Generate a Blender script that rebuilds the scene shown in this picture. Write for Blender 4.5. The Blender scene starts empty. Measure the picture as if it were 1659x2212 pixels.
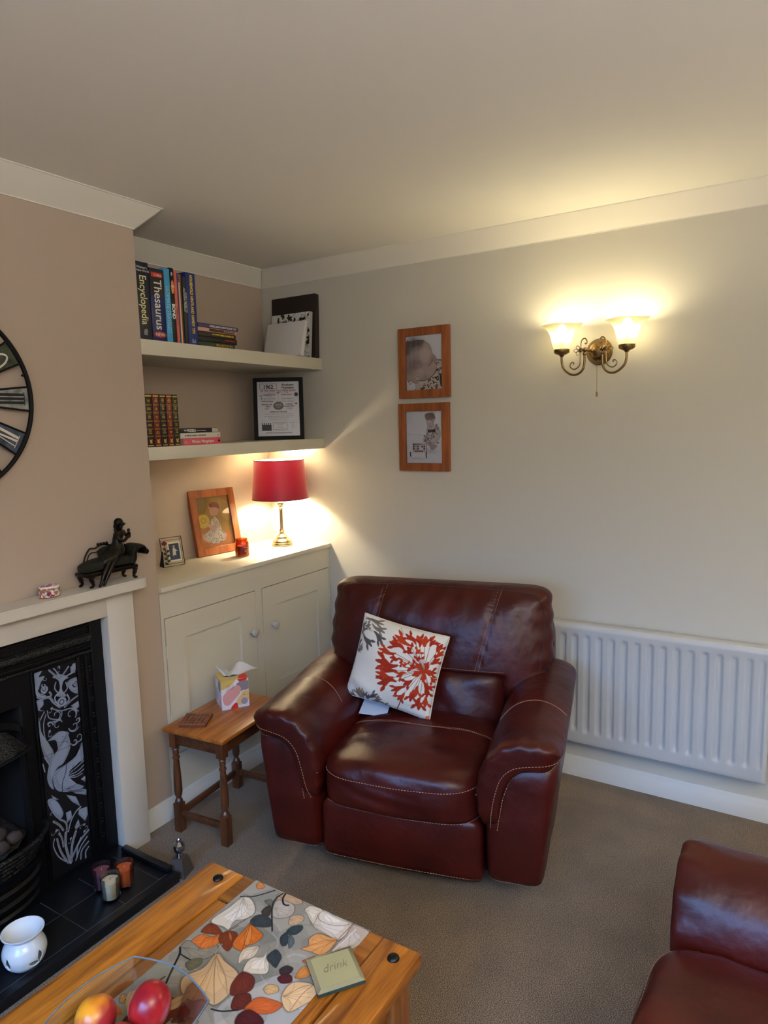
import bpy, bmesh, math, random
import numpy as np
from mathutils import Vector, Matrix, noise
from mathutils.bvhtree import BVHTree
random.seed(7)
COL = bpy.context.scene.collection
PI = math.pi
def lin(c):
    o = []
    for v in c[:3]:
        v = v/255.0
        o.append(v/12.92 if v <= 0.04045 else ((v+0.055)/1.055)**2.4)
    return tuple(o)
# ------------------------------------------------------------------ materials
def mat(name, col=(128,128,128), rough=0.5, metal=0.0, spec=0.5, bump=None, var=None, emit=None, estr=0.0, trans=0.0, ior=1.45, coat=0.0, attr=None, sheen=0.0):
    m = bpy.data.materials.new(name); m.use_nodes = True
    nt = m.node_tree; b = nt.nodes['Principled BSDF']
    b.inputs['Base Color'].default_value = lin(col)+(1,)
    b.inputs['Roughness'].default_value = rough
    b.inputs['Metallic'].default_value = metal
    b.inputs['Specular IOR Level'].default_value = spec
    b.inputs['IOR'].default_value = ior
    b.inputs['Transmission Weight'].default_value = trans
    b.inputs['Coat Weight'].default_value = coat
    b.inputs['Sheen Weight'].default_value = sheen
    if emit: b.inputs['Emission Color'].default_value = lin(emit)+(1,); b.inputs['Emission Strength'].default_value = estr
    tc = None
    def coords():
        nonlocal tc
        if tc is None: tc = nt.nodes.new('ShaderNodeTexCoord')
        return tc.outputs['Object']
    if attr:
        a = nt.nodes.new('ShaderNodeAttribute'); a.attribute_name = attr
        nt.links.new(a.outputs['Color'], b.inputs['Base Color'])
    if var:   # (other colour, scale, detail, low, high)
        n = nt.nodes.new('ShaderNodeTexNoise'); n.inputs['Scale'].default_value = var[1]; n.inputs['Detail'].default_value = var[2]
        nt.links.new(coords(), n.inputs['Vector'])
        r = nt.nodes.new('ShaderNodeValToRGB'); r.color_ramp.elements[0].position = var[3]; r.color_ramp.elements[1].position = var[4]
        r.color_ramp.elements[0].color = lin(col)+(1,); r.color_ramp.elements[1].color = lin(var[0])+(1,)
        nt.links.new(n.outputs['Fac'], r.inputs['Fac']); nt.links.new(r.outputs['Color'], b.inputs['Base Color'])
    if bump:  # list of (scale, strength, distance, kind)
        prev = None
        for sc, st, di, kind in bump:
            if kind == 'v':
                n = nt.nodes.new('ShaderNodeTexVoronoi'); n.inputs['Scale'].default_value = sc; out = n.outputs['Distance']
            else:
                n = nt.nodes.new('ShaderNodeTexNoise'); n.inputs['Scale'].default_value = sc; n.inputs['Detail'].default_value = 3; out = n.outputs['Fac']
            nt.links.new(coords(), n.inputs['Vector'])
            bp = nt.nodes.new('ShaderNodeBump'); bp.inputs['Strength'].default_value = st; bp.inputs['Distance'].default_value = di
            nt.links.new(out, bp.inputs['Height'])
            if prev: nt.links.new(prev.outputs['Normal'], bp.inputs['Normal'])
            prev = bp
        nt.links.new(prev.outputs['Normal'], b.inputs['Normal'])
    return m
def wood(name, c1, c2, rough=0.4, axis='x', scale=1.0, coat=0.0):
    m = mat(name, c1, rough, coat=coat); nt = m.node_tree; b = nt.nodes['Principled BSDF']
    tc = nt.nodes.new('ShaderNodeTexCoord'); mp = nt.nodes.new('ShaderNodeMapping')
    s = {'x': (1.2, 14, 14), 'y': (14, 1.2, 14), 'z': (14, 14, 1.2)}[axis]
    mp.inputs['Scale'].default_value = tuple(v*scale for v in s)
    nt.links.new(tc.outputs['Object'], mp.inputs['Vector'])
    n = nt.nodes.new('ShaderNodeTexNoise'); n.inputs['Scale'].default_value = 1.6; n.inputs['Detail'].default_value = 5; n.inputs['Distortion'].default_value = 1.2
    nt.links.new(mp.outputs['Vector'], n.inputs['Vector'])
    n2 = nt.nodes.new('ShaderNodeTexNoise'); n2.inputs['Scale'].default_value = 14; n2.inputs['Detail'].default_value = 4
    nt.links.new(mp.outputs['Vector'], n2.inputs['Vector'])
    mx = nt.nodes.new('ShaderNodeMath'); mx.operation = 'MULTIPLY_ADD'; mx.inputs[1].default_value = 0.3
    nt.links.new(n2.outputs['Fac'], mx.inputs[0]); nt.links.new(n.outputs['Fac'], mx.inputs[2])
    r = nt.nodes.new('ShaderNodeValToRGB'); e = r.color_ramp.elements
    e[0].position = 0.45; e[1].position = 0.82; e[0].color = lin(c2)+(1,); e[1].color = lin(c1)+(1,)
    nt.links.new(mx.outputs[0], r.inputs['Fac']); nt.links.new(r.outputs['Color'], b.inputs['Base Color'])
    bp = nt.nodes.new('ShaderNodeBump'); bp.inputs['Strength'].default_value = 0.12; bp.inputs['Distance'].default_value = 0.002
    nt.links.new(mx.outputs[0], bp.inputs['Height']); nt.links.new(bp.outputs['Normal'], b.inputs['Normal'])
    return m
def glass(name, tint=(255,255,255), refl=0.10, rough=0.02):
    # thin clear glass: mostly transparent, with a fresnel reflection
    m = bpy.data.materials.new(name); m.use_nodes = True; nt = m.node_tree; nt.nodes.clear()
    o = nt.nodes.new('ShaderNodeOutputMaterial'); mx = nt.nodes.new('ShaderNodeMixShader')
    t = nt.nodes.new('ShaderNodeBsdfTransparent'); t.inputs['Color'].default_value = lin(tint)+(1,)
    g = nt.nodes.new('ShaderNodeBsdfGlossy'); g.inputs['Roughness'].default_value = rough
    lw = nt.nodes.new('ShaderNodeLayerWeight'); lw.inputs['Blend'].default_value = 0.25
    ad = nt.nodes.new('ShaderNodeMath'); ad.operation = 'MULTIPLY_ADD'; ad.inputs[1].default_value = 0.75; ad.inputs[2].default_value = refl*0.4; ad.use_clamp = True
    nt.links.new(lw.outputs['Fresnel'], ad.inputs[0])
    nt.links.new(ad.outputs[0], mx.inputs[0]); nt.links.new(t.outputs[0], mx.inputs[1]); nt.links.new(g.outputs[0], mx.inputs[2])
    nt.links.new(mx.outputs[0], o.inputs['Surface'])
    return m
def translucent(name, outer, trans, mixf=0.5, clear=0.0, rough=0.6):
    m = bpy.data.materials.new(name); m.use_nodes = True; nt = m.node_tree; b = nt.nodes['Principled BSDF']
    b.inputs['Base Color'].default_value = lin(outer)+(1,); b.inputs['Roughness'].default_value = rough
    o = nt.nodes['Material Output']; mx = nt.nodes.new('ShaderNodeMixShader'); mx.inputs[0].default_value = mixf
    t = nt.nodes.new('ShaderNodeBsdfTranslucent'); t.inputs['Color'].default_value = lin(trans)+(1,)
    nt.links.new(b.outputs[0], mx.inputs[1]); nt.links.new(t.outputs[0], mx.inputs[2]); last = mx
    if clear:
        m2 = nt.nodes.new('ShaderNodeMixShader'); m2.inputs[0].default_value = clear
        tr = nt.nodes.new('ShaderNodeBsdfTransparent'); nt.links.new(mx.outputs[0], m2.inputs[1]); nt.links.new(tr.outputs[0], m2.inputs[2]); last = m2
    nt.links.new(last.outputs[0], o.inputs['Surface'])
    return m
# ------------------------------------------------------------------ objects
def tag(o, label=None, cat=None, group=None, kind=None):
    if label: o['label'] = label
    if cat: o['category'] = cat
    if group: o['group'] = group
    if kind: o['kind'] = kind
    return o
def thing(name, label, cat, loc=(0,0,0), rz=0.0, group=None, rx=0.0):
    o = bpy.data.objects.new(name, None); COL.objects.link(o)
    o.location = loc; o.rotation_euler = (rx, 0, rz); o.empty_display_size = 0.05
    return tag(o, label, cat, group)
def mesh(name, V, F, m, parent=None, smooth=False, mi=None, sharp=None):
    me = bpy.data.meshes.new(name); me.from_pydata([tuple(v) for v in V], [], F)
    ms = m if isinstance(m, (list, tuple)) else [m]
    for x in ms: me.materials.append(x)
    if mi is not None: me.polygons.foreach_set('material_index', mi)
    if smooth: me.polygons.foreach_set('use_smooth', [True]*len(me.polygons))
    me.update()
    if sharp: me.set_sharp_from_angle(angle=math.radians(sharp))
    o = bpy.data.objects.new(name, me); COL.objects.link(o)
    if parent: o.parent = parent
    return o
class MB:
    def __init__(s): s.V = []; s.F = []; s.M = []; s.m = 0
    def add(s, V, F):
        n = len(s.V); s.V += [tuple(v) for v in V]; s.F += [[i+n for i in f] for f in F]; s.M += [s.m]*len(F)
    def box(s, lo, hi, bev=0.0, T=None, segs=2):
        bm = bmesh.new()
        c = [(a+b)/2 for a, b in zip(lo, hi)]; d = [abs(b-a) for a, b in zip(lo, hi)]
        bmesh.ops.create_cube(bm, size=1.0, matrix=Matrix.Translation(c) @ Matrix.Diagonal((d[0], d[1], d[2], 1)))
        if bev > 0: bmesh.ops.bevel(bm, geom=bm.edges[:], offset=min(bev, min(d)*0.45), segments=segs, profile=0.5, affect='EDGES')
        if T is not None: bmesh.ops.transform(bm, matrix=T, verts=bm.verts[:])
        bm.verts.index_update()
        s.add([v.co[:] for v in bm.verts], [[v.index for v in f.verts] for f in bm.faces]); bm.free()
    def lathe(s, prof, segs=32, c=(0,0,0), T=None, sx=1.0, sy=1.0):
        V = []; F = []; n = len(prof)
        for i in range(segs):
            a = 2*PI*i/segs
            for r, z in prof: V.append(Vector((c[0]+r*sx*math.cos(a), c[1]+r*sy*math.sin(a), c[2]+z)))
        for i in range(segs):
            j = (i+1) % segs
            for k in range(n-1):
                F.append([i*n+k, j*n+k, j*n+k+1, i*n+k+1])
        if prof[0][0] < 1e-6 or prof[-1][0] < 1e-6:
            bm = bmesh.new(); vs = [bm.verts.new(v) for v in V]
            for f in F:
                try: bm.faces.new([vs[q] for q in f])
                except ValueError: pass
            bmesh.ops.remove_doubles(bm, verts=bm.verts[:], dist=1e-6)
            bm.verts.index_update(); V = [v.co.copy() for v in bm.verts]; F = [[v.index for v in f.verts] for f in bm.faces]; bm.free()
        if T is not None: V = [T @ v for v in V]
        s.add(V, F)
    def tube(s, pts, r, segs=8, closed=False, cap=True):
        P = [Vector(p) for p in pts]; n = len(P)
        R = r if isinstance(r, (list, tuple)) else [r]*n
        V = []; F = []; up = None
        for i in range(n):
            if closed: t = (P[(i+1) % n]-P[i-1])
            else: t = P[min(i+1, n-1)]-P[max(i-1, 0)]
            if t.length < 1e-9: t = Vector((0,0,1))
            t.normalize()
            if up is None:
                up = Vector((0,0,1)) if abs(t.z) < 0.9 else Vector((1,0,0))
            up = (up-t*up.dot(t));
            if up.length < 1e-6: up = t.orthogonal()
            up.normalize(); q = t.cross(up)
            for k in range(segs):
                a = 2*PI*k/segs
                V.append(P[i]+up*math.cos(a)*R[i]+q*math.sin(a)*R[i])
        m = n if closed else n-1
        for i in range(m):
            j = (i+1) % n
            for k in range(segs):
                l = (k+1) % segs
                F.append([i*segs+k, i*segs+l, j*segs+l, j*segs+k])
        if cap and not closed:
            F.append(list(range(segs))[::-1]); F.append([(n-1)*segs+k for k in range(segs)])
        s.add(V, F)
    def prism(s, poly, z0, z1, T=None):
        n = len(poly); V = [Vector((x, y, z0)) for x, y in poly]+[Vector((x, y, z1)) for x, y in poly]
        F = [list(range(n))[::-1], [n+i for i in range(n)]]+[[i, (i+1) % n, n+(i+1) % n, n+i] for i in range(n)]
        if T is not None: V = [T @ v for v in V]
        s.add(V, F)
    def ball(s, c, r, segs=12, rings=8):
        rr = r if isinstance(r, (list, tuple)) else (r, r, r)
        prof = [(math.sin(PI*k/rings), -math.cos(PI*k/rings)) for k in range(rings+1)]; prof[0] = (0, -1); prof[-1] = (0, 1)
        s.lathe(prof, segs, T=Matrix.Translation(c) @ Matrix.Diagonal((rr[0], rr[1], rr[2], 1)))
    def build(s, name, m, parent=None, smooth=False, sharp=40):
        ms = m if isinstance(m, (list, tuple)) else [m]
        return mesh(name, s.V, s.F, m, parent, smooth, s.M if len(ms) > 1 else None, sharp if smooth else None)
def box(name, lo, hi, m, parent=None, bev=0.0, T=None):
    b = MB(); b.box(lo, hi, bev, T); return b.build(name, m, parent, smooth=bev > 0)
def smooth_path(pts, n=8, closed=False):
    P = [Vector(p) for p in pts]; N = len(P); out = []
    rng = range(N) if closed else range(N-1)
    for i in rng:
        if closed: a, b, c, d = P[i-1], P[i], P[(i+1) % N], P[(i+2) % N]
        else: a, b, c, d = P[max(i-1, 0)], P[i], P[i+1], P[min(i+2, N-1)]
        for k in range(n):
            t = k/n
            out.append(0.5*((2*b)+(c-a)*t+(2*a-5*b+4*c-d)*t*t+(3*b-a-3*c+d)*t**3))
    if not closed: out.append(P[-1])
    return out
def puffy(name, c, h, k, n, fn, m, parent=None, ks=None):
    """rounded cushion: a cube grid pushed onto a superellipsoid, then bent by fn"""
    idx = {}; V = []; F = []
    def vid(p):
        key = tuple(round(v*n) for v in p)
        if key in idx: return idx[key]
        if ks: s = ((abs(p[0])**ks+abs(p[2])**ks)**(k/ks)+abs(p[1])**k)**(1.0/k)
        else: s = sum(abs(v)**k for v in p)**(1.0/k)
        q = [v/s for v in p]
        w = (c[0]+q[0]*h[0], c[1]+q[1]*h[1], c[2]+q[2]*h[2])
        if fn: w = fn(w[0], w[1], w[2], q)
        idx[key] = len(V); V.append(w); return idx[key]
    g = [-1+2*i/n for i in range(n+1)]
    for ax in range(3):
        for sgn in (-1, 1):
            for i in range(n):
                for j in range(n):
                    def P(a, b):
                        p = [0, 0, 0]; p[ax] = sgn; p[(ax+1) % 3] = a; p[(ax+2) % 3] = b; return p
                    f = [vid(P(g[i], g[j])), vid(P(g[i+1], g[j])), vid(P(g[i+1], g[j+1])), vid(P(g[i], g[j+1]))]
                    F.append(f if sgn > 0 else f[::-1])
    return mesh(name, V, F, m, parent, True)
def bvh_of(objs):
    V = []; F = []
    for o in objs:
        n = len(V); V += [v.co.copy() for v in o.data.vertices]; F += [[i+n for i in p.vertices] for p in o.data.polygons]
    return BVHTree.FromPolygons(V, F)
def snap(bvh, pts, d, back=0.5, off=0.0006):
    d = Vector(d); out = []
    for p in pts:
        p = Vector(p); hit = bvh.ray_cast(p-d*back, d)
        if hit[0] is not None: out.append(hit[0]+hit[1]*off*(1 if hit[1].dot(d) < 0 else -1))
    return out
def dashes(mb, pts, r=0.0011, dash=0.006, gap=0.004):
    if len(pts) < 2: return
    acc = 0.0; on = True; cur = [pts[0]]
    for a, b in zip(pts, pts[1:]):
        L = (b-a).length
        if L > 0.03: cur = [b]; acc = 0; continue
        pos = 0.0
        while L-pos > 1e-9:
            need = (dash if on else gap)-acc; st = min(need, L-pos); pos += st; acc += st; p = a.lerp(b, pos/L)
            if on: cur.append(p)
            if acc >= (dash if on else gap)-1e-9:
                if on and len(cur) > 1: mb.tube(cur, r, 4)
                on = not on; acc = 0; cur = [p]
# ------------------------------------------------------------------ flat pictures and printed patterns
class Cv:
    def __init__(s, W, H, res, bg):
        s.W, s.H = W, H; s.nx = max(2, int(W*res)+1); s.ny = max(2, int(H*res)+1)
        s.X, s.Y = np.meshgrid(np.linspace(0, W, s.nx), np.linspace(0, H, s.ny)); s.A = np.empty((s.ny, s.nx, 3)); s.A[:] = np.array(bg)/255.0
        s.aa = 0.7/res
    def win(s, xs, ys, m):   # the part of the canvas a stroke can touch
        m += 2*s.aa; dx, dy = s.W/(s.nx-1), s.H/(s.ny-1)
        i0, i1 = max(0, int((min(xs)-m)/dx)), min(s.nx, int((max(xs)+m)/dx)+2); j0, j1 = max(0, int((min(ys)-m)/dy)), min(s.ny, int((max(ys)+m)/dy)+2)
        if i1 <= i0 or j1 <= j0: return None
        return (slice(j0, j1), slice(i0, i1))
    def put(s, w, d, c, al=1.0):
        a = np.clip(0.5-d/s.aa, 0, 1)[..., None]*al; s.A[w] = s.A[w]*(1-a)+a*np.array(c)/255.0
    def poly(s, pts, c, al=1.0):
        P = np.array(pts, float); w = s.win(P[:, 0], P[:, 1], 0)
        if w is None: return
        x, y = s.X[w], s.Y[w]; ins = np.zeros(x.shape, bool); d = np.full(x.shape, 1e9)
        for i in range(len(P)):
            x1, y1 = P[i]; x2, y2 = P[(i+1) % len(P)]
            if y1 != y2:
                cc = ((y1 > y) != (y2 > y)) & (x < (x2-x1)*(y-y1)/(y2-y1)+x1); ins ^= cc
            dx, dy = x2-x1, y2-y1; L = dx*dx+dy*dy+1e-12; t = np.clip(((x-x1)*dx+(y-y1)*dy)/L, 0, 1)
            d = np.minimum(d, np.hypot(x-x1-t*dx, y-y1-t*dy))
        s.put(w, np.where(ins, -d, d), c, al)
    def blob(s, pts, c, al=1.0, n=5):
        q = smooth_path([(p[0], p[1], 0) for p in pts], n, True); s.poly([(v.x, v.y) for v in q], c, al)
    def line(s, pts, wd, c, al=1.0, sm=True):
        if sm and len(pts) > 2: pts = [(v.x, v.y) for v in smooth_path([(p[0], p[1], 0) for p in pts], 6)]
        w = s.win([p[0] for p in pts], [p[1] for p in pts], wd)
        if w is None: return
        X, Y = s.X[w], s.Y[w]; d = np.full(X.shape, 1e9)
        for (x1, y1), (x2, y2) in zip(pts, pts[1:]):
            dx, dy = x2-x1, y2-y1; L = dx*dx+dy*dy+1e-12; t = np.clip(((X-x1)*dx+(Y-y1)*dy)/L, 0, 1)
            d = np.minimum(d, np.hypot(X-x1-t*dx, Y-y1-t*dy))
        s.put(w, d-wd/2, c, al)
    def disc(s, p, r, c, al=1.0, ry=None):
        ry = ry or r; w = s.win([p[0]], [p[1]], max(r, ry))
        if w is not None: s.put(w, (np.hypot((s.X[w]-p[0])/r, (s.Y[w]-p[1])/ry)-1)*min(r, ry), c, al)
    def soft(s, p, r, c, al=0.6, ry=None):   # feathered patch, for tones inside a printed photograph
        ry = ry or r; w = s.win([p[0]], [p[1]], 2.2*max(r, ry))
        if w is None: return
        a = (al*np.exp(-(((s.X[w]-p[0])/r)**2+((s.Y[w]-p[1])/ry)**2)))[..., None]; s.A[w] = s.A[w]*(1-a)+a*np.array(c)/255.0
    def ring(s, p, r, wd, c):
        w = s.win([p[0]], [p[1]], r+wd)
        if w is not None: s.put(w, np.abs(np.hypot(s.X[w]-p[0], s.Y[w]-p[1])-r)-wd/2, c)
    def noise(s, amp, sc=40):
        rng = np.random.RandomState(3)
        for f, a in ((sc, amp), (sc*2.3, amp*0.6)):
            ph = rng.rand(4)*9
            s.A *= (1+a*(np.sin(s.X*f+ph[0]+3*np.sin(s.Y*f*0.6+ph[1]))*np.sin(s.Y*f*0.8+ph[2]+2*np.sin(s.X*f*0.5+ph[3]))))[..., None]
    def obj(s, name, fn, m, parent=None, extra=None, smooth=False, thick=None):
        """grid mesh whose point colours hold the print; fn(x, y) -> position"""
        V = [fn(float(x), float(y)) for x, y in zip(s.X.ravel(), s.Y.ravel())]; nx, ny = s.nx, s.ny
        F = [[j*nx+i, j*nx+i+1, (j+1)*nx+i+1, (j+1)*nx+i] for j in range(ny-1) for i in range(nx-1)]
        C = np.ones((nx*ny, 4)); a = np.clip(s.A.reshape(-1, 3), 0, 1); C[:, :3] = np.where(a <= 0.04045, a/12.92, ((a+0.055)/1.055)**2.4)
        if extra:
            n = len(V); V += extra[0]; F += [[i+n for i in f] for f in extra[1]]; e = np.ones((len(extra[0]), 4)); e[:, :3] = lin(extra[2]); C = np.vstack([C, e])
        o = mesh(name, V, F, m, parent, smooth)
        ca = o.data.color_attributes.new('Col', 'FLOAT_COLOR', 'POINT'); ca.data.foreach_set('color', C.ravel().astype(np.float32))
        return o
def text(name, body, size, m, parent, M, sx=1.0, align='LEFT', bold=0.0, ext=0.0002, shear=0.0):
    cu = bpy.data.curves.new(name, 'FONT'); cu.body = body; cu.size = size; cu.align_x = align; cu.extrude = ext; cu.offset = bold; cu.shear = shear; cu.resolution_u = 3
    o = bpy.data.objects.new(name, cu); COL.objects.link(o)
    dg = bpy.context.evaluated_depsgraph_get(); me = bpy.data.meshes.new_from_object(o.evaluated_get(dg))
    bpy.data.objects.remove(o); me.transform(M @ Matrix.Diagonal((sx, 1, 1, 1)))
    me.materials.clear(); me.materials.append(m); me.name = name
    r = bpy.data.objects.new(name, me); COL.objects.link(r); r.parent = parent
    return r
def frame_axes(o, x, y):
    x = Vector(x).normalized(); y = Vector(y).normalized(); z = x.cross(y)
    return Matrix(((x.x, y.x, z.x, o[0]), (x.y, y.y, z.y, o[1]), (x.z, y.z, z.z, o[2]), (0, 0, 0, 1)))
FRONT = lambda x, y, z: frame_axes((x, y, z), (1,0,0), (0,0,1))   # text facing -y
LAMP_E, SCONCE_E, WIN_P, FAR_P, ROOM_P, EXPOSURE, SPREAD, TILT = 360.0, 68.0, 25.0, 9.0, 54.0, 1.18, 85.0, 47.0
# ------------------------------------------------------------------ palette
D = -0.3906; H = 2.4
wallp = mat('cream wall paint', (200,195,182), 0.85, bump=[(90,0.06,0.002,'n')])
taupe = mat('taupe wall paint', (184,166,150), 0.85, bump=[(120,0.06,0.002,'n')])
ceilp = mat('ceiling paint', (240,236,228), 0.9, bump=[(60,0.05,0.003,'n')])
covp = mat('coving paint', (226,220,208), 0.8)
gloss = mat('white gloss trim', (215,213,206), 0.4)
cream = mat('cream cabinet paint', (208,201,182), 0.45, bump=[(60,0.03,0.001,'n')])
cream2 = mat('cream mantel paint', (208,200,188), 0.5)
carpet = mat('carpet', (60,54,50), 0.95, spec=0.1, sheen=0.3)
nt = carpet.node_tree; tcn = nt.nodes.new('ShaderNodeTexCoord')
n1 = nt.nodes.new('ShaderNodeTexNoise'); n1.inputs['Scale'].default_value = 430; n1.inputs['Detail'].default_value = 2
n2 = nt.nodes.new('ShaderNodeTexNoise'); n2.inputs['Scale'].default_value = 7; n2.inputs['Detail'].default_value = 3
for n in (n1, n2): nt.links.new(tcn.outputs['Object'], n.inputs['Vector'])
r1 = nt.nodes.new('ShaderNodeValToRGB'); r1.color_ramp.elements[0].position = 0.40; r1.color_ramp.elements[1].position = 0.70
r1.color_ramp.elements[0].color = lin((28,22,16))+(1,); r1.color_ramp.elements[1].color = lin((190,156,114))+(1,)
nt.links.new(n1.outputs['Fac'], r1.inputs['Fac'])
mx = nt.nodes.new('ShaderNodeMix'); mx.data_type = 'RGBA'; mx.blend_type = 'MULTIPLY'; mx.inputs['Factor'].default_value = 0.5
r2 = nt.nodes.new('ShaderNodeValToRGB'); r2.color_ramp.elements[0].position = 0.35; r2.color_ramp.elements[0].color = (0.6,0.6,0.6,1); r2.color_ramp.elements[1].position = 0.65
nt.links.new(n2.outputs['Fac'], r2.inputs['Fac']); nt.links.new(r1.outputs['Color'], mx.inputs['A']); nt.links.new(r2.outputs['Color'], mx.inputs['B'])
nt.links.new(mx.outputs['Result'], nt.nodes['Principled BSDF'].inputs['Base Color'])
bpn = nt.nodes.new('ShaderNodeBump'); bpn.inputs['Strength'].default_value = 0.9; bpn.inputs['Distance'].default_value = 0.003
nt.links.new(n1.outputs['Fac'], bpn.inputs['Height']); nt.links.new(bpn.outputs['Normal'], nt.nodes['Principled BSDF'].inputs['Normal'])
leather = mat('oxblood leather', (72,19,12), 0.36, spec=0.38, coat=0.03, bump=[(9,0.45,0.016,'n'), (38,0.22,0.004,'n'), (420,0.07,0.001,'v')], var=((52,13,9),5,3,0.35,0.7))
leather.node_tree.nodes['Principled BSDF'].inputs['Coat Roughness'].default_value = 0.30
stitch = mat('tan thread', (176,128,96), 0.8)
piping = mat('dark leather seam', (46,14,12), 0.55)
pine = wood('waxed pine', (192,118,34), (110,54,10), 0.42, 'x', 1.0, 0.15)
pine_y = wood('waxed pine cross grain', (164,100,36), (100,54,16), 0.42, 'y', 1.0, 0.15)
pine_z = wood('waxed pine leg', (150,94,46), (96,56,26), 0.42, 'z', 1.0, 0.1)
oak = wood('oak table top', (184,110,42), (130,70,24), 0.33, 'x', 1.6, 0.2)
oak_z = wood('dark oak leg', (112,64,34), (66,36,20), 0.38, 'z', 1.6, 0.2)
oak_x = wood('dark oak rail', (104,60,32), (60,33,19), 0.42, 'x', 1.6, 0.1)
framew = wood('cherry frame', (160,92,50), (118,62,32), 0.4, 'z', 1.2)
framew2 = wood('cherry frame lit edge', (176,104,56), (140,78,40), 0.4, 'z', 1.2)
brass = mat('antique brass', (142,116,76), 0.32, 1.0, bump=[(300,0.05,0.001,'n')])
brassd = mat('dark brass', (96,66,40), 0.3, 1.0)
nickel = mat('brushed nickel', (176,160,128), 0.27, 1.0)
chrome = mat('polished metal', (190,188,190), 0.15, 1.0)
blackm = mat('black painted metal', (14,14,14), 0.6, spec=0.25)
castiron = mat('black cast iron', (8,8,10), 0.42, 0.0, spec=0.35, bump=[(160,0.35,0.003,'n')])
relief = mat('ornate cast iron', (10,9,8), 0.30, 0.0, spec=0.6, bump=[(150,0.9,0.006,'n'), (420,0.6,0.002,'n')])
hearthm = mat('black slate hearth', (16,17,20), 0.32, spec=0.5, bump=[(40,0.08,0.002,'n')])
soot = mat('soot', (9,9,11), 0.9)
printm = mat('printed surface', (255,255,255), 0.55, attr='Col')
printg = mat('glazed printed tile', (255,255,255), 0.35, attr='Col')
fabricp = mat('printed cotton', (255,255,255), 0.9, spec=0.2, attr='Col', bump=[(14,0.35,0.01,'n'), (700,0.15,0.0006,'n')])
clearg = glass('clear glass', refl=0.08)
white = mat('white card', (228,226,224), 0.6)
paper = mat('book pages', (206,196,170), 0.9)
ink = mat('black ink', (18,18,20), 0.7)
radp = mat('radiator enamel', (188,188,186), 0.38)
S = lambda o, k='structure': tag(o, kind=k)
# ------------------------------------------------------------------ room shell
XL, YF = -4.35, -4.7
S(box('floor', (XL-0.1, YF-0.1, -0.06), (0.1, 0.1, 0.0), carpet))
S(box('ceiling', (XL-0.1, YF-0.1, H), (0.1, 0.1, H+0.06), ceilp))
S(box('wall_right', (0.0, YF-0.1, 0.0), (0.1, 0.1, H), wallp))
S(box('wall_back', (XL-0.1, 0.0, 0.0), (0.0, 0.1, H), taupe))
S(box('wall_front', (XL-0.1, YF-0.1, 0.0), (0.0, YF, H), wallp))
b = MB(); w0, w1, wz0, wz1 = -3.3, -1.0, 0.75, 2.05
b.box((XL-0.1, YF, 0), (XL, w0, H)); b.box((XL-0.1, w1, 0), (XL, 0.0, H)); b.box((XL-0.1, w0, 0), (XL, w1, wz0)); b.box((XL-0.1, w0, wz1), (XL, w1, H))
S(b.build('wall_left', wallp))
b = MB()
for y in (w0+0.03, (2*w0+w1)/3, (w0+2*w1)/3, w1-0.03): b.box((XL-0.08, y-0.03, wz0), (XL-0.03, y+0.03, wz1), 0.004)
for z in (wz0+0.03, wz1-0.03): b.box((XL-0.08, w0, z-0.03), (XL-0.03, w1, z+0.03), 0.004)
S(b.build('window_1', gloss))
# chimney breast with its fire opening
b = MB(); cx = -1.89
b.box((-1.132-1.516, D, 0), (cx-0.17, 0, H)); b.box((cx+0.17, D, 0), (-1.132, 0, H)); b.box((cx-0.17, D, 0.78), (cx+0.17, 0, H)); b.box((cx-0.17, -0.06, 0), (cx+0.17, 0, 0.78))
S(b.build('wall_chimney_breast', taupe))
# coving: concave profile swept along the wall line with mitred corners
C = 0.079
prof = [(0.0, H-C), (0.004, H-C), (0.004, H-C+0.004)]+[(0.004+(C-0.006)*(1-math.cos(a)), H-C+0.004+(C-0.008)*math.sin(a)) for a in [k*PI/2/10 for k in range(1, 11)]]+[(C, H-0.004), (C, H)]
path = [(XL, YF), (XL, 0.0), (-2.648, 0.0), (-2.648, D), (-1.132, D), (-1.132, 0.0), (0.0, 0.0), (0.0, YF)]
def run_norm(a, b2):  # room side normal (right of travel direction)
    d = Vector((b2[0]-a[0], b2[1]-a[1], 0)).normalized(); return Vector((d.y, -d.x, 0))
def sweep_runs(path, prof, name_fn, m, closed=True):
    N = len(path)
    for i in range(N if closed else N-1):
        a, b2 = path[i], path[(i+1) % N]; n = run_norm(a, b2)
        if closed or i > 0: n0 = run_norm(path[i-1], a)
        else: n0 = n
        if closed or i < N-2: n1 = run_norm(b2, path[(i+2) % N])
        else: n1 = n
        oa = n+n0 if n0 != n else n; ob = n+n1 if n1 != n else n
        V = []; F = []
        for base, off in ((a, oa), (b2, ob)):
            for o_, z in prof: V.append((base[0]+off.x*o_, base[1]+off.y*o_, z))
        k = len(prof)
        for j in range(k-1): F.append([j, k+j, k+j+1, j+1])
        F.append([0, k-1, 2*k-1, k])     # closing side against wall and ceiling
        F.append(list(range(k))[::-1]); F.append(list(range(k, 2*k)))
        S(mesh(name_fn(i), V, F, m, None, True, None, 35))
sweep_runs(path, prof, lambda i: 'trim_%d' % (i+1), covp)
# skirting board
hb = 0.09
bp_ = [(0.0, hb), (0.006, hb), (0.010, hb-0.012), (0.012, hb-0.028), (0.015, hb-0.034), (0.015, 0.0), (0.0, 0.0)]
sweep_runs([(-1.297, D-0.004), (-0.001, D-0.004)], bp_, lambda i: 'baseboard_back', gloss, False)
sweep_runs([(0.0, D-0.02), (0.0, YF)], bp_, lambda i: 'baseboard_right', gloss, False)
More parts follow.
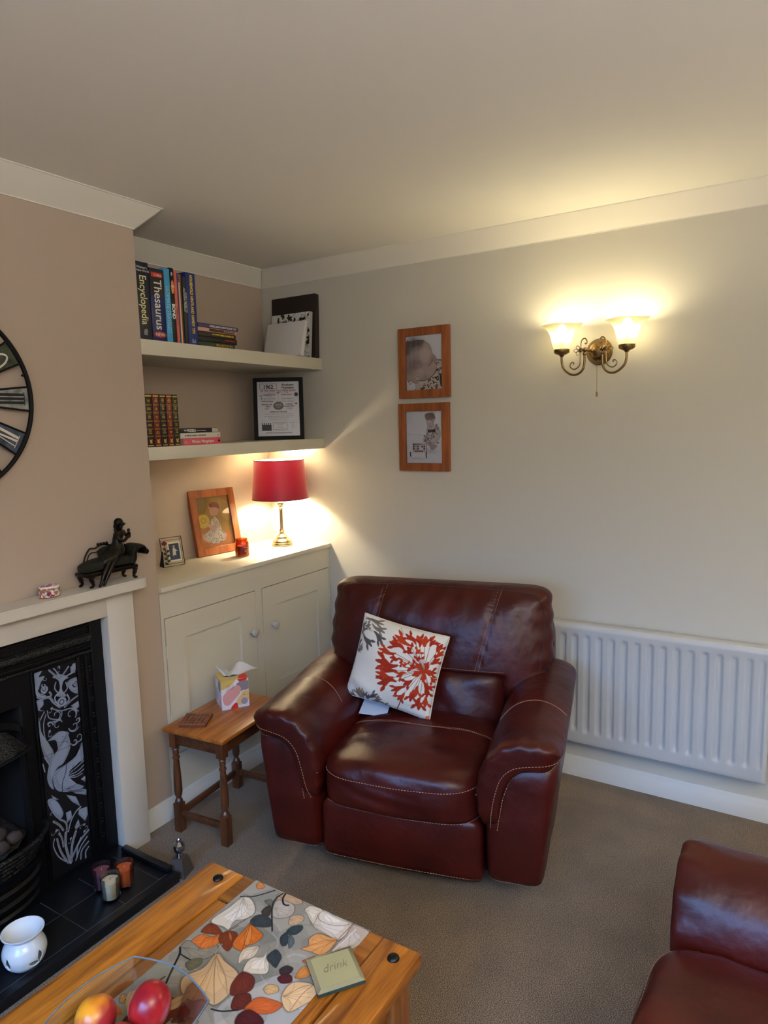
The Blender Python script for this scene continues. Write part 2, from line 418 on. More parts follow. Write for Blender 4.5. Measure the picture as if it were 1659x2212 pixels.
# ------------------------------------------------------------------ alcove cupboard and shelves
zc = 0.9606
cab = thing('alcove_cupboard', 'cream painted built-in two door cupboard filling the alcove under the red lamp', 'cupboard', (-0.567, -0.2, 0))
def L(o, p):  # move a part built in room coordinates under its thing
    M = Matrix.Translation(p.location) @ p.rotation_euler.to_matrix().to_4x4(); o.data.transform(M.inverted()); o.parent = p; return o
y0 = D-0.003
b = MB()
f0, f1 = y0, y0+0.02
b.box((-1.130, f0, 0.0), (-1.116, f1, 0.94)); b.box((-0.0165, f0, 0.0), (-0.001, f1, 0.94)); b.box((-0.587, f0, 0.25), (-0.543, f1, 0.831))
b.box((-1.116, f0, 0.831), (-0.0165, f1, 0.94)); b.box((-1.116, f0, 0.0), (-0.0165, f1, 0.25)); b.box((-1.13, f1, 0.0), (-0.001, -0.001, 0.94))
L(b.build('cupboard_body', cream), cab)
L(box('worktop', (-1.131, D-0.016, 0.94), (-0.001, -0.001, zc), cream, None, 0.002), cab)
def door(x0, x1, knob_x, hinge_x):
    z0, z1 = 0.254, 0.828; g = 0.0022; x0 += g; x1 -= g; fr = 0.098; fy = y0-0.002
    b = MB(); yb = y0+0.016
    b.box((x0, fy, z0), (x0+fr, yb, z1)); b.box((x1-fr, fy, z0), (x1, yb, z1)); b.box((x0+fr, fy, z1-fr), (x1-fr, yb, z1)); b.box((x0+fr, fy, z0), (x1-fr, yb, z0+fr))
    b.box((x0+fr, fy+0.010, z0+fr), (x1-fr, yb, z1-fr))
    d = L(b.build('door', cream), cab)
    k = MB(); k.lathe([(0, 0), (0.008, 0), (0.0075, 0.012), (0.010, 0.018), (0.016, 0.020), (0.0185, 0.026), (0.017, 0.033), (0.010, 0.036), (0.005, 0.0372), (0, 0.0375)], 24, T=frame_axes((knob_x, fy, 0.643), (1,0,0), (0,0,1)))
    ko = k.build('knob', mat('painted knob', (188,184,176), 0.35), None, True); ko.data.transform(Matrix.Translation((0.567, 0.2, 0))); ko.parent = d
    for hz in (0.69, 0.40):
        h = MB(); h.tube([(hinge_x, fy-0.002, hz-0.022), (hinge_x, fy-0.002, hz+0.022)], 0.003, 8); h.ball((hinge_x, fy-0.002, hz+0.024), 0.0036, 8, 6)
        ho = h.build('hinge', gloss, None, True); ho.data.transform(Matrix.Translation((0.567, 0.2, 0))); ho.parent = d
door(-1.114, -0.588, -0.626, -1.115); door(-0.542, -0.018, -0.481, -0.017)
# shadow gap behind the doors reads by depth: dark inner edge strips
for z0, z1, lab in ((1.8687, 1.9265, 'thick cream alcove shelf holding the reference books, upper of the two'), (1.4647, 1.5167, 'thick cream alcove shelf above the red lamp, lower of the two')):
    o = box('alcove_shelf', (-1.1315, D, z0), (-0.0005, -0.0005, z1), cream, None, 0.0015)
    tag(o, lab, 'shelf')
# ------------------------------------------------------------------ books
def book(x0, x1, z0, z1, depth, col, label, group, flat=False, y=None, rough=0.4, cols=None, rnd=0.003, shelf='upper'):
    yy = -0.386 if y is None else y
    t = thing('book', label, 'book', ((x0+x1)/2, yy+depth/2, z0), 0, group)
    c = mat('book cover', col, rough) if not isinstance(col, bpy.types.Material) else col
    w, h, d = (x1-x0)/2, z1-z0, depth/2; b = MB(); tk = 0.0022
    if not flat:   # standing: boards left and right, spine in front
        b.box((-w, -d+0.003, 0), (-w+tk, d, h), 0.0005); b.box((w-tk, -d+0.003, 0), (w, d, h), 0.0005); b.box((-w, -d, 0), (w, -d+0.006, h), rnd)
        pg = (( -w+tk, -d+0.004, 0.004), (w-tk, d-0.004, h-0.004))
    else:
        b.box((-w, -d+0.003, 0), (w, d, tk), 0.0005); b.box((-w, -d+0.003, h-tk), (w, d, h), 0.0005); b.box((-w, -d, 0), (w, -d+0.006, h), rnd)
        pg = ((-w+0.004, -d+0.004, tk), (w-0.004, d-0.004, h-tk))
    b.build('cover', c, t, True); box('pages', pg[0], pg[1], paper, t)
    t['hw'] = w; t['hh'] = h; t['hd'] = d
    return t
def down_text(t, s, size, m, z_top, xoff=0.0, sx=1.0, bold=0.0, name='spine_title', shear=0):   # reads top to bottom on an upright spine
    return text(name, s, size, m, t, frame_axes((xoff, -t['hd']-0.0004, z_top), (0,0,-1), (1,0,0)), sx, 'LEFT', bold, shear=shear)
def up_text(t, s, size, m, x, z, sx=1.0, bold=0.0, name='spine_title', flip=False, align='LEFT'):
    if flip: M = frame_axes((x, -t['hd']-0.0004, z), (-1,0,0), (0,0,-1))
    else: M = frame_axes((x, -t['hd']-0.0004, z), (1,0,0), (0,0,1))
    return text(name, s, size, m, t, M, sx, align, bold)
inkw = mat('white print', (224,222,212), 0.6); inkc = mat('cream print', (222,216,160), 0.5); inky = mat('yellow print', (236,208,50), 0.5)
inkg = mat('gold foil', (208,168,74), 0.35, 0.6); inkr = mat('red print', (196,50,40), 0.6); inko = mat('orange print', (226,140,80), 0.6); inkb = mat('blue black print', (40,44,60), 0.6)
u0 = 1.9265; G1 = 'books standing on the upper alcove shelf'
t = book(-1.131, -1.0705, u0, 2.213, 0.22, (28,30,46), 'thick navy encyclopedia with gold title, leftmost on the upper shelf', G1)
down_text(t, 'Encyclopedia', 0.044, inkc, 0.238, -0.014, 0.80, 0.0004)
up_text(t, "Webster's", 0.0115, inkw, -0.025, 0.262); up_text(t, 'New World', 0.0115, inkw, -0.025, 0.250)
b = MB(); b.prism([(-0.008, 0.016), (0.008, 0.016), (0.007, 0.022), (0.010, 0.034), (0.003, 0.040), (-0.006, 0.036), (-0.009, 0.026)], 0, 0.0004, T=FRONT(0, -t['hd']-0.0005, 0)); b.build('publisher_mark', mat('grey print', (130,130,134), 0.6), t)
t = book(-1.0685, -0.9985, u0, 2.199, 0.21, (26,36,92), 'thick blue and black thesaurus with a red NEW badge on its spine', G1, rough=0.25)
w = t['hw']; box('spine_panel', (-w+0.001, -t['hd']-0.0004, 0.17), (w-0.001, -t['hd'], 0.268), mat('black spine', (14,14,18), 0.3), t)
down_text(t, 'Thesaurus', 0.052, inkw, 0.232, -0.015, 0.88, 0.0004)
box('spine_label', (-0.026, -t['hd']-0.0010, 0.240), (0.026, -t['hd']-0.0004, 0.257), inkr, t); text('spine_title', 'Collins', 0.0125, inkw, t, FRONT(-0.013, -t['hd']-0.0012, 0.244), 1.0)
b = MB(); b.prism([(0.031*math.cos(a), 0.0115*math.sin(a)) for a in [k*PI/16 for k in range(32)]], 0, 0.0006, T=FRONT(0, -t['hd']-0.0006, 0.024)); b.build('badge', mat('red badge', (170,44,40), 0.5), t)
text('badge_text', 'NEW', 0.018, inkw, t, FRONT(0, -t['hd']-0.0014, 0.018), 1.05, 'CENTER')
t = book(-0.9975, -0.9685, u0, 2.209, 0.20, (70,160,206), 'bright sky blue travel book with pale blue capitals on its spine', G1)
down_text(t, 'ULTIMATE TRAVELIST', 0.0235, mat('pale blue print', (160,206,226), 0.6), 0.215, -0.008, 0.80)
t = book(-0.9675, -0.9475, u0, 2.215, 0.19, (16,15,16), 'slim black book with BOND in white and an orange roundel', G1)
down_text(t, 'BOND', 0.021, inkw, 0.150, -0.0075, 0.95, 0.0009); down_text(t, '44', 0.014, inkw, 0.272, -0.006, 1.0, 0.0003)
b = MB(); b.prism([(0.0075*math.cos(a), 0.026*math.sin(a)) for a in [k*PI/12 for k in range(24)]], 0, 0.0005, T=FRONT(0, -t['hd']-0.0005, 0.215)); b.build('roundel', inko, t)
text('spine_title', '6', 0.026, inkw, t, frame_axes((-0.006, -t['hd']-0.0012, 0.222), (0,0,-1), (1,0,0)), 0.8)
t = book(-0.9470, -0.9325, u0, 2.207, 0.20, (214,104,88), 'slim coral pink book between the black and the pale slim ones', G1)
down_text(t, 'the great recipe book', 0.010, inkb, 0.14, -0.003, 0.8)
t = book(-0.9322, -0.9265, u0, 2.200, 0.19, (56,70,130), 'very thin blue booklet beside the coral pink book', G1, rnd=0.001)
t = book(-0.9262, -0.9190, u0, 2.165, 0.18, (222,180,140), 'very thin pale peach booklet beside the spiral bound book', G1, rnd=0.001)
t = thing('book', 'brown spiral bound book with a column of wire rings', 'book', (-0.912, -0.29, u0), 0, G1)
box('pages', (-0.0065, -0.088, 0), (0.0065, 0.09, 0.272), mat('brown card', (150,108,72), 0.8), t)
b = MB()
for k in range(34):
    z = 0.006+k*0.0079; b.tube([(0.0065*math.cos(a), -0.0885-0.004*math.sin(a), z) for a in [j*PI/6 for j in range(7)]], 0.0011, 5)
b.build('spiral_binding', mat('brass wire', (120,92,60), 0.4, 0.5), t, True)
t = book(-0.9045, -0.8865, u0, 2.190, 0.20, (44,46,48), 'charcoal medicine guide with white italic writing', G1)
down_text(t, 'FAMILY GUIDE TO', 0.0115, inkw, 0.205, 0.0008, 0.85, shear=0.3); down_text(t, 'Alternative Medicine', 0.0125, inkw, 0.222, -0.0075, 0.9, shear=0.3)
t = book(-0.8862, -0.8365, u0, 2.212, 0.23, (34,46,110), 'royal blue household book with yellow capitals, rightmost of the standing books', G1)
down_text(t, 'HOUSEHOLD HINTS AND HANDY TIPS', 0.0200, inky, 0.277, -0.005, 0.665, 0.0004)
b = MB(); b.prism([(-0.010, 0.006), (0.010, 0.006), (0.010, 0.024), (0.003, 0.014), (-0.006, 0.026), (-0.010, 0.020)], 0, 0.0004, T=FRONT(0, -t['hd']-0.0005, 0)); b.build('publisher_mark', mat('grey blue print', (120,130,160), 0.5), t)
G2 = 'books lying flat on the upper alcove shelf'
stk = [(-0.834, -0.622, 0.0190, (40,56,34), 'green paperback about pubs at the bottom of the flat pile on the upper shelf', 'THE ENGLISH PUB', inkg, 0.0135),
       (-0.835, -0.608, 0.0215, (18,17,18), 'black paperback second from the bottom of the upper flat pile', 'A Stolen Throne', inkr, 0.010),
       (-0.834, -0.614, 0.0200, (44,36,30), 'dark paperback with yellow title in the middle of the upper flat pile', 'THE PERFECT CRIME puzzle book', inky, 0.0098),
       (-0.833, -0.610, 0.0165, (206,152,136), 'pale pink paperback with a brown label in the upper flat pile', '', inkb, 0.008),
       (-0.832, -0.598, 0.0175, (62,58,96), 'purple blue star sign book on top of the upper flat pile', 'SUN, MOON AND PLANET SIGNS', inkw, 0.0115)]
z = u0
for x0, x1, h, col, lab, ti, im, sz in stk:
    t = book(x0, x1, z, z+h-0.0004, 0.13, col, lab, G2, flat=True, y=-0.384); w = t['hw']
    if ti: up_text(t, ti, sz, im, w-0.012, h-0.006, 0.92, 0.0002, flip=True)
    else:
        box('spine_label', (-0.05, -t['hd']-0.0005, 0.0025), (w-0.012, -t['hd'], h-0.003), mat('brown label', (80,44,40), 0.6), t)
        text('spine_title', 'the body book, the mind', 0.0065, inkw, t, frame_axes((w-0.018, -t['hd']-0.001, h-0.0065), (-1,0,0), (0,0,-1)), 0.9)
    z += h
# lower shelf
l0 = 1.5167; G3 = 'gilt leather classics on the lower alcove shelf'
bx = [-1.131, -1.0925, -1.0595, -1.0265, -0.9955, -0.966]
lc = [((30,16,14), 'black brown gilt leather classic, leftmost on the lower shelf'), ((96,26,22), 'wine red gilt leather classic second from the left on the lower shelf'), ((20,22,32), 'blue black gilt leather classic in the middle of the gilt row'),
      ((104,28,26), 'wine red gilt leather classic next to the dark green one'), ((18,36,26), 'dark green gilt leather classic beside the flat pile, rightmost of the gilt row')]
for i in range(5):
    col, lab = lc[i]; t = book(bx[i], bx[i+1]-0.0008, l0, 1.7205, 0.14, col, lab, G3, rough=0.3, rnd=0.005); w = t['hw']; yy = -t['hd']
    b = MB()
    def bar(z, hw, th): b.box((-hw, yy-0.0009, z), (hw, yy+0.001, z+th))
    bar(0.194, w*0.80, 0.005)
    rng = random.Random(i*5+2)
    for zz in (0.164, 0.134, 0.102, 0.072, 0.043):
        bar(zz, w*0.80, 0.0008); bar(zz-0.004, w*0.80, 0.0008)
        for q in range(rng.choice((2, 3))): bar(zz+0.009+q*0.0058, w*rng.uniform(0.25, 0.55), 0.0022)
    bar(0.004, w*0.7, 0.0035)
    b.prism([(-0.004, 0.014), (0.007, 0.014), (0.005, 0.021), (0.008, 0.031), (-0.001, 0.027), (-0.006, 0.031), (-0.005, 0.022)], 0, 0.001, T=FRONT(0, yy+0.0003, 0))
    b.build('gilt_tooling', inkg, t)
G4 = 'books lying flat on the lower alcove shelf'
t = book(-0.9655, -0.739, l0, 1.5440, 0.15, (216,84,98), 'coral pink hardback at the bottom of the lower flat pile', G4, flat=True); w = t['hw']
up_text(t, 'Miriam Margolyes', 0.017, inkw, -w+0.060, 0.0085, 1.0, 0.0002)
for k, s_ in enumerate(('This', 'Much', 'is', 'True')): text('spine_title', s_, 0.0062, inkw, t, frame_axes((-w+0.025+k*0.0085, -t['hd']-0.0005, 0.006), (0,0,1), (-1,0,0)), 0.95)
box('spine_end', (-w, -t['hd']-0.0005, 0.001), (-w+0.014, -t['hd'], 0.026), mat('grey jacket', (110,106,110), 0.6), t)
b = MB(); b.prism([(0.0055*math.cos(a), 0.0055*math.sin(a)) for a in [k*PI/8 for k in range(16)]], 0, 0.0005, T=FRONT(w-0.014, -t['hd']-0.0005, 0.0135)); b.build('publisher_mark', ink, t)
t = book(-0.9640, -0.742, 1.5442, 1.5665, 0.15, (206,198,184), 'white puzzle paperback in the middle of the lower flat pile', G4, flat=True); w = t['hw']
up_text(t, 'ULTIMATE WORLD CHALLENGE', 0.0088, ink, -w+0.022, 0.0085, 0.9, 0.0002); text('spine_title', '2', 0.013, ink, t, FRONT(w-0.018, -t['hd']-0.0004, 0.006), 1.0)
t = book(-0.9630, -0.756, 1.5667, 1.5860, 0.15, (26,20,22), 'black puzzle book with a pale end on top of the lower flat pile', G4, flat=True); w = t['hw']
up_text(t, 'THE', 0.0078, inkw, -w+0.018, 0.0075, 1.0, 0.0002); up_text(t, 'PUZZLE', 0.0135, inkw, -w+0.036, 0.005, 0.95, 0.0006); up_text(t, 'collection of conundrums', 0.006, inkw, -w+0.083, 0.007, 0.9)
box('spine_end', (w-0.034, -t['hd']-0.0005, 0.001), (w-0.001, -t['hd'], 0.018), mat('pale card', (200,190,176), 0.6), t)
# albums leaning on the right wall
t = thing('photo_album', 'tall dark brown photo album leaning on the cream wall', 'album', (-0.044, -0.238, u0), 0)
T = Matrix.Rotation(0.045, 4, 'Y')
b = MB(); b.box((-0.0, -0.142, 0.0), (0.003, 0.142, 0.324), 0.001, T); b.box((0.031, -0.142, 0.0), (0.034, 0.142, 0.324), 0.001, T); b.box((0.0, -0.145, 0.0), (0.034, -0.138, 0.324), 0.003, T)
b.build('cover', mat('dark album cloth', (40,30,26), 0.7, bump=[(120,0.4,0.002,'n')]), t, True)
b = MB(); b.box((0.003, -0.138, 0.005), (0.031, 0.137, 0.318), 0, T); b.build('pages', paper, t)
t = thing('photo_album', 'white album with black flower pattern between the tall brown album and white box', 'album', (-0.092, -0.253, u0), 0)
T = Matrix.Rotation(0.10, 4, 'Y')
cv = Cv(0.25, 0.232, 500, (214,212,208)); rng = random.Random(4)
for k in range(44):
    px, py = rng.uniform(0, 0.25), rng.uniform(0, 0.232); a0 = rng.uniform(0, 6.28)
    for q in range(rng.choice((1, 3, 4, 5))):
        a = a0+q*1.15; r_ = rng.uniform(0.014, 0.024); tip = (px+r_*math.cos(a), py+r_*math.sin(a)); n_ = (-math.sin(a)*0.006, math.cos(a)*0.006)
        mid = ((px+tip[0])/2, (py+tip[1])/2); cv.blob([(px, py), (mid[0]+n_[0], mid[1]+n_[1]), tip, (mid[0]-n_[0], mid[1]-n_[1])], (22,20,22))
    cv.line([(px, py), (px+rng.uniform(-.03, .03), py+rng.uniform(-.03, .03)), (px+rng.uniform(-.06, .06), py+rng.uniform(-.06, .06))], 0.0018, (22,20,22))
def fcov(x, y): v = T @ Vector((-0.0006, 0.125-x, y)); return tuple(v)
cv.obj('front_cover', fcov, printm, t)
b = MB(); b.box((0.0, -0.125, 0.0), (0.003, 0.125, 0.232), 0.0005, T); b.box((0.018, -0.125, 0.0), (0.021, 0.125, 0.232), 0.0005, T); b.box((0.0, -0.126, 0.0), (0.021, -0.122, 0.232), 0.001, T)
b.build('cover', mat('pale album cover', (170,168,166), 0.6), t, True)
b = MB(); b.box((0.003, -0.122, 0.004), (0.018, 0.122, 0.228), 0, T); b.build('pages', paper, t)
t = thing('box', 'slim blank white box leaning in front of the albums', 'box', (-0.158, -0.252, u0), 0)
T = Matrix.Rotation(0.27, 4, 'Y')
b = MB(); b.box((0.0, -0.125, 0.008), (0.022, 0.125, 0.192), 0.006, T); b.build('box_lid', mat('white board', (218,214,212), 0.55), t, True)
b = MB(); b.box((0.022, -0.121, 0.012), (0.030, 0.121, 0.188), 0.001, T); b.build('box_base', mat('off white board', (196,190,180), 0.6), t, True)
# ------------------------------------------------------------------ picture frames
def picture_frame(t, W, Hh, bw, dp, m, T=Matrix.Identity(4), glassy=True, m2=None):
    """local: x across, z up, front faces -y at y=0"""
    b = MB()
    for (x0, z0, x1, z1) in ((-W/2, 0, -W/2+bw, Hh), (W/2-bw, 0, W/2, Hh), (-W/2+bw, 0, W/2-bw, bw), (-W/2+bw, Hh-bw, W/2-bw, Hh)): b.box((x0, 0, z0), (x1, dp, z1), 0.0012, T, 1)
    b.build('frame', m, t, True)
    b = MB(); b.box((-W/2+bw, dp*0.72, bw), (W/2-bw, dp*0.95, Hh-bw), 0, T); b.build('backing', mat('backing board', (120,96,70), 0.9), t)
    if glassy:
        b = MB(); b.box((-W/2+bw, dp*0.28, bw), (W/2-bw, dp*0.33, Hh-bw), 0, T); b.build('glass', clearg, t)
RW = lambda y, z: frame_axes((0, y, z), (0,-1,0), (0,0,1))   # unused helper for wall prints
# photo A: head of a baby, monochrome
def crop(cv, x0, y0, x1, y1):   # maps crop pixels to canvas metres, y up
    return lambda p: ((p[0]-x0)/(x1-x0)*cv.W, (1-(p[1]-y0)/(y1-y0))*cv.H)
def leopard(cv, q, poly, n, sz, seed, c=(32,26,28)):
    rng = random.Random(seed); xs = [p[0] for p in poly]; ys = [p[1] for p in poly]; k = 0; tries = 0
    while k < n and tries < n*20:
        tries += 1; x, y = rng.uniform(min(xs), max(xs)), rng.uniform(min(ys), max(ys)); ins = False
        for i in range(len(poly)):
            (a, b_), (c_, d_) = poly[i], poly[i-1]
            if (b_ > y) != (d_ > y) and x < (c_-a)*(y-b_)/(d_-b_)+a: ins = not ins
        if not ins: continue
        k += 1; p = q((x, y)); r_ = sz*rng.uniform(0.5, 0.9); a0 = rng.uniform(0, 6.28); n_ = rng.choice((4, 5, 7, 8))
        cv.line([(p[0]+r_*math.cos(a0+j*0.62)*1.2, p[1]+r_*math.sin(a0+j*0.62)) for j in range(n_)], sz*rng.uniform(0.45, 0.7), c)
def photo_a():
    cv = Cv(0.195, 0.246, 900, (226,228,236)); q = crop(cv, 226, 214, 738, 988); P = lambda L_: [q(p) for p in L_]
    cv.blob(P([(225,300),(300,285),(390,275),(490,292),(560,350),(590,420),(598,470),(640,520),(662,580),(665,650),(640,740),(560,800),(440,850),(380,900),(335,890),(300,860),(225,820)]), (172,150,142))
    cv.blob(P([(215,300),(300,283),(400,272),(490,290),(430,345),(360,360),(300,380),(250,450),(215,500)]), (96,76,72))
    cv.blob(P([(250,360),(330,370),(300,430),(240,480)]), (120,98,92), 0.8)
    cv.blob(P([(290,560),(400,560),(460,640),(400,700),(300,700),(260,640)]), (150,120,118), 0.8)
    cv.blob(P([(430,420),(540,420),(570,520),(500,600),(430,540)]), (188,168,160), 0.8)
    S_ = lambda x, y, r_, c, al, ry=None: cv.soft(q((x, y)), r_, c, al, ry)
    for x_, y_, r_, c_, al_ in ((470,470,0.045,(206,188,180),0.8),(330,470,0.030,(176,158,150),0.6),(340,620,0.030,(140,112,112),0.7),(260,700,0.020,(120,98,96),0.6),(560,740,0.030,(188,168,160),0.7),(500,830,0.016,(140,116,110),0.6),(600,560,0.014,(150,126,118),0.6),(330,310,0.026,(84,66,62),0.8),(430,330,0.018,(104,84,80),0.7),(250,420,0.020,(110,90,84),0.7),(240,560,0.022,(150,130,124),0.6),(420,700,0.024,(196,178,170),0.6),(620,640,0.012,(200,182,174),0.6)): S_(x_, y_, r_, c_, al_)
    for k in range(26): x_ = 240+k*9; cv.line(P([(x_, 300+abs(k-13)*2), (x_-14, 350+(k*37) % 30), (x_-30, 400+(k*23) % 50)]), 0.0009, (92,74,70), 0.45)
    cv.line(P([(600,570),(575,610),(540,650)]), 0.003, (96,76,72)); cv.line(P([(640,560),(625,600),(640,640)]), 0.0025, (130,106,100))
    cv.disc(q((378,820)), 0.0155, (198,176,168)); cv.ring(q((380,822)), 0.0105, 0.003, (140,112,106)); cv.line(P([(420,860),(520,840),(620,770),(655,700)]), 0.006, (122,98,92))
    cv.line(P([(250,850),(270,900),(310,870)]), 0.003, (130,116,110))
    dr = [(340,900),(450,880),(560,830),(640,760),(665,700),(668,580),(740,600),(740,990),(360,990)]
    cv.poly(P(dr), (206,192,182)); leopard(cv, q, dr, 44, 0.0062, 5); cv.poly(P([(705,790),(740,770),(740,950),(705,955),(690,870)]), (34,30,36)); cv.poly(P([(655,560),(740,575),(740,600),(668,590)]), (150,130,124))
    return cv
def photo_b():
    cv = Cv(0.195, 0.250, 900, (230,232,240)); q = crop(cv, 230, 1298, 738, 2026); P = lambda L_: [q(p) for p in L_]
    cv.poly(P([(230,1600),(460,1620),(738,1700),(738,2026),(230,2026)]), (220,223,234)); cv.soft(q((560,1860)), 0.04, (170,170,182), 0.6, 0.012); cv.soft(q((380,1960)), 0.05, (180,180,192), 0.5, 0.008); cv.line(P([(230,1615),(460,1625)]), 0.001, (170,172,186))
    cv.blob(P([(500,1340),(560,1320),(620,1345),(640,1400),(625,1450),(620,1520),(580,1555),(530,1530),(520,1470),(500,1400)]), (182,170,172))
    cv.blob(P([(500,1345),(560,1320),(620,1345),(640,1400),(610,1420),(570,1430),(520,1420),(498,1380)]), (112,98,100)); cv.disc(q((622,1420)), 0.006, (186,172,172)); cv.line(P([(555,1478),(575,1472)]), 0.002, (80,66,70)); cv.line(P([(560,1515),(585,1512)]), 0.002, (120,80,84))
    for x_, y_, r_, c_, al_ in ((560,1450,0.012,(210,196,196),0.8),(600,1440,0.008,(160,144,146),0.6),(540,1530,0.007,(196,182,184),0.7),(600,1345,0.010,(84,72,74),0.7),(520,1380,0.008,(140,124,126),0.6)): cv.soft(q((x_, y_)), r_, c_, al_)
    dr = [(530,1555),(600,1530),(650,1470),(700,1535),(690,1600),(680,1760),(600,1770),(505,1750),(505,1700)]
    cv.blob(P([(535,1500),(515,1560),(500,1640),(470,1720),(490,1740),(520,1640)]), (176,166,170)); cv.poly(P(dr), (196,190,194)); leopard(cv, q, dr, 90, 0.0034, 8, (60,54,60)); cv.poly(P([(530,1550),(575,1565),(635,1545),(630,1595),(575,1585),(535,1595)]), (20,20,24))
    cv.blob(P([(690,1545),(712,1600),(700,1680),(640,1740),(590,1775),(600,1745),(660,1680),(675,1600)]), (186,176,180)); cv.blob(P([(520,1755),(600,1765),(660,1780),(625,1830),(580,1845),(555,1800)]), (160,148,154))
    leopard(cv, q, [(455,1640),(490,1620),(505,1730),(460,1730)], 8, 0.004, 3)
    cv.poly(P([(310,1745),(505,1735),(498,1880),(285,1885)]), (214,214,220))
    rng = random.Random(2)
    for i in range(6):
        for j in range(4):
            x = 318+i*30; y = 1752+j*32; s_ = rng.choice(((50,46,52), (120,112,112), (176,160,150), (210,210,214), (84,70,70))); cv.poly(P([(x, y), (x+23, y-2), (x+22, y+22), (x-2, y+24)]), s_)
    cv.poly(P([(272,1890),(500,1885),(500,1950),(280,1940)]), (224,224,230)); cv.poly(P([(268,1870),(285,1870),(292,1935),(275,1940)]), (40,36,42)); cv.poly(P([(496,1870),(512,1870),(512,1955),(498,1955)]), (40,36,42)); cv.line(P([(505,1740),(512,1860)]), 0.003, (40,36,42))
    return cv
for (yc, z0, hh, cvf, lab) in ((-0.996, 1.701, 0.326, photo_a, 'cherry wood frame with monochrome close-up of a baby, upper of two on the cream wall'), (-0.990, 1.355, 0.321, photo_b, 'cherry wood frame with monochrome photo of a toddler and blocks, lower of two')):
    t = thing('picture_frame', lab, 'picture frame', (-0.022, yc, z0), -PI/2, 'cherry frames on the cream wall')
    picture_frame(t, 0.270, hh, 0.0375, 0.0215, framew)
    cv = cvf(); k = (hh-0.075)/cv.H
    cv.obj('photo', lambda x, y: (-cv.W/2+x, 0.013, 0.0375+y*k), printm, t)
# photo C on the cupboard top
t = thing('picture_frame', 'cherry wood frame with colour photo of a seated child, leaning on the taupe wall', 'picture frame', (-0.478, -0.083, zc+0.0025), math.radians(-7))
T = Matrix.Rotation(-0.185, 4, 'X')
picture_frame(t, 0.272, 0.325, 0.038, 0.0215, framew, T)
cv = Cv(0.196, 0.249, 800, (176,134,62)); q0 = lambda p: p
# affine map from the tilted picture in the crop
o_, ux, uy = Vector((472, 918)), Vector((226, -52)), Vector((-80, -392))
Mi = Matrix(((ux.x, uy.x), (ux.y, uy.y))).inverted()
q = lambda p: tuple((lambda v: (v.x*cv.W, v.y*cv.H))(Mi @ (Vector(p)-o_))); P = lambda L_: [q(p) for p in L_]
cv.poly(P([(440,760),(690,760),(710,900),(460,940)]), (204,130,70)); cv.blob(P([(400,520),(480,520),(470,640),(420,700)]), (140,108,50), 0.6); cv.blob(P([(560,520),(640,540),(650,680),(590,640)]), (196,160,90), 0.6)
cv.blob(P([(430,660),(470,645),(500,670),(510,710),(490,750),(455,755),(430,720)]), (226,190,70)); cv.ring(q((465,695)), 0.012, 0.005, (190,140,40))
cv.blob(P([(495,560),(530,540),(565,560),(570,600),(560,640),(520,650),(500,610)]), (214,160,130)); cv.blob(P([(495,565),(520,540),(560,550),(572,590),(540,580),(510,585)]), (150,90,56))
dr = [(515,690),(545,655),(575,690),(600,760),(635,800),(630,840),(580,870),(540,875),(490,845),(480,800),(520,760)]
cv.poly(P(dr), (216,204,190)); leopard(cv, q, dr, 110, 0.0028, 6, (90,60,50)); cv.blob(P([(560,690),(560,740),(545,775),(480,720),(500,715),(540,740),(545,700)]), (226,172,146)); cv.blob(P([(472,800),(490,840),(520,870),(480,850),(468,825)]), (230,180,160)); cv.blob(P([(620,790),(636,790),(634,820),(622,820)]), (230,180,160))
cv.obj('photo', lambda x, y: tuple(T @ Vector((-cv.W/2+x, 0.013, 0.038+y))), printm, t)
# 1962 print
t = thing('picture_frame', 'black framed white 1962 birth year print on the lower alcove shelf', 'picture frame', (-0.212, -0.262, l0), math.radians(-57))
T = Matrix.Rotation(-0.10, 4, 'X'); FW, FH = 0.252, 0.315
picture_frame(t, FW, FH, 0.020, 0.018, blackm, T)
b = MB(); b.box((-FW/2+0.02, 0.0060, 0.02), (FW/2-0.02, 0.0075, FH-0.02), 0, T); b.build('printed_sheet', mat('white print paper', (222,218,222), 0.6), t)
PW, PH = FW-0.04, FH-0.04
def ptx(s, u, v, size, m=ink, sx=1.0, al='CENTER', bold=0.0, shear=0.0, name='print_text'):   # u, v in 0..1 of the sheet from its top left
    return text(name, s, size, m, t, T @ FRONT(-PW/2+u*PW, 0.0056, 0.02+PH*(1-v)), sx, al, bold, 0.0001, shear)
redi = mat('brick red print', (170,60,56), 0.6); gri = mat('grey print disc', (104,96,98), 0.6)
b = MB()
def pbar(u0, v0, u1, v1): b.box((-PW/2+u0*PW, 0.0052, 0.02+PH*(1-v1)), (-PW/2+u1*PW, 0.0060, 0.02+PH*(1-v0)), 0, T)
for a in ((0.06,0.035,0.47,0.040), (0.06,0.130,0.47,0.135), (0.06,0.035,0.067,0.135), (0.463,0.035,0.47,0.135)): pbar(*a)
for k in range(22): pbar(0.07+k*0.04, 0.340, 0.085+k*0.04, 0.343); pbar(0.07+k*0.04, 0.722, 0.085+k*0.04, 0.725); pbar(0.07+k*0.04, 0.965, 0.085+k*0.04, 0.968)
pbar(0.27,0.206,0.73,0.209); pbar(0.47,0.200,0.53,0.215); pbar(0.26,0.202,0.28,0.213); pbar(0.72,0.202,0.74,0.213)
for k in range(7): pbar(0.497, 0.23+k*0.015, 0.503, 0.236+k*0.015)
for a in ((0.36,0.745,0.70,0.750), (0.36,0.875,0.70,0.880), (0.36,0.745,0.366,0.880), (0.694,0.745,0.70,0.880)): pbar(*a)
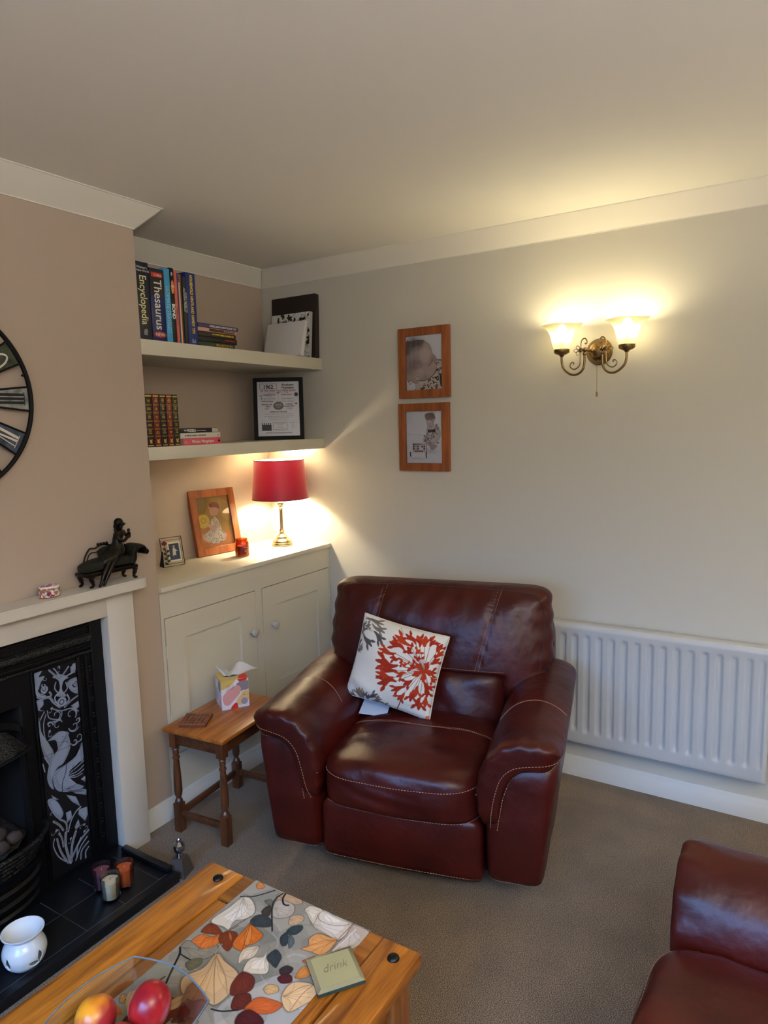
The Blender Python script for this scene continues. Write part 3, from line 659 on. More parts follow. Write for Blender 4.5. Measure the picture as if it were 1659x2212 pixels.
pbar(0.09,0.79,0.32,0.90); pbar(0.25,0.903,0.75,0.905); pbar(0.06,0.25,0.12,0.262); pbar(0.09,0.29,0.11,0.32)
for k in range(5): pbar(0.09+k*0.048, 0.76, 0.115+k*0.048, 0.785)
b.build('print_rules', ink, t)
ptx('1962', 0.265, 0.125, 0.0255, sx=1.02, bold=0.0007); ptx('Andrew', 0.73, 0.078, 0.0150, sx=1.25, bold=0.0005); ptx('Fountaine', 0.73, 0.128, 0.0135, sx=1.15, bold=0.0005)
ptx('IN THE YEAR YOU WERE BORN', 0.5, 0.185, 0.0152, redi, sx=0.83, bold=0.0003)
ptx('PRIME MINISTER', 0.29, 0.252, 0.0098, sx=0.85, bold=0.0002); ptx('UK MONARCH', 0.70, 0.252, 0.0098, sx=0.85, bold=0.0002); ptx('Conservative', 0.29, 0.280, 0.006)
ptx('Harold Macmillan', 0.29, 0.322, 0.0090, shear=0.3, sx=0.95); ptx('Queen Elizabeth II', 0.72, 0.322, 0.0088, shear=0.3, sx=0.9)
ptx('POPULAR SONG', 0.24, 0.372, 0.0085, bold=0.0003, sx=0.95); ptx('The Young Ones - Cliff Richard', 0.66, 0.372, 0.0072, shear=0.2, sx=0.95)
ptx('AVERAGE CAR', 0.22, 0.428, 0.0088, bold=0.0003, sx=0.95); ptx('PRICE', 0.25, 0.465, 0.0088, bold=0.0003); ptx('£829', 0.22, 0.508, 0.0110)
ptx('AVERAGE', 0.76, 0.428, 0.0088, bold=0.0003, sx=0.95); ptx('HOUSE PRICE', 0.76, 0.465, 0.0085, bold=0.0003); ptx('£2,552', 0.76, 0.508, 0.0110)
ptx('EVENTS OF THE YEAR', 0.5, 0.567, 0.0092, bold=0.0003, sx=0.95)
for v_, s_ in ((0.600, 'The world first passenger transatlantic satellite was launched in May'), (0.640, 'Panda crossings are introduced across the UK. The first James Bond film'), (0.668, 'became a major hit and was released in the cinema'), (0.700, 'Food and dancing, the twist was the craze')): ptx(s_, 0.5, v_, 0.0052, sx=0.97)
ptx('ON IN THE CINEMA', 0.53, 0.775, 0.0055); ptx('Film of the year', 0.53, 0.800, 0.0055); ptx('Dr No', 0.53, 0.825, 0.0055); ptx('The Music Man', 0.53, 0.850, 0.0055)
ptx('Shopping List', 0.85, 0.770, 0.0075, shear=0.2); ptx('Bread   5d', 0.86, 0.812, 0.006); ptx('Butter  1s', 0.86, 0.845, 0.006); ptx('Tea     2s', 0.86, 0.875, 0.006)
ptx('UK POPULATION 53,250,000 according to', 0.5, 0.950, 0.0075, bold=0.0002, sx=1.0)
b = MB(); b.prism([(0.0265*math.cos(a), 0.0205*math.sin(a)) for a in [k*PI/16 for k in range(32)]], 0, 0.0004, T=T @ FRONT(-PW/2+0.50*PW, 0.0058, 0.02+PH*0.555)); b.build('print_disc', gri, t)
b = MB(); b.prism([(0.010*math.cos(a), 0.010*math.sin(a)) for a in [k*PI/16 for k in range(32)]], 0, 0.0004, T=T @ FRONT(-PW/2+0.93*PW, 0.0058, 0.02+PH*0.76)); b.build('print_seal', mat('navy seal', (44,50,92), 0.6), t)
b = MB(); b.box((-PW/2+0.90*PW, 0.0052, 0.02+PH*0.575), (-PW/2+0.95*PW, 0.0060, 0.02+PH*0.605), 0, T); b.build('print_house', redi, t)
for s_, v_ in (('AVERAGE', 0.425), ('WAGE £799', 0.452), ('a year', 0.478)): text('print_text', s_, 0.0068, inkw, t, T @ FRONT(0, 0.0050, 0.02+PH*(1-v_)), 1.0, 'CENTER', 0, 0.0001)
b = MB(); b.box((-0.02, 0.03, 0.0), (0.02, 0.034, 0.24), 0, Matrix.Translation((0, 0.052, 0)) @ Matrix.Rotation(0.20, 4, 'X')); b.build('easel_leg', blackm, t)
# small glass frame with a rose
t = thing('glass_photo_frame', 'small metal edged glass frame with a red rose and tiny photo', 'photo frame', (-0.800, -0.108, zc), math.radians(-14))
T = Matrix.Rotation(-0.20, 4, 'X'); W2, H2 = 0.104, 0.134
b = MB(); r = 0.0021
def fr(x0, z0, x1, z1): b.tube([T @ Vector((x, 0, z)) for x, z in ((x0, z0+r), (x1, z0+r), (x1, z1), (x0, z1))], r, 6, True)
fr(-W2/2, 0, W2/2, H2); b.tube([T @ Vector((W2/2-0.008, 0, r)), T @ Vector((W2/2-0.008, 0, H2))], 0.0008, 5); b.tube([T @ Vector((-W2/2, 0, 0.012)), T @ Vector((W2/2, 0, 0.012))], 0.0008, 5); b.tube([T @ Vector((-W2/2, 0, H2-0.012)), T @ Vector((W2/2, 0, H2-0.012))], 0.0008, 5)
b.build('frame', blackm, t, True)
b = MB(); b.box((-W2/2+0.001, -0.0005, 0.002), (W2/2-0.001, 0.0005, H2-0.001), 0, T); b.build('glass', clearg, t)
b = MB()
for (x0, z0, x1, z1) in ((-0.022, 0.022, -0.016, 0.112), (0.034, 0.022, 0.040, 0.112), (-0.016, 0.022, 0.034, 0.030), (-0.016, 0.104, 0.034, 0.112)): b.box((x0, -0.004, z0), (x1, -0.001, z1), 0.0004, T)
b.build('photo_mount', mat('cream mount', (220,212,190), 0.6), t)
cv = Cv(0.050, 0.074, 1200, (52,62,84)); cv.blob([(0.016,0.0),(0.032,0.0),(0.032,0.03),(0.034,0.045),(0.026,0.054),(0.018,0.046)], (200,200,190)); cv.disc((0.025,0.060), 0.006, (176,136,116)); cv.line([(0.028,0.044),(0.040,0.040)], 0.004, (200,200,190)); cv.blob([(0.016,0),(0.034,0),(0.034,0.018),(0.016,0.018)], (60,70,100))
cv.obj('photo', lambda x, y: tuple(T @ Vector((-0.016+x, -0.0015, 0.030+y))), printm, t)
rose = mat('dried rose red', (120,32,30), 0.7); leafm = mat('rose leaf green', (44,56,30), 0.7)
b = MB(); rng = random.Random(3)
for k in range(14):
    a = k*2.4; rr = 0.0022+0.0006*k; b.ball(T @ Vector((-0.036+rr*math.cos(a), -0.006, 0.110+rr*math.sin(a)*0.8)), (0.0045, 0.003, 0.0042), 8, 6)
b.build('rose', rose, t, True)
b = MB(); b.tube([T @ Vector(p) for p in ((-0.036, -0.004, 0.106), (-0.034, -0.004, 0.07), (-0.030, -0.004, 0.03), (-0.028, -0.004, 0.012))], 0.0012, 6)
for k in range(7):
    z_ = 0.012+k*0.011; sg = 1 if k % 2 else -1
    b.prism([(0, 0), (0.006, 0.006), (0.013, 0.005), (0.018, 0), (0.012, -0.005), (0.005, -0.004)], -0.0006, 0.0006, T=T @ Matrix.Translation((-0.031, -0.005, z_)) @ Matrix.Rotation(PI/2, 4, 'X') @ Matrix.Rotation((0.6 if sg > 0 else 2.4), 4, 'Z'))
b.build('rose_stem', leafm, t)
b = MB(); b.prism([(0.0, 0.0), (0.046, 0.0), (0.012, 0.072), (0.004, 0.074)], -0.0015, 0.0015, T=frame_axes((-0.050, 0.004, 0.0), (0.05,0.99,0), (0,0,1))); b.build('easel_leg', mat('black card', (20,20,22), 0.8), t)
# ------------------------------------------------------------------ red table lamp
LX, LY = -0.158, -0.205
t = thing('table_lamp', 'brushed metal table lamp with a crimson drum shade on the cream cupboard', 'lamp', (LX, LY, zc))
b = MB(); b.lathe([(0, 0), (0.054, 0), (0.056, 0.003), (0.056, 0.010), (0.051, 0.015), (0.052, 0.020), (0.047, 0.028), (0.034, 0.036), (0.029, 0.044), (0.030, 0.048), (0.021, 0.056), (0.013, 0.066), (0.011, 0.076), (0, 0.076)], 48); b.build('base', nickel, t, True, 50)
b = MB(); b.lathe([(0.012, 0.070), (0.0155, 0.076), (0.011, 0.083), (0.0090, 0.092), (0.0092, 0.175), (0.0095, 0.192), (0.013, 0.199), (0.0100, 0.205), (0.0110, 0.209)], 32); b.ball((0, 0, 0.224), 0.0185, 24, 16); b.lathe([(0.010, 0.240), (0.013, 0.246), (0.012, 0.300), (0.0, 0.300)], 24); b.build('stem', nickel, t, True, 50)
shm = translucent('crimson satin', (146,9,50), (176,8,52), 0.09, rough=0.42)
nt = shm.node_tree; shm.node_tree.nodes['Principled BSDF'].inputs['Sheen Weight'].default_value = 0.3
S0, S1, R0, R1 = 0.248, 0.452, 0.147, 0.130
b = MB(); b.lathe([(R0, S0), (R1, S1)], 96); b.build('lamp_shade', shm, t, True)
b = MB(); b.lathe([(R0-0.002, S0+0.001), (R1-0.002, S1-0.001)], 96); b.build('shade_lining', translucent('white lining', (236,228,214), (236,170,150), 0.12), t, True)
trm = mat('dark crimson binding', (84,8,26), 0.6)
for r_, z_ in ((R0-0.0005, S0+0.001), (R1-0.0005, S1-0.001)):
    b = MB(); b.tube([(r_*math.cos(a), r_*math.sin(a), z_) for a in [k*PI/36 for k in range(72)]], 0.0018, 6, True); b.build('shade_trim', trm, t, True)
b = MB()
for k in range(3):
    a = k*2*PI/3; b.tube([(0.012*math.cos(a), 0.012*math.sin(a), 0.330), (0.122*math.cos(a), 0.122*math.sin(a), S1-0.012)], 0.0012, 5)
b.tube([(0.012*math.cos(a), 0.012*math.sin(a), 0.330) for a in [k*PI/8 for k in range(16)]], 0.0015, 5, True); b.build('shade_carrier', chrome, t, True)
bulbm = mat('glowing bulb', (255,255,255), 0.5, emit=(255,240,205), estr=LAMP_E)
b = MB(); b.ball((0, 0, 0.362), (0.028, 0.028, 0.030), 12, 8); b.build('bulb', bulbm, t, True)
b = MB(); b.tube(smooth_path([(0.05, 0.01, 0.003), (0.10, 0.06, 0.003), (0.105, 0.12, 0.003), (0.13, 0.19, 0.003)], 8), 0.0022, 6); b.build('power_cord', white, t, True)
# ------------------------------------------------------------------ candle jar
t = thing('candle_jar', 'amber glass jar candle beside the leaning cherry frame', 'candle', (-0.478, -0.222, zc))
amber = glass('amber glass', (232,176,104), 0.10); nt = amber.node_tree
r_ = 0.0335
b = MB(); b.lathe([(0.0, 0.0), (0.030, 0.0), (r_, 0.004), (r_, 0.066), (0.031, 0.073), (0.0275, 0.077), (0.0275, 0.079), (0.029, 0.080), (0.029, 0.086), (0.0265, 0.086), (0.0265, 0.076), (0.0305, 0.068), (r_-0.003, 0.064), (r_-0.003, 0.005), (0.0, 0.004)], 48); b.build('jar', amber, t, True)
b = MB(); b.lathe([(0.0, 0.005), (r_-0.0035, 0.005), (r_-0.0035, 0.052), (0.0, 0.052)], 32); b.tube([(0, 0, 0.052), (0.001, 0, 0.060)], 0.001, 5); b.build('wax', mat('brown wax', (190,104,40), 0.5), t, True)
for s_, z_, sz in (('BERRY', 0.045, 0.0060), ('spiced', 0.033, 0.004), ('candle', 0.026, 0.004), ('●●', 0.018, 0.003)):
    if s_[0] != '●': text('jar_print', s_, sz, inkw, t, frame_axes((-r_*1.015*0.30, -r_*1.015*0.954, z_), (0.954,-0.30,0), (0,0,1)), 1.1, 'CENTER')
# ------------------------------------------------------------------ wall sconce
SY, SZ = -1.808, 1.853
t = thing('wall_light', 'antique brass twin arm wall light with frosted bell shades and pull cord', 'wall light', (0, SY, SZ), -PI/2)
TW = frame_axes((0, 0, 0), (1,0,0), (0,0,1))  # lathe axis out of the wall (-y local)
b = MB(); b.lathe([(0, 0.001), (0.052, 0.001), (0.053, 0.006), (0.048, 0.010), (0.046, 0.016), (0.040, 0.022), (0.037, 0.030), (0.026, 0.036), (0.022, 0.040), (0.020, 0.046), (0.010, 0.050), (0, 0.051)], 48, T=TW); b.build('wall_plate', brass, t, True, 40)
glz = translucent('frosted glass', (214,204,172), (150,142,112), 0.34, clear=0.36, rough=0.35)
bulbs = mat('lit bulb', (255,255,255), 0.5, emit=(255,241,196), estr=SCONCE_E)
for sg in (-1, 1):
    X = lambda u: sg*u
    b = MB(); yy = -0.098
    arm = [(0.128, -0.016), (0.127, -0.040), (0.121, -0.062), (0.104, -0.081), (0.083, -0.092), (0.061, -0.090), (0.043, -0.075), (0.036, -0.052), (0.035, -0.016)]
    b.tube(smooth_path([(X(u), yy, z) for u, z in arm], 6), 0.0048, 10)
    b.tube(smooth_path([(X(0.035), yy, -0.018), (X(0.034), yy+0.008, 0.0), (X(0.022), -0.050, 0.003), (X(0.012), -0.030, 0.0)], 6), 0.0055, 10)
    b.ball((X(0.035), yy, -0.012), 0.0085, 12, 8); b.ball((X(0.034), yy, 0.004), 0.0095, 12, 8); b.ball((X(0.020), -0.048, 0.003), 0.008, 12, 8)
    b.build('arm', brass, t, True)
    b = MB()
    sc = [(0.080, -0.052), (0.077, -0.047), (0.083, -0.043), (0.091, -0.050), (0.090, -0.062), (0.076, -0.071), (0.060, -0.064), (0.052, -0.050), (0.050, -0.020), (0.048, 0.004), (0.049, 0.030), (0.044, 0.043), (0.034, 0.048), (0.026, 0.040), (0.025, 0.030), (0.030, 0.026), (0.033, 0.030)]
    b.tube(smooth_path([(X(u), yy-0.004, z) for u, z in sc], 5), 0.0026, 8)
    b.box((min(X(0.042), X(0.056)), yy-0.008, -0.006), (max(X(0.042), X(0.056)), yy+0.002, 0.010), 0.002)
    for a in (-1.0, 0.0, 1.0):   # little three leaf spray
        ca, sa = math.cos(a), math.sin(a); L_ = 0.024 if a == 0 else 0.021
        pts = [(0.054, 0.002)]+[(0.054+ca*L_*f-sa*wd, 0.002+sa*L_*f+ca*wd) for f, wd in ((0.35, 0.006), (0.75, 0.006), (1.0, 0.0), (0.75, -0.006), (0.35, -0.006))]
        b.tube(smooth_path([(X(u), yy-0.004, z) for u, z in pts], 4, True), 0.0012, 6, True)
    b.build('scroll', brass, t, True)
    c0 = (X(0.128), yy)
    b = MB(); b.lathe([(0, -0.018), (0.007, -0.018), (0.010, -0.012), (0.028, -0.004), (0.031, 0.000), (0.031, 0.011), (0.029, 0.012), (0, 0.010)], 36, (c0[0], c0[1], 0)); b.build('lamp_cup', brass, t, True, 40)
    b = MB()
    pr = [(0.029, 0.011), (0.032, 0.016), (0.038, 0.032), (0.042, 0.052), (0.047, 0.070), (0.056, 0.086), (0.070, 0.099), (0.083, 0.106), (0.0845, 0.1085), (0.081, 0.1085), (0.068, 0.102), (0.054, 0.088), (0.045, 0.071), (0.040, 0.052), (0.036, 0.032), (0.030, 0.017), (0.027, 0.012)]
    V = []; F = []; n = len(pr); segs = 64
    for i in range(segs):
        a = 2*PI*i/segs; q4 = abs(math.cos(2*a)) if False else 0.5+0.5*math.cos(4*a)
        for r_, z_ in pr:
            k_ = max(0, (z_-0.07)/0.04); V.append((c0[0]+(r_*(1-0.02*k_*q4))*math.cos(a), c0[1]+(r_*(1-0.02*k_*q4))*math.sin(a)*0.92, z_+0.004*k_*(q4-0.5)))
    for i in range(segs):
        j = (i+1) % segs
        for k in range(n): F.append([i*n+k, j*n+k, j*n+(k+1) % n, i*n+(k+1) % n])
    mesh('glass_shade', V, F, glz, t, True)
    b = MB(); b.lathe([(0, 0.012), (0.010, 0.012), (0.010, 0.050), (0, 0.052)], 16, (c0[0], c0[1], 0)); bb = b.build('lamp_holder', white, t, True)
    b = MB(); b.ball((c0[0], c0[1], 0.079), (0.021, 0.021, 0.031 if sg < 0 else 0.034), 12, 8); b.build('bulb', bulbs, t, True)
b = MB(); b.tube([(-0.001, -0.040, -0.040), (0, -0.041, -0.165)], 0.0008, 5); b.tube([(0, -0.030, -0.032), (-0.001, -0.040, -0.044)], 0.002, 6); b.build('pull_cord', brass, t, True)
b = MB(); b.lathe([(0, -0.182), (0.0035, -0.182), (0.0035, -0.164), (0.001, -0.161), (0, -0.161)], 12, (0, -0.041, 0)); b.build('cord_pull', brass, t, True)
# ------------------------------------------------------------------ radiator
t = thing('radiator', 'long white ribbed panel radiator on the cream wall behind the armchair', 'radiator', (0, -2.04, 0.19), -PI/2)
ry0, ry1, rh, pitch, yf = -0.440, 0.432, 0.530, 0.0505, -0.092
NX = int((ry1-ry0)/pitch*10); V = []; F = []; zs = [0, 0.004, 0.010, 0.022, 0.040, 0.052, 0.058, 0.064, 0.072, 0.08, 0.14, 0.2, 0.27, 0.34, 0.40, 0.46, 0.474, 0.480, 0.486, 0.494, 0.508, 0.518, 0.526, 0.530]
sst = lambda e0, e1, x: (lambda q_: q_*q_*(3-2*q_))(min(1, max(0, (x-e0)/(e1-e0))))
for i in range(NX+1):
    x = ry0+(ry1-ry0)*i/NX; ph = abs(((x+0.018)/pitch) % 1-0.5)  # 0 at channel centre
    ch = 1-sst(0.14, 0.24, ph); edge = min(sst(0, 0.010, x-ry0), sst(0, 0.010, ry1-x)); inner = sst(0.018, 0.022, x-ry0)*sst(0.018, 0.022, ry1-x)
    for z in zs:
        zf = sst(0.052, 0.074, z)*sst(0.0, 0.016, 0.490-z); d = 0.009*ch*zf*inner
        rim = min(1, sst(0, 0.006, z)*1.0, sst(0, 0.012, rh-z)); y = yf+d+0.010*(1-min(edge, rim)); V.append((x, y, z))
nz = len(zs)
for i in range(NX):
    for j in range(nz-1): F.append([i*nz+j, (i+1)*nz+j, (i+1)*nz+j+1, i*nz+j+1])
mesh('front_panel', V, F, radp, t, True)
b = MB(); b.box((ry0, yf+0.010, 0.001), (ry1, yf+0.018, rh-0.001), 0.002); b.box((ry0, yf+0.012, rh-0.010), (ry1, -0.030, rh+0.001), 0.003); b.box((ry0, yf+0.012, 0.02), (ry0+0.003, -0.030, rh-0.005)); b.box((ry1-0.003, yf+0.012, 0.02), (ry1, -0.030, rh-0.005)); b.box((ry0, -0.036, 0.001), (ry1, -0.028, rh-0.001), 0.002); b.build('back_panel', radp, t, True)
b = MB()
for x in (-0.3, 0.3): b.box((x-0.015, -0.030, 0.05), (x+0.015, -0.0005, 0.45), 0.001)
b.build('wall_bracket', radp, t)
b = MB(); b.tube([(ry0-0.02, -0.06, -0.189), (ry0-0.02, -0.06, 0.03), (ry0+0.01, -0.06, 0.03)], 0.0075, 8); b.build('pipe', chrome, t, True)
# ------------------------------------------------------------------ leather seating
def seating(label, cat, name, loc, rz, seats, seed):
    t = thing(name, label, cat, loc, rz)
    rnd = random.Random(seed); AW = 0.268 if seed < 2 else 0.235; W = 2*AW+sum(seats); nz = lambda v, s: noise.noise(Vector((v[0]*s+seed, v[1]*s, v[2]*s)))
    parts = []
    curve = [(0.020, 0.530), (0.058, 0.548), (0.118, 0.553), (0.172, 0.536), (0.212, 0.492), (0.232, 0.425), (0.238, 0.345), (0.238, 0.276)]
    th = [0.034, 0.042, 0.048, 0.050, 0.048, 0.042, 0.034, 0.020]
    SP = smooth_path([(x, 0, z) for x, z in curve], 8); NS = len(SP)-1
    def C_(s):
        f = min(max(s, 0), 1)*NS; i = min(int(f), NS-1); q_ = f-i; p = SP[i].lerp(SP[i+1], q_)
        tg = (SP[min(i+2, NS)]-SP[max(i-1, 0)]).normalized(); n = Vector((-tg.z, 0, tg.x)); return p, n
    for side in (0, 1):
        mx_ = (lambda x: x) if side == 0 else (lambda x: W-x)
        def body(x, y, z, q):
            lo = max(0, 0.115-z)
            x = x+0.075*(1-z/0.52)*max(0, (0.16-x)/0.16); 
            if x < 0.15: x += lo*1.35*min(1, (0.15-x)/0.08)
            y = y+lo*0.85*(1 if y < 0.2 else 0)-0.012*math.exp(-((z-0.32)/0.16)**2)*(1 if y < 0.1 else 0)
            w_ = 0.004*nz((x, y, z), 7)
            if x > 0.15: z -= (x-0.15)*1.0*max(0, (z-0.34)/0.2)
            return (mx_(x*AW/0.268+w_), y+w_, z)
        p = puffy('arm_body', (0.139, 0.405, 0.29), (0.122, 0.40, 0.25), 9, 22, body, leather, t); parts.append(p)
        def pad(x, y, z, q):
            s = (x+1)/2; p, n = C_(s*1.0); f = min(max(s, 0), 1)*(len(th)-1); i = min(int(f), len(th)-2); tk = th[i]*(1-(f-i))+th[i+1]*(f-i)
            yy = (-0.026 if seed < 2 else -0.006)+(y+1)/2*0.80; fr = max(0, 1-(yy+0.026)/0.10)
            puck = (0.0035 if seed < 2 else 0.006)*fr*math.sin(s*(60 if seed < 2 else 44)+seed)+0.004*nz((s*2, yy*2, z), 3)
            rise = 0.020*min(1, max(0, (yy-0.05)/0.5))*(1 if s < 0.7 else max(0, 1-(s-0.7)*3.3))
            v = p+n*(z*tk+puck*(1 if z > 0 else 0)+z*0.014*fr); return (mx_(v.x*AW/0.268), yy-0.006*fr, v.z+(rise if seed < 2 else -0.026+rise*0.3))
        p = puffy('arm_pad', (0, 0, 0), (1, 1, 1), 6.5, 34, pad, leather, t); parts.append(p)
    x0 = AW; seatobjs = []
    for w_ in seats:
        c = x0+w_/2; hw = w_/2
        def foot(x, y, z, q):
            lo = max(0, 0.095-z); y = y+lo*0.9*(1 if y < 0.08 else 0)-0.010*math.exp(-((z-0.2)/0.08)**2)*(1-((x-c)/hw)**2)*(1 if y < 0.08 else 0); return (x, y, z+0.003*nz((x, y, z), 6))
        f_ = puffy('footrest', (c, 0.075, 0.172), (hw+0.002, 0.073, 0.127), 9, 20, foot, leather, t); parts.append(f_)
        def seat(x, y, z, q):
            u = (x-c)/hw; top = 1 if q[2] > 0.3 else 0
            z = z+top*(0.020*(1-u*u)-0.016*max(0, (y-0.2)))
            g = math.exp(-((y-0.315-0.02*u*u)/0.010)**2)*0.006*top; z -= g
            if q[1] < -0.5: y -= 0.014*(1-u*u)*math.exp(-((z-0.35)/0.07)**2); y += 0.007*nz((x*2.2+z*3, z*7, 1), 3.2)
            z += top*0.005*nz((x*1.3, y*2.6, 2), 6); return (x, y, z)
        s_ = puffy('seat_cushion', (c, 0.270, 0.357), (hw+0.003, 0.300, 0.092), 5.5, 40, seat, leather, t); parts.append(s_); seatobjs.append((s_, f_, c, hw)); x0 += w_
    nB = len(seats); bw = (W-0.17)/nB; bx0 = 0.075
    for i in range(nB):
        c = bx0+bw*(i+0.5); hw = bw/2; sc_ = hw/0.465
        def back(x, y, z, q):
            u = (x-c)/hw; v = (z-0.715)/0.215; ac = abs(x-c)/sc_
            sm = lambda e0, e1, t_: (lambda k_: k_*k_*(3-2*k_))(min(1, max(0, (t_-e0)/(e1-e0))))
            if q[1] < -0.2:
                for xs, xb in ((-0.215, -0.27), (0.262, 0.18)):
                    xv = c+sc_*(xs+(xb-xs)*max(0, (0.93-z)/0.33)); y += 0.009*math.exp(-((x-xv)/0.007)**2)*sm(0.58, 0.62, z)
                y += math.sin(x*62+3*math.sin(z*9+seed))*0.0026*math.exp(-((z-0.88)/0.06)**2)+0.006*nz((x*1.4, 1, z*0.7), 5)
                y -= 0.014*(1-u*u)*max(0, 1-((z-0.76)/0.18)**2)
                y += 0.075*(1-sm(0.585, 0.612, z))*(1-sm(0.262, 0.305, ac))      # hollow that holds the lumbar pad
                y += 0.006*math.exp(-((ac-0.30)/0.010)**2)*(1-sm(0.58, 0.62, z))
            x = c+(x-c)*(1-0.030*max(0, v))
            if v < 0: x = c+(x-c)*(1-0.07*max(0, -v-0.2)); z += 0.035*u**4*sm(0.0, 1.0, -v)
            if abs(u) > 0.85: x += 0.0035*math.sin(z*85+seed)*(1 if x > c else -1)
            y += 0.24*(z-0.55); return (x, y, z)
        p = puffy('back_cushion', (c, 0.585, 0.715), (hw, 0.105, 0.215), 3.0, 56, back, leather, t, 13); parts.append(p)
        def lum(x, y, z, q):
            u = (x-c)/(0.292*sc_); y += 0.005*math.sin(x*40+z*20+2*nz((x, 1, z), 6))*(1 if q[1] < 0 else 0)*math.exp(-((u)/0.9)**6)-0.012*(1-u*u)*(1 if q[1] < 0 else 0)
            return (x, y+0.20*(z-0.5), z)
        p = puffy('lumbar_cushion', (c, 0.562, 0.508), (0.292*sc_, 0.092, 0.112), 3.4, 26, lum, leather, t, 7); parts.append(p)
    def shell(x, y, z, q): return (x, y+0.10*(z-0.45)-0.02, z)
    puffy('back_shell', (W/2, 0.755, 0.44), (W/2-0.10, 0.062, 0.375), 9, 16, shell, leather, t)
    box('plinth', (0.22, 0.20, 0.0), (W-0.22, 0.66, 0.06), blackm, t, 0.004)
    # stitched seams, laid on the leather by casting onto the finished parts
    bv = bvh_of(parts); mb = MB(); N = 60
    def front(pl, cl=True): dashes(mb, snap(bv, smooth_path([(x, 0, z) for x, z in pl], 14), (0, 1, 0)))
    bandA = [(0.000, 0.540), (0.06, 0.537), (0.115, 0.530), (0.160, 0.516), (0.196, 0.480), (0.216, 0.42), (0.227, 0.36), (0.235, 0.29)]
    bandB = [(0.000, 0.514), (0.06, 0.512), (0.110, 0.504), (0.145, 0.488), (0.174, 0.455), (0.192, 0.41), (0.204, 0.345), (0.212, 0.29)]
    for side in (0, 1):
        M_ = (lambda L_: L_) if side == 0 else (lambda L_: [(W-x, z) for x, z in L_])
        front(M_(bandA)); front(M_(bandB)); front(M_([(0.075, 0.094), (0.16, 0.091), (0.262, 0.090)]))
        arc = [((0.02 if side == 0 else W-0.02)+(0.235*k/20)*(1 if side == 0 else -1), 0.27+0.03*math.sin(k/20*PI), 0) for k in range(21)]
        dashes(mb, snap(bv, [Vector((p[0], p[1], 0.75)) for p in arc], (0, 0, -1)), 0.0009, 0.02, 0.001)
    for s_, f_, c, hw in seatobjs:
        sz_ = 0.0 if seed < 2 else 0.022
        front([(c-hw+0.004, 0.404+sz_), (c-hw/2, 0.398+sz_), (c, 0.396+sz_), (c+hw/2, 0.400+sz_), (c+hw-0.004, 0.410+sz_)])
        front([(c-hw+0.004, 0.288), (c-hw/2, 0.283), (c, 0.283), (c+hw/2, 0.287), (c+hw-0.004, 0.294)])
        front([(c-hw+0.004, 0.089), (c, 0.086), (c+hw-0.004, 0.093)])
        for dy in (0, 0.007):
            dashes(mb, snap(bv, [Vector((c-hw+0.012+(2*hw-0.024)*k/40, 0.309+dy+0.02*((k-20)/20)**2, 0.6)) for k in range(41)], (0, 0, -1)), 0.0008, 0.004, 0.003)
    for i in range(nB):
        c = bx0+bw*(i+0.5); hw = bw/2; sc_ = hw/0.465
        for xs, xb in ((-0.215, -0.27), (0.262, 0.18)):
            for dx in (-0.007, 0.007):
                pts = [Vector((c+sc_*(xs+(xb-xs)*(k/24))+dx, 0, 0.935-0.33*k/24)) for k in range(25)]; dashes(mb, snap(bv, pts, (0, 1, 0)), 0.0008, 0.004, 0.003)
        dashes(mb, snap(bv, [Vector((c-hw*0.62+hw*1.24*k/30, 0, 0.622)) for k in range(31)], (0, 1, 0)), 0.0008, 0.004, 0.003)
    mb.build('stitching', stitch, t)
    pb = MB()
    for i in range(nB):
        c = bx0+bw*(i+0.5); hw = bw/2
        pl = [(c-hw*0.90, 0.62), (c-hw*0.93, 0.72), (c-hw*0.93, 0.83), (c-hw*0.89, 0.885), (c-hw*0.80, 0.912), (c-hw*0.4, 0.920), (c, 0.922), (c+hw*0.4, 0.920), (c+hw*0.80, 0.912), (c+hw*0.89, 0.885), (c+hw*0.93, 0.83), (c+hw*0.93, 0.72), (c+hw*0.90, 0.62)]
        q_ = snap(bv, smooth_path([(x, 0, z) for x, z in pl], 8), (0, 1, 0), off=0.0003)
        if len(q_) > 4: pb.tube(q_, 0.0022, 6)
    pb.build('piping', piping, t, True)
    return t
Ux, Uy = 0.2265, -0.9740
seating('oxblood leather recliner armchair with a floral cushion, in the alcove corner', 'armchair', 'armchair', (-1.165-0.13*Ux, -1.029-0.13*Uy, 0), math.atan2(Uy, Ux), [0.564], 1.0)
seating('oxblood leather sofa end cut off at the lower right, on the carpet', 'sofa', 'sofa', (-1.148, -2.352, 0), PI, [0.60, 0.60], 4.0)
# ------------------------------------------------------------------ scatter cushion (a thing of its own on the chair)
def w2(u, w, z): return Vector((-1.165, -1.029, 0))+Vector((Ux, Uy, 0))*u+Vector((-Uy, Ux, 0))*w+Vector((0, 0, z))
TLc, TRc, BRc, BLc = w2(0.165, 0.460, 0.833), w2(0.515, 0.425, 0.767), w2(0.425, 0.375, 0.460), w2(0.090, 0.350, 0.534)
cc = (TLc+TRc+BRc+BLc)/4; ex = ((TRc-TLc)+(BRc-BLc)).normalized(); ey = ((TLc-BLc)+(TRc-BRc)); ey = (ey-ex*ey.dot(ex)).normalized(); ez = ex.cross(ey)
cw = ((TRc-TLc).length+(BRc-BLc).length)/2; chh = ((TLc-BLc).length+(TRc-BRc).length)/2
t = thing('scatter_cushion', 'white cushion with a rust red agapanthus and grey flowers on the armchair', 'cushion', (0,0,0))
t.matrix_world = Matrix(((ex.x, ey.x, ez.x, cc.x), (ex.y, ey.y, ez.y, cc.y), (ex.z, ey.z, ez.z, cc.z), (0,0,0,1)))
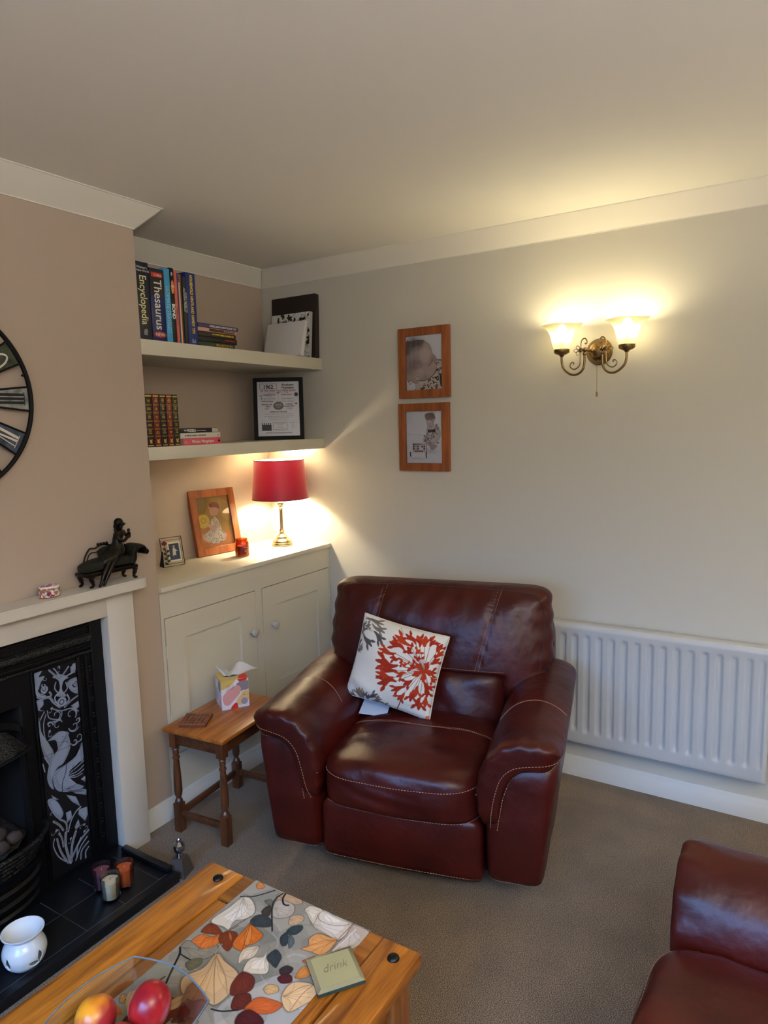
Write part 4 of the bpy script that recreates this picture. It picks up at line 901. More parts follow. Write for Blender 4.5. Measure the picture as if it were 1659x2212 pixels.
cv = Cv(cw, chh, 620, (214,208,196)); Mi = Matrix(((1160, -350), (370, 1115))).inverted()
q = lambda p: tuple((lambda v: (v.x*cw, (1-v.y)*chh))(Mi @ (Vector(p)-Vector((415, 80))))); P = lambda L_: [q(p) for p in L_]
red = (158,44,26); red2 = (176,58,28); gr = (118,106,94); gr2 = (86,80,78)
ctr = (1225, 890)
def trumpet(base, tip, w, c, petals=3):
    bx_, tx_ = Vector(base), Vector(tip); d = (tx_-bx_); L_ = d.length; d.normalize(); n = Vector((-d.y, d.x)); w = w*1.16; rot = ((base[0]*7+tip[1]*3) % 11-5)*0.05; dk_ = tuple(int(v*0.72) for v in c); bend = n*w*rot
    cv.blob(P([bx_-n*w*0.10, bx_+d*L_*0.30-n*w*0.22+bend, bx_+d*L_*0.66-n*w*0.40, bx_+d*L_*0.80, bx_+d*L_*0.66+n*w*0.40, bx_+d*L_*0.30+n*w*0.22+bend, bx_+n*w*0.10]), c)
    for k in range(petals):
        o_ = (k-(petals-1)/2)*0.8; e = bx_+d*L_*(1.0-0.06*abs(o_))+n*w*o_*1.0
        s0 = bx_+d*L_*0.62+n*w*o_*0.35
        m0 = (s0+e)/2; nn = Vector((-(e-s0).y, (e-s0).x)).normalized()*w*0.19; cv.blob(P([s0, m0+nn, e+d*w*0.08*k, m0-nn]), c)
    cv.line(P([bx_+d*L_*0.2, bx_+d*L_*0.5+bend, bx_+d*L_*0.8]), 0.0008, dk_, 0.6)
fl = [((1080,540),(870,385),100),((1150,520),(1015,370),80),((1000,600),(800,475),95),((880,640),(640,565),85),((900,800),(600,720),130),((880,870),(640,830),100),((830,960),(590,880),95),((860,1010),(600,1040),120),((980,1080),(780,1140),80),((960,1170),(850,1270),90),
      ((1080,1130),(1020,1290),90),((1160,1240),(1110,1410),110),((1240,1230),(1200,1380),90),((1280,1050),(1320,1160),80),((1200,560),(1165,400),90),((1260,560),(1275,420),130),((1330,560),(1400,480),90),((1420,640),(1490,545),100),((1400,720),(1500,640),80),((1270,900),(1400,930),80),((1340,800),(1450,740),90),((1330,980),(1370,1060),70),((1110,640),(1040,560),100),((930,700),(800,690),80),((1150,650),(1200,600),80),((1180,760),(1190,690),80),((1130,840),(1070,800),100),((1010,900),(870,950),80),((1080,1000),(960,1060),90),((1270,1120),(1250,1240),80),((1150,1080),(1100,1220),90),((980,760),(930,760),70),((1210,980),(1290,1200),60),((1010,830),(1000,760),70)]
for bs, tp, w_ in fl:
    cv.line(P([ctr, ((ctr[0]+bs[0])/2+12, (ctr[1]+bs[1])/2-10), bs]), 0.0016, (96,40,28))
for k, (bs, tp, w_) in enumerate(fl): trumpet(bs, tp, w_, red if k % 3 else red2)
for k in range(5):
    a = k*1.2566+0.3; trumpet(ctr, (ctr[0]+150*math.cos(a), ctr[1]+150*math.sin(a)), 90, (170,52,26), 1)
cv.line(P([(900,1260),(830,1380),(735,1490)]), 0.0036, (120,30,26)); cv.line(P([(940,280),(975,340),(985,380)]), 0.0015, (120,110,80))
for bs, tp, w_, c in [((430,150),(710,240),60,gr),((540,230),(730,360),70,gr),((575,330),(700,500),80,gr2),((395,365),(540,540),90,gr2),((400,290),(390,200),60,gr2),((420,250),(510,240),70,gr),((400,250),(420,320),60,gr2),((390,270),(350,370),60,gr),((310,520),(320,430),50,gr2),((310,530),(380,540),50,gr),((300,530),(290,610),50,gr2),((300,540),(360,590),50,gr),
                       ((300,1290),(260,1110),60,gr),((320,1280),(320,1100),60,(150,120,90)),((340,1290),(380,1150),60,gr),((410,1260),(580,1190),70,gr2),((450,1310),(620,1270),70,gr),((540,1350),(710,1375),50,gr),((390,1310),(410,1190),50,gr2),((250,1280),(150,1160),50,gr),((230,1300),(90,1220),60,gr2),((300,1330),(170,1290),60,gr),((380,1330),(560,1370),60,gr2),((560,1370),(700,1460),50,gr)]: trumpet(bs, tp, w_, c)
for pl in [[(430,130),(560,170),(620,210)],[(440,140),(520,180)],[(450,290),(520,320),(590,330)],[(300,1330),(280,1250)],[(340,1330),(390,1260)],[(1200,1510),(1170,1540),(1120,1545)]]: cv.line(P(pl), 0.0012, (70,60,52))
cv.poly(P([(1190,1500),(1240,1500),(1240,1560),(1170,1560)]), (200,100,70))
def cush(sg):
    def f(x, y):
        u, v = x/cw*2-1, y/chh*2-1; e = (1-u*u)*(1-v*v); th_ = 0.068*max(0, e)**0.46
        pin = 1-0.045*(1-abs(u)**2)*abs(v)**3; pin2 = 1-0.045*(1-abs(v)**2)*abs(u)**3
        wr = 0.009*noise.noise(Vector((u*1.6+v, v*2.6, 5)))*min(1, e*4)
        return (u*cw/2*pin2, v*chh/2*pin, sg*(th_+wr)-0.0)
    return f
nb = 40; f2 = cush(-1); V = [f2(cw*i/nb, chh*j/nb) for j in range(nb+1) for i in range(nb+1)]; F = [[(j+1)*(nb+1)+i, (j+1)*(nb+1)+i+1, j*(nb+1)+i+1, j*(nb+1)+i] for j in range(nb) for i in range(nb)]
cv.obj('cushion_cover', cush(1), fabricp, t, extra=(V, F, (206,198,186)), smooth=True)
ed = [cush(1)(cw*k/20, 0) for k in range(20)]+[cush(1)(cw, chh*k/20) for k in range(20)]+[cush(1)(cw*(1-k/20), chh) for k in range(20)]+[cush(1)(0, chh*(1-k/20)) for k in range(20)]
b = MB(); b.tube([(p[0], p[1], 0) for p in ed], 0.003, 6, True); b.build('piping', mat('cushion edge', (206,200,186), 0.9), t, True)
# paper under the cushion
pc = w2(0.205, 0.390, 0.463)
t = thing('paper', 'folded pale blue paper peeping out under the floral cushion', 'paper', pc, math.atan2(Uy, Ux)+0.15)
b = MB(); TT = Matrix.Rotation(0.35, 4, 'X') @ Matrix.Rotation(-0.1, 4, 'Z'); b.box((-0.055, -0.03, 0.0), (0.055, 0.05, 0.0012), 0, TT); b.box((-0.053, -0.028, 0.0016), (0.057, 0.05, 0.0028), 0, TT); b.build('sheet', mat('pale blue paper', (196,208,226), 0.7), t)
# ------------------------------------------------------------------ oak side table
ET = math.radians(5.5); tz = 0.435
t = thing('side_table', 'small oak side table with turned legs between the fireplace and armchair', 'side table', (-1.000, -0.598, 0), ET)
TLn, TWd = 0.425, 0.300
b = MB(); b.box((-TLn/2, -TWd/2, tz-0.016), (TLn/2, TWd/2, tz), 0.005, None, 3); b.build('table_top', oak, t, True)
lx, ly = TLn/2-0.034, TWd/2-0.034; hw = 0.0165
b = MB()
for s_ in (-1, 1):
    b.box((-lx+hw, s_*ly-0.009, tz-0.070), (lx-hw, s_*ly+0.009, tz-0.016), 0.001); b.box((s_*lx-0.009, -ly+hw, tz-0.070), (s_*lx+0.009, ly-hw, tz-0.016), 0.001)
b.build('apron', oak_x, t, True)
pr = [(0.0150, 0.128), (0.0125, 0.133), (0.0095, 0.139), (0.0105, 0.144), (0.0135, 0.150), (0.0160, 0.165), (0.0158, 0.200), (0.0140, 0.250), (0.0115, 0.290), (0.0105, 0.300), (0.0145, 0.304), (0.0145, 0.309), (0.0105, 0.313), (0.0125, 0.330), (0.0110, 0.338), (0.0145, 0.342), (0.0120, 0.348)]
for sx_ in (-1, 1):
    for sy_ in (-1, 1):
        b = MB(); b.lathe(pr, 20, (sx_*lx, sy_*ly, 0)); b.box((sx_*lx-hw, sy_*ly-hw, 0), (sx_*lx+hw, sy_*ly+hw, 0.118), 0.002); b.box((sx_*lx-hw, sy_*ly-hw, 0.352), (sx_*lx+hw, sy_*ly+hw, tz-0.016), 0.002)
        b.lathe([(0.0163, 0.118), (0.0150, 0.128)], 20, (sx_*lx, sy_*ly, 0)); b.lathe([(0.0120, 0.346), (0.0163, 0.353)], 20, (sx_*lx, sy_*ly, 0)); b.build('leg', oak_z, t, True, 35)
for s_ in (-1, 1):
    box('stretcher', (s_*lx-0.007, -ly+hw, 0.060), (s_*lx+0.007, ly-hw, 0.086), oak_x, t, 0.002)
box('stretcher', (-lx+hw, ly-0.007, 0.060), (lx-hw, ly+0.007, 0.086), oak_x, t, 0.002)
# tissue box
t = thing('tissue_box', 'square tissue box with pastel blobs and a white tissue sticking out', 'tissue box', (-0.914, -0.546, tz), math.radians(-33))
s_ = 0.0565; bh = 0.122
def face(seed, main):
    cv = Cv(2*s_, bh, 900, (216,212,218))
    if main:
        q = lambda p: ((p[0]-765)/300*2*s_, (1-(p[1]-335)/320)*bh)
        P = lambda L_: [q(p) for p in L_]
        cv.blob(P([(740,320),(920,300),(910,360),(830,410),(760,420)]), (206,176,96)); cv.disc(q((1000,320)), 0.021, (208,44,34)); cv.blob(P([(930,390),(1000,360),(1080,380),(1090,450),(1000,470),(950,460)]), (134,124,132))
        cv.blob(P([(780,500),(860,430),(940,400),(980,440),(960,500),(900,560),(840,610),(790,590)]), (206,148,146)); cv.blob(P([(930,560),(1000,500),(1080,470),(1080,560),(1000,620),(940,620)]), (212,180,128)); cv.disc(q((1012,590)), 0.014, (150,142,158))
        cv.blob(P([(860,650),(920,590),(940,640),(930,680)]), (206,44,44)); rng = random.Random(1)
        for k in range(6): cv.line([q((815+k*16, 455-k*4)), q((835+k*14, 385))], 0.0009, (96,60,74))
        for k in range(60): cv.disc(q((1010+rng.gauss(0, 28), 500+rng.gauss(0, 18))), 0.0013, rng.choice(((176,140,40), (150,110,30), (226,190,60))))
    else:
        cv.poly([(0, bh), (2*s_, bh), (2*s_, bh*0.88), (0, bh*0.92)], (212,184,110)); cv.blob([(0.06,0.075),(0.09,0.07),(0.10,0.10),(0.08,0.118),(0.06,0.10)], (130,122,128)); cv.blob([(0.0,0.02),(0.03,0.015),(0.05,0.05),(0.03,0.07),(0.0,0.06)], (186,170,186)); cv.blob([(0.06,0.0),(0.1,0.0),(0.1,0.03),(0.07,0.035)], (214,190,190))
    return cv
face(0, True).obj('carton_front', lambda x, y: (-s_+x, -s_-0.0003, y), printm, t)
face(1, False).obj('carton_side', lambda x, y: (-s_-0.0003, s_-x, y), printm, t)
face(1, False).obj('carton_side', lambda x, y: (s_+0.0003, -s_+x, y), printm, t)
cv = Cv(2*s_, 2*s_, 800, (214,186,112)); cv.blob([(0.075,0.01),(0.113,0.0),(0.113,0.05),(0.09,0.05)], (206,52,40)); cv.disc((s_, s_), 0.034, (60,50,44), ry=0.016)
cv.obj('carton_top', lambda x, y: (-s_+x, -s_+y, bh+0.0003), printm, t)
box('carton', (-s_, -s_, 0), (s_, s_, bh), mat('carton board', (214,208,206), 0.6), t)
tm = translucent('tissue paper', (232,230,226), (232,230,226), 0.35)
V = []; F = []; nu, nv = 26, 26
for i in range(nu+1):
    for j in range(nv+1):
        u, v = i/nu, j/nv; sp = (u-0.5)*2
        r_ = 0.006+0.052*v; a = sp*1.35
        x = sp*(0.026+0.040*v)+0.012*v*math.sin(u*9); y = 0.010*math.sin(sp*5.5)*(0.4+v)+0.012*math.sin(u*13+v*3)*v-0.012*v*v
        z = bh-0.004+0.050*v*(0.45+0.55*abs(math.sin(sp*2.6+0.5)))+0.010*v*math.cos(u*17)
        if u > 0.8: x += 0.045*v*(u-0.8)*5; z += 0.004*v
        V.append((x, y, z))
for i in range(nu):
    for j in range(nv): F.append([i*(nv+1)+j, (i+1)*(nv+1)+j, (i+1)*(nv+1)+j+1, i*(nv+1)+j+1])
mesh('tissue', V, F, tm, t, True)
# carved wooden coaster
t = thing('carved_coaster', 'square carved dark wood coaster on the oak side table', 'coaster', (-1.117, -0.545, tz), math.radians(31))
cm = mat('carved hardwood', (104,58,36), 0.6)
b = MB(); s_ = 0.053; b.box((-s_, -s_, 0), (s_, s_, 0.011), 0.0015); b.build('block', cm, t, True)
b = MB()
for x0, y0_, x1, y1 in ((-s_, -s_, s_, -s_+0.005), (-s_, s_-0.005, s_, s_), (-s_, -s_, -s_+0.005, s_), (s_-0.005, -s_, s_, s_)): b.box((x0, y0_, 0.0105), (x1, y1, 0.0130), 0.0008)
rng = random.Random(11)
for i in range(6):
    for j in range(6):
        x, y = -0.0405+i*0.0162, -0.0405+j*0.0162; k = rng.choice((0, 1, 2))
        if k == 0: b.box((x-0.006, y-0.0018, 0.0105), (x+0.006, y+0.0018, 0.0128), 0.0005); b.box((x-0.0018, y-0.006, 0.0105), (x+0.0018, y+0.006, 0.0128), 0.0005)
        elif k == 1: b.tube([(x+0.005*math.cos(a), y+0.005*math.sin(a), 0.0115) for a in [q*PI/5 for q in range(8)]], 0.0013, 5)
        else: b.box((x-0.006, y-0.0065, 0.0105), (x-0.003, y+0.0065, 0.0128), 0.0005); b.box((x+0.001, y-0.0065, 0.0105), (x+0.004, y+0.0065, 0.0128), 0.0005); b.box((x-0.006, y+0.003, 0.0105), (x+0.005, y+0.0055, 0.0128), 0.0005)
b.build('carving', mat('raised carving', (140,88,56), 0.55), t, True)
# ------------------------------------------------------------------ fireplace surround
FX = -1.89
t = thing('fireplace_surround', 'cream painted fireplace surround with a plain mantel shelf', 'fireplace', (FX, D, 0)); yj = -0.060
e = 1.257+FX  # negative
def rshelf(x0, x1, yb, yf_, r_):
    p = [(x0, yb), (x1, yb)]
    for k in range(7): a = k*PI/12; p.append((x1-r_+r_*math.cos(a), yf_+r_-r_*math.sin(a)))
    for k in range(7): a = PI/2+k*PI/12; p.append((x0+r_+r_*math.cos(a), yf_+r_-r_*math.sin(a)))
    return p[::-1]
bm = bmesh.new(); pts = rshelf(-0.633, 0.633, -0.0005, -0.111, 0.028)
vs = [bm.verts.new((x, y, 1.007)) for x, y in pts]; f = bm.faces.new(vs); r = bmesh.ops.extrude_face_region(bm, geom=[f]); bmesh.ops.translate(bm, vec=(0, 0, 0.037), verts=[v for v in r['geom'] if isinstance(v, bmesh.types.BMVert)])
bmesh.ops.recalc_face_normals(bm, faces=bm.faces[:]); bmesh.ops.bevel(bm, geom=[e_ for e_ in bm.edges if abs(e_.verts[0].co.z-e_.verts[1].co.z) < 1e-6], offset=0.003, segments=2, affect='EDGES')
bm.verts.index_update(); mesh('mantel_shelf', [v.co[:] for v in bm.verts], [[v.index for v in f.verts] for f in bm.faces], cream2, t, True, None, 30); bm.free()
for s_ in (1, -1): box('jamb', (min(s_*0.482, s_*0.594), yj, 0), (max(s_*0.482, s_*0.594), -0.0005, 1.007), cream2, t, 0.0015)
box('header', (-0.482, yj, 0.925), (0.482, -0.0005, 1.007), cream2, t, 0.001)
# cast iron insert
t = thing('fireplace_insert', 'black cast iron fireplace insert with a white bird tile panel', 'fireplace insert', (FX, D, 0)); yi = -0.018
b = MB(); b.box((-0.4815, yi, 0.036), (-0.17, -0.0005, 0.924)); b.box((0.17, yi, 0.036), (0.4815, -0.0005, 0.924)); b.box((-0.17, yi, 0.70), (0.17, -0.0005, 0.924))
b.build('face_plate', castiron, t)
b = MB()
for s_ in (1, -1):
    for xa, xb in ((0.372, 0.384), (0.404, 0.412), (0.205, 0.212), (0.430, 0.436)): b.box((min(s_*xa, s_*xb), yi-0.006, 0.05), (max(s_*xa, s_*xb), yi, 0.80 if xa != 0.430 else 0.90), 0.002)
    for z in [0.07+0.012*k for k in range(62)]: b.ball((s_*0.394, yi-0.001, z), 0.0028, 6, 4)
for z in (0.900, 0.822): b.box((-0.43, yi-0.008, z), (0.43, yi, z+0.008), 0.002)
for k in range(70): b.ball((-0.42+k*0.0122, yi-0.002, 0.886), 0.0032, 6, 4)
b.build('moulding', castiron, t, True)
b = MB(); b.tube([(-0.425, yi-0.004, 0.858), (0.425, yi-0.004, 0.858)], 0.017, 12); b.box((-0.425, yi-0.010, 0.868), (0.425, yi, 0.876), 0.002); b.box((-0.30, yi-0.014, 0.806), (0.43, yi, 0.816), 0.003)
for k in range(74): a = k*0.0116; b.ball((-0.423+a, yi-0.016, 0.858+0.006*math.sin(k*1.9)), (0.0055, 0.006, 0.007), 6, 5)
b.build('relief_band', relief, t, True)
wiron = mat('worn iron', (60,60,64), 0.3, 0.6)
for s_ in (1, -1):
    for k in range(12):
        z = 0.10+k*0.058
        b = MB()
        for dz in (0, 0.012): b.box((min(s_*0.416, s_*0.428), yi-0.004, z+dz), (max(s_*0.416, s_*0.428), yi, z+dz+0.003), 0.001)
        b.build('ornament_bar', wiron, t, True)
TIL = [('p', [(0.001, 0.74), (0.03, 0.743), (0.015, 0.724), (0.036, 0.721), (0.022, 0.704), (0.011, 0.682), (-0.001, 0.691)]), ('p', [(0.151, 0.732), (0.15, 0.705), (0.13, 0.698), (0.13, 0.721)]), ('p', [(0.062, 0.708), (0.089, 0.71), (0.12, 0.688), (0.101, 0.681), (0.093, 0.653), (0.107, 0.625), (0.069, 0.639), (0.084, 0.656), (0.083, 0.688)]), ('p', [(0.114, 0.672), (0.148, 0.679), (0.148, 0.661), (0.131, 0.657), (0.144, 0.635), (0.153, 0.636), (0.152, 0.618), (0.125, 0.637)]), ('l', [(0.088, 0.69), (0.071, 0.713), (0.053, 0.735)], 0.006), ('l', [(0.088, 0.695), (0.077, 0.725), (0.069, 0.736)], 0.004), ('l', [(0.088, 0.695), (0.108, 0.71), (0.123, 0.725)], 0.006), ('l', [(0.09, 0.69), (0.121, 0.697), (0.145, 0.7)], 0.005), ('c', (0.087, 0.733), 0.0055, 0.0022), ('c', (0.086, 0.714), 0.005, 0.002), ('c', (0.141, 0.724), 0.006, 0.0025), ('c', (0.03, 0.679), 0.027, 0.009), ('c', (0.031, 0.69), 0.008, 0.003), ('c', (0.146, 0.661), 0.022, 0.007), ('l', [(0.004, 0.658), (0.025, 0.646), (0.052, 0.646), (0.048, 0.66)], 0.006), ('l', [(0.073, 0.686), (0.067, 0.666), (0.079, 0.645)], 0.004), ('l', [(0.109, 0.674), (0.112, 0.651), (0.097, 0.638)], 0.004), ('d', (0.088, 0.611), 0.017), ('k', (0.088, 0.611), 0.009), ('d', (0.088, 0.611), 0.004), ('l', [(0.079, 0.596), (0.058, 0.621), (0.043, 0.644), (0.011, 0.643)], 0.008), ('l', [(0.097, 0.589), (0.121, 0.602), (0.154, 0.613)], 0.006), ('l', [(0.075, 0.602), (0.064, 0.632), (0.079, 0.645), (0.096, 0.636)], 0.005), ('l', [(0.093, 0.595), (0.115, 0.609), (0.11, 0.629)], 0.005), ('p', [(0.001, 0.647), (0.02, 0.644), (0.023, 0.625), (0.009, 0.613), (0.025, 0.603), (0.004, 0.611), (0.002, 0.629)]), ('p', [(0.12, 0.585), (0.149, 0.592), (0.152, 0.572), (0.137, 0.564)]), ('l', [(0.048, 0.603), (0.082, 0.581), (0.119, 0.576), (0.146, 0.556)], 0.004), ('c', (0.038, 0.547), 0.01, 0.0035), ('c', (0.063, 0.573), 0.022, 0.003), ('c', (0.125, 0.51), 0.02, 0.003), ('c', (0.139, 0.525), 0.01, 0.003), ('c', (0.122, 0.453), 0.013, 0.003), ('c', (0.117, 0.554), 0.022, 0.003), ('c', (0.066, 0.535), 0.018, 0.0025), ('c', (0.138, 0.463), 0.018, 0.0025), ('l', [(0.023, 0.599), (0.005, 0.571), (0.005, 0.527)], 0.004), ('l', [(0.028, 0.588), (0.017, 0.558), (0.017, 0.514), (0.023, 0.484)], 0.003), ('l', [(0.034, 0.599), (0.04, 0.57), (0.079, 0.551)], 0.003), ('p', [(0.026, 0.495), (0.048, 0.506), (0.071, 0.511), (0.093, 0.502), (0.104, 0.491), (0.096, 0.48), (0.076, 0.466), (0.061, 0.45), (0.055, 0.484), (0.037, 0.492)]), ('p', [(0.097, 0.493), (0.106, 0.453), (0.098, 0.425), (0.074, 0.394), (0.053, 0.388), (0.035, 0.369), (0.029, 0.347), (0.032, 0.318), (0.019, 0.334), (0.012, 0.364), (0.017, 0.393), (0.031, 0.427), (0.056, 0.448), (0.076, 0.47)]), ('p', [(0.047, 0.381), (0.083, 0.386), (0.122, 0.4), (0.151, 0.439), (0.151, 0.378), (0.129, 0.369), (0.089, 0.348), (0.113, 0.302), (0.143, 0.276), (0.111, 0.274), (0.065, 0.292), (0.041, 0.312), (0.032, 0.341), (0.034, 0.368)]), ('l', [(0.084, 0.346), (0.118, 0.356), (0.15, 0.369)], 0.0035), ('l', [(0.083, 0.343), (0.122, 0.342), (0.149, 0.353)], 0.0035), ('l', [(0.085, 0.339), (0.121, 0.331), (0.147, 0.338)], 0.0035), ('l', [(0.09, 0.335), (0.115, 0.324), (0.14, 0.325)], 0.0035), ('p', [(0.004, 0.589), (0.007, 0.535), (0.028, 0.487), (0.044, 0.444), (0.026, 0.412), (0.009, 0.448), (0.001, 0.498), (-0.001, 0.556)]), ('p', [(0.133, 0.307), (0.151, 0.312), (0.15, 0.289)]), ('l', [(0.002, 0.423), (0.006, 0.394)], 0.004), ('l', [(0.008, 0.446), (0.025, 0.408)], 0.003), ('p', [(0.075, 0.298), (0.111, 0.284), (0.151, 0.26), (0.149, 0.24), (0.11, 0.264)]), ('p', [(0.073, 0.278), (0.109, 0.253), (0.124, 0.207), (0.093, 0.242)]), ('p', [(0.005, 0.287), (0.027, 0.287), (0.047, 0.254), (0.058, 0.218), (0.042, 0.203), (0.022, 0.233)]), ('p', [(0.02, 0.304), (0.036, 0.285), (0.047, 0.273), (0.027, 0.283)]), ('p', [(0.116, 0.202), (0.148, 0.195), (0.148, 0.166), (0.136, 0.146), (0.112, 0.185)]), ('p', [(0.067, 0.214), (0.086, 0.213), (0.088, 0.184), (0.068, 0.176)]), ('l', [(0.07, 0.142), (0.082, 0.173), (0.104, 0.199), (0.124, 0.207)], 0.005), ('l', [(0.042, 0.203), (0.064, 0.178), (0.065, 0.145)], 0.006), ('p', [(0.094, 0.148), (0.111, 0.167), (0.115, 0.141), (0.098, 0.132)]), ('l', [(0.02, 0.206), (0.04, 0.182), (0.052, 0.157)], 0.007), ('l', [(0.068, 0.025), (0.056, 0.094), (0.06, 0.143)], 0.009), ('l', [(0.071, 0.028), (0.079, 0.085), (0.097, 0.127)], 0.009), ('l', [(0.077, 0.044), (0.108, 0.083), (0.145, 0.106)], 0.008), ('l', [(0.059, 0.031), (0.036, 0.086), (0.027, 0.138)], 0.007), ('l', [(0.107, 0.017), (0.114, 0.046), (0.141, 0.064)], 0.006), ('l', [(0.088, 0.023), (0.111, 0.062), (0.138, 0.085)], 0.005), ('l', [(0.126, 0.01), (0.128, 0.033), (0.141, 0.045)], 0.005), ('l', [(0.051, 0.04), (0.026, 0.074), (0.012, 0.119), (0.018, 0.143)], 0.004), ('l', [(0.047, 0.099), (0.045, 0.128), (0.038, 0.151)], 0.006), ('l', [(0.093, 0.03), (0.099, 0.069), (0.114, 0.094)], 0.005)]
def tiles(parent, mirror):
    cv = Cv(0.151, 0.742, 1150, (17,17,21)); tc = (134,144,166); k_ = (16,16,20)
    for r_ in TIL:
        if r_[0] == 'p':
            (cv.blob if len(r_[1]) > 5 else cv.poly)(r_[1], tc); P_ = r_[1]; n_ = len(P_); gx, gy = sum(p[0] for p in P_)/n_, sum(p[1] for p in P_)/n_
            for j in range(n_):      # leaf barbs along the outline and cuts towards the middle
                a_, b_ = P_[j], P_[(j+1) % n_]; L_ = math.hypot(b_[0]-a_[0], b_[1]-a_[1]); m_ = max(1, int(L_/0.006))
                for q_ in range(m_):
                    s_ = (q_+0.5)/m_; x_, y_ = a_[0]+(b_[0]-a_[0])*s_, a_[1]+(b_[1]-a_[1])*s_
                    cv.line([(x_*1.06-gx*0.06, y_*1.06-gy*0.06), (x_*0.78+gx*0.22+0.002, y_*0.78+gy*0.22+0.003)], 0.0008, k_, 0.8, sm=False)
        elif r_[0] == 'l':
            cv.line(r_[1], r_[2], tc)
            if r_[2] >= 0.006: cv.line([(x+0.0008, y) for x, y in r_[1]], 0.0011, k_)
        elif r_[0] == 'c':
            x_, y_ = r_[1]; ra_, w_ = r_[2], r_[3]; s0 = (x_*900+y_*500) % 6.28
            cv.line([(x_+ra_*(1-0.05*j)*math.cos(s0+j*0.34), y_+ra_*(1-0.05*j)*math.sin(s0+j*0.34)) for j in range(16)], min(w_, 0.0032), tc)
            cv.line([(x_+ra_*math.cos(s0+j*0.3), y_+ra_*math.sin(s0+j*0.3)) for j in range(9)], w_*1.1, tc)
            if w_ > 0.006: cv.disc((x_, y_-0.004), ra_*0.45, tc); cv.ring((x_, y_-0.002), ra_*0.22, 0.002, k_)
        elif r_[0] == 'd': cv.disc(r_[1], r_[2], tc)
        elif r_[0] == 'k': cv.ring(r_[1], r_[2]*0.9, 0.0025, k_)
    rng = random.Random(21)
    for k in range(64):
        x_, y_ = rng.uniform(0.006, 0.145), rng.choice((rng.uniform(0.50, 0.73), rng.uniform(0.03, 0.24))); i_, j_ = int(y_/cv.H*(cv.ny-1)), int(x_/cv.W*(cv.nx-1))
        if cv.A[max(0, i_-5):i_+6, max(0, j_-5):j_+6].max() > 0.3: continue
        a0 = rng.uniform(0, 6.28); sg = rng.choice((-1, 1)); r0 = rng.uniform(0.006, 0.011)
        cv.line([(x_+r0*(1-0.075*j)*math.cos(a0+sg*j*0.42), y_+r0*(1-0.075*j)*math.sin(a0+sg*j*0.42)) for j in range(11)], 0.0018, tc)
        cv.blob([(x_+r0*math.cos(a0), y_+r0*math.sin(a0)), (x_+r0*1.5*math.cos(a0-0.35), y_+r0*1.5*math.sin(a0-0.35)), (x_+r0*2.1*math.cos(a0-0.1), y_+r0*2.1*math.sin(a0-0.1)), (x_+r0*1.5*math.cos(a0+0.3), y_+r0*1.5*math.sin(a0+0.3))], tc)
    # feather and neck cuts
    for k in range(7): cv.line([(0.088+k*0.006, 0.335-k*0.004), (0.112+k*0.005, 0.372-k*0.008)], 0.0011, k_)
    cv.line([(0.086, 0.40), (0.080, 0.36), (0.064, 0.325), (0.060, 0.285)], 0.0022, k_); cv.disc((0.080, 0.488), 0.0016, k_); cv.line([(0.060, 0.475), (0.085, 0.468), (0.098, 0.462)], 0.001, k_)
    for k in range(9): cv.line([(0.078+k*0.006, 0.290-k*0.002), (0.100+k*0.0055, 0.272-k*0.002)], 0.0012, k_)
    for z in (0.1485, 0.297, 0.4455, 0.594): cv.line([(0, z), (0.151, z)], 0.0012, (34,34,38), sm=False)
    x0 = 0.217
    if mirror: cv.obj('tile_panel', lambda x, y: (-x0-x, yi-0.004, 0.052+y), printg, parent)
    else: cv.obj('tile_panel', lambda x, y: (x0+x, yi-0.004, 0.052+y), printg, parent)
tiles(t, False); tiles(t, True)
# hood: flared canopy over the fire
b = MB(); V = []; F = []
def ring_(w_, y, z0, z1, n=16):
    pts = [(-w_, y, z0)]; 
    for k in range(n+1): a = PI-PI*k/n; pts.append((w_*math.cos(a), y, z1-0.0+w_*0.35*math.sin(a)))
    pts.append((w_, y, z0)); return pts
o1, o2, o3 = ring_(0.166, yi-0.001, 0.10, 0.62), ring_(0.150, yi-0.022, 0.10, 0.61), ring_(0.138, yi-0.010, 0.10, 0.60)
n = len(o1)
for rr in (o1, o2, o3): V += rr
for a in (0, 1):
    for k in range(n-1): F.append([a*n+k, a*n+k+1, (a+1)*n+k+1, (a+1)*n+k])
b.add(V, F); b.build('arch_moulding', castiron, t, True)
V = []; F = []; nn = 14   # canopy: from the arch at the top forward and down to a lip
for i in range(nn+1):
    u = i/nn
    for j in range(9):
        v = j/8; w_ = 0.06+0.10*v; x = (u*2-1)*w_; V.append((x, yi-0.004-0.085*v*v*(1-0.5*(u*2-1)**2), 0.70-0.125*v-0.008*math.cos(u*PI*6)*v))
for i in range(nn):
    for j in range(8): F.append([i*9+j, (i+1)*9+j, (i+1)*9+j+1, i*9+j+1])
mesh('canopy', V, F, relief, t, True)
b = MB(); b.tube([(x, yi-0.090*(1-0.5*(x/0.16)**2), 0.573) for x in [-0.162+0.018*k for k in range(19)]], 0.006, 8); b.build('canopy_lip', castiron, t, True)
# firebox lining
b = MB(); b.box((-0.169, -0.017, 0.05), (-0.160, 0.30, 0.76)); b.box((0.160, -0.017, 0.05), (0.169, 0.30, 0.76)); b.box((-0.16, 0.30, 0.05), (0.16, 0.305, 0.76)); b.box((-0.165, 0.002, 0.76), (0.165, 0.30, 0.765)); b.build('firebox', soot, t)
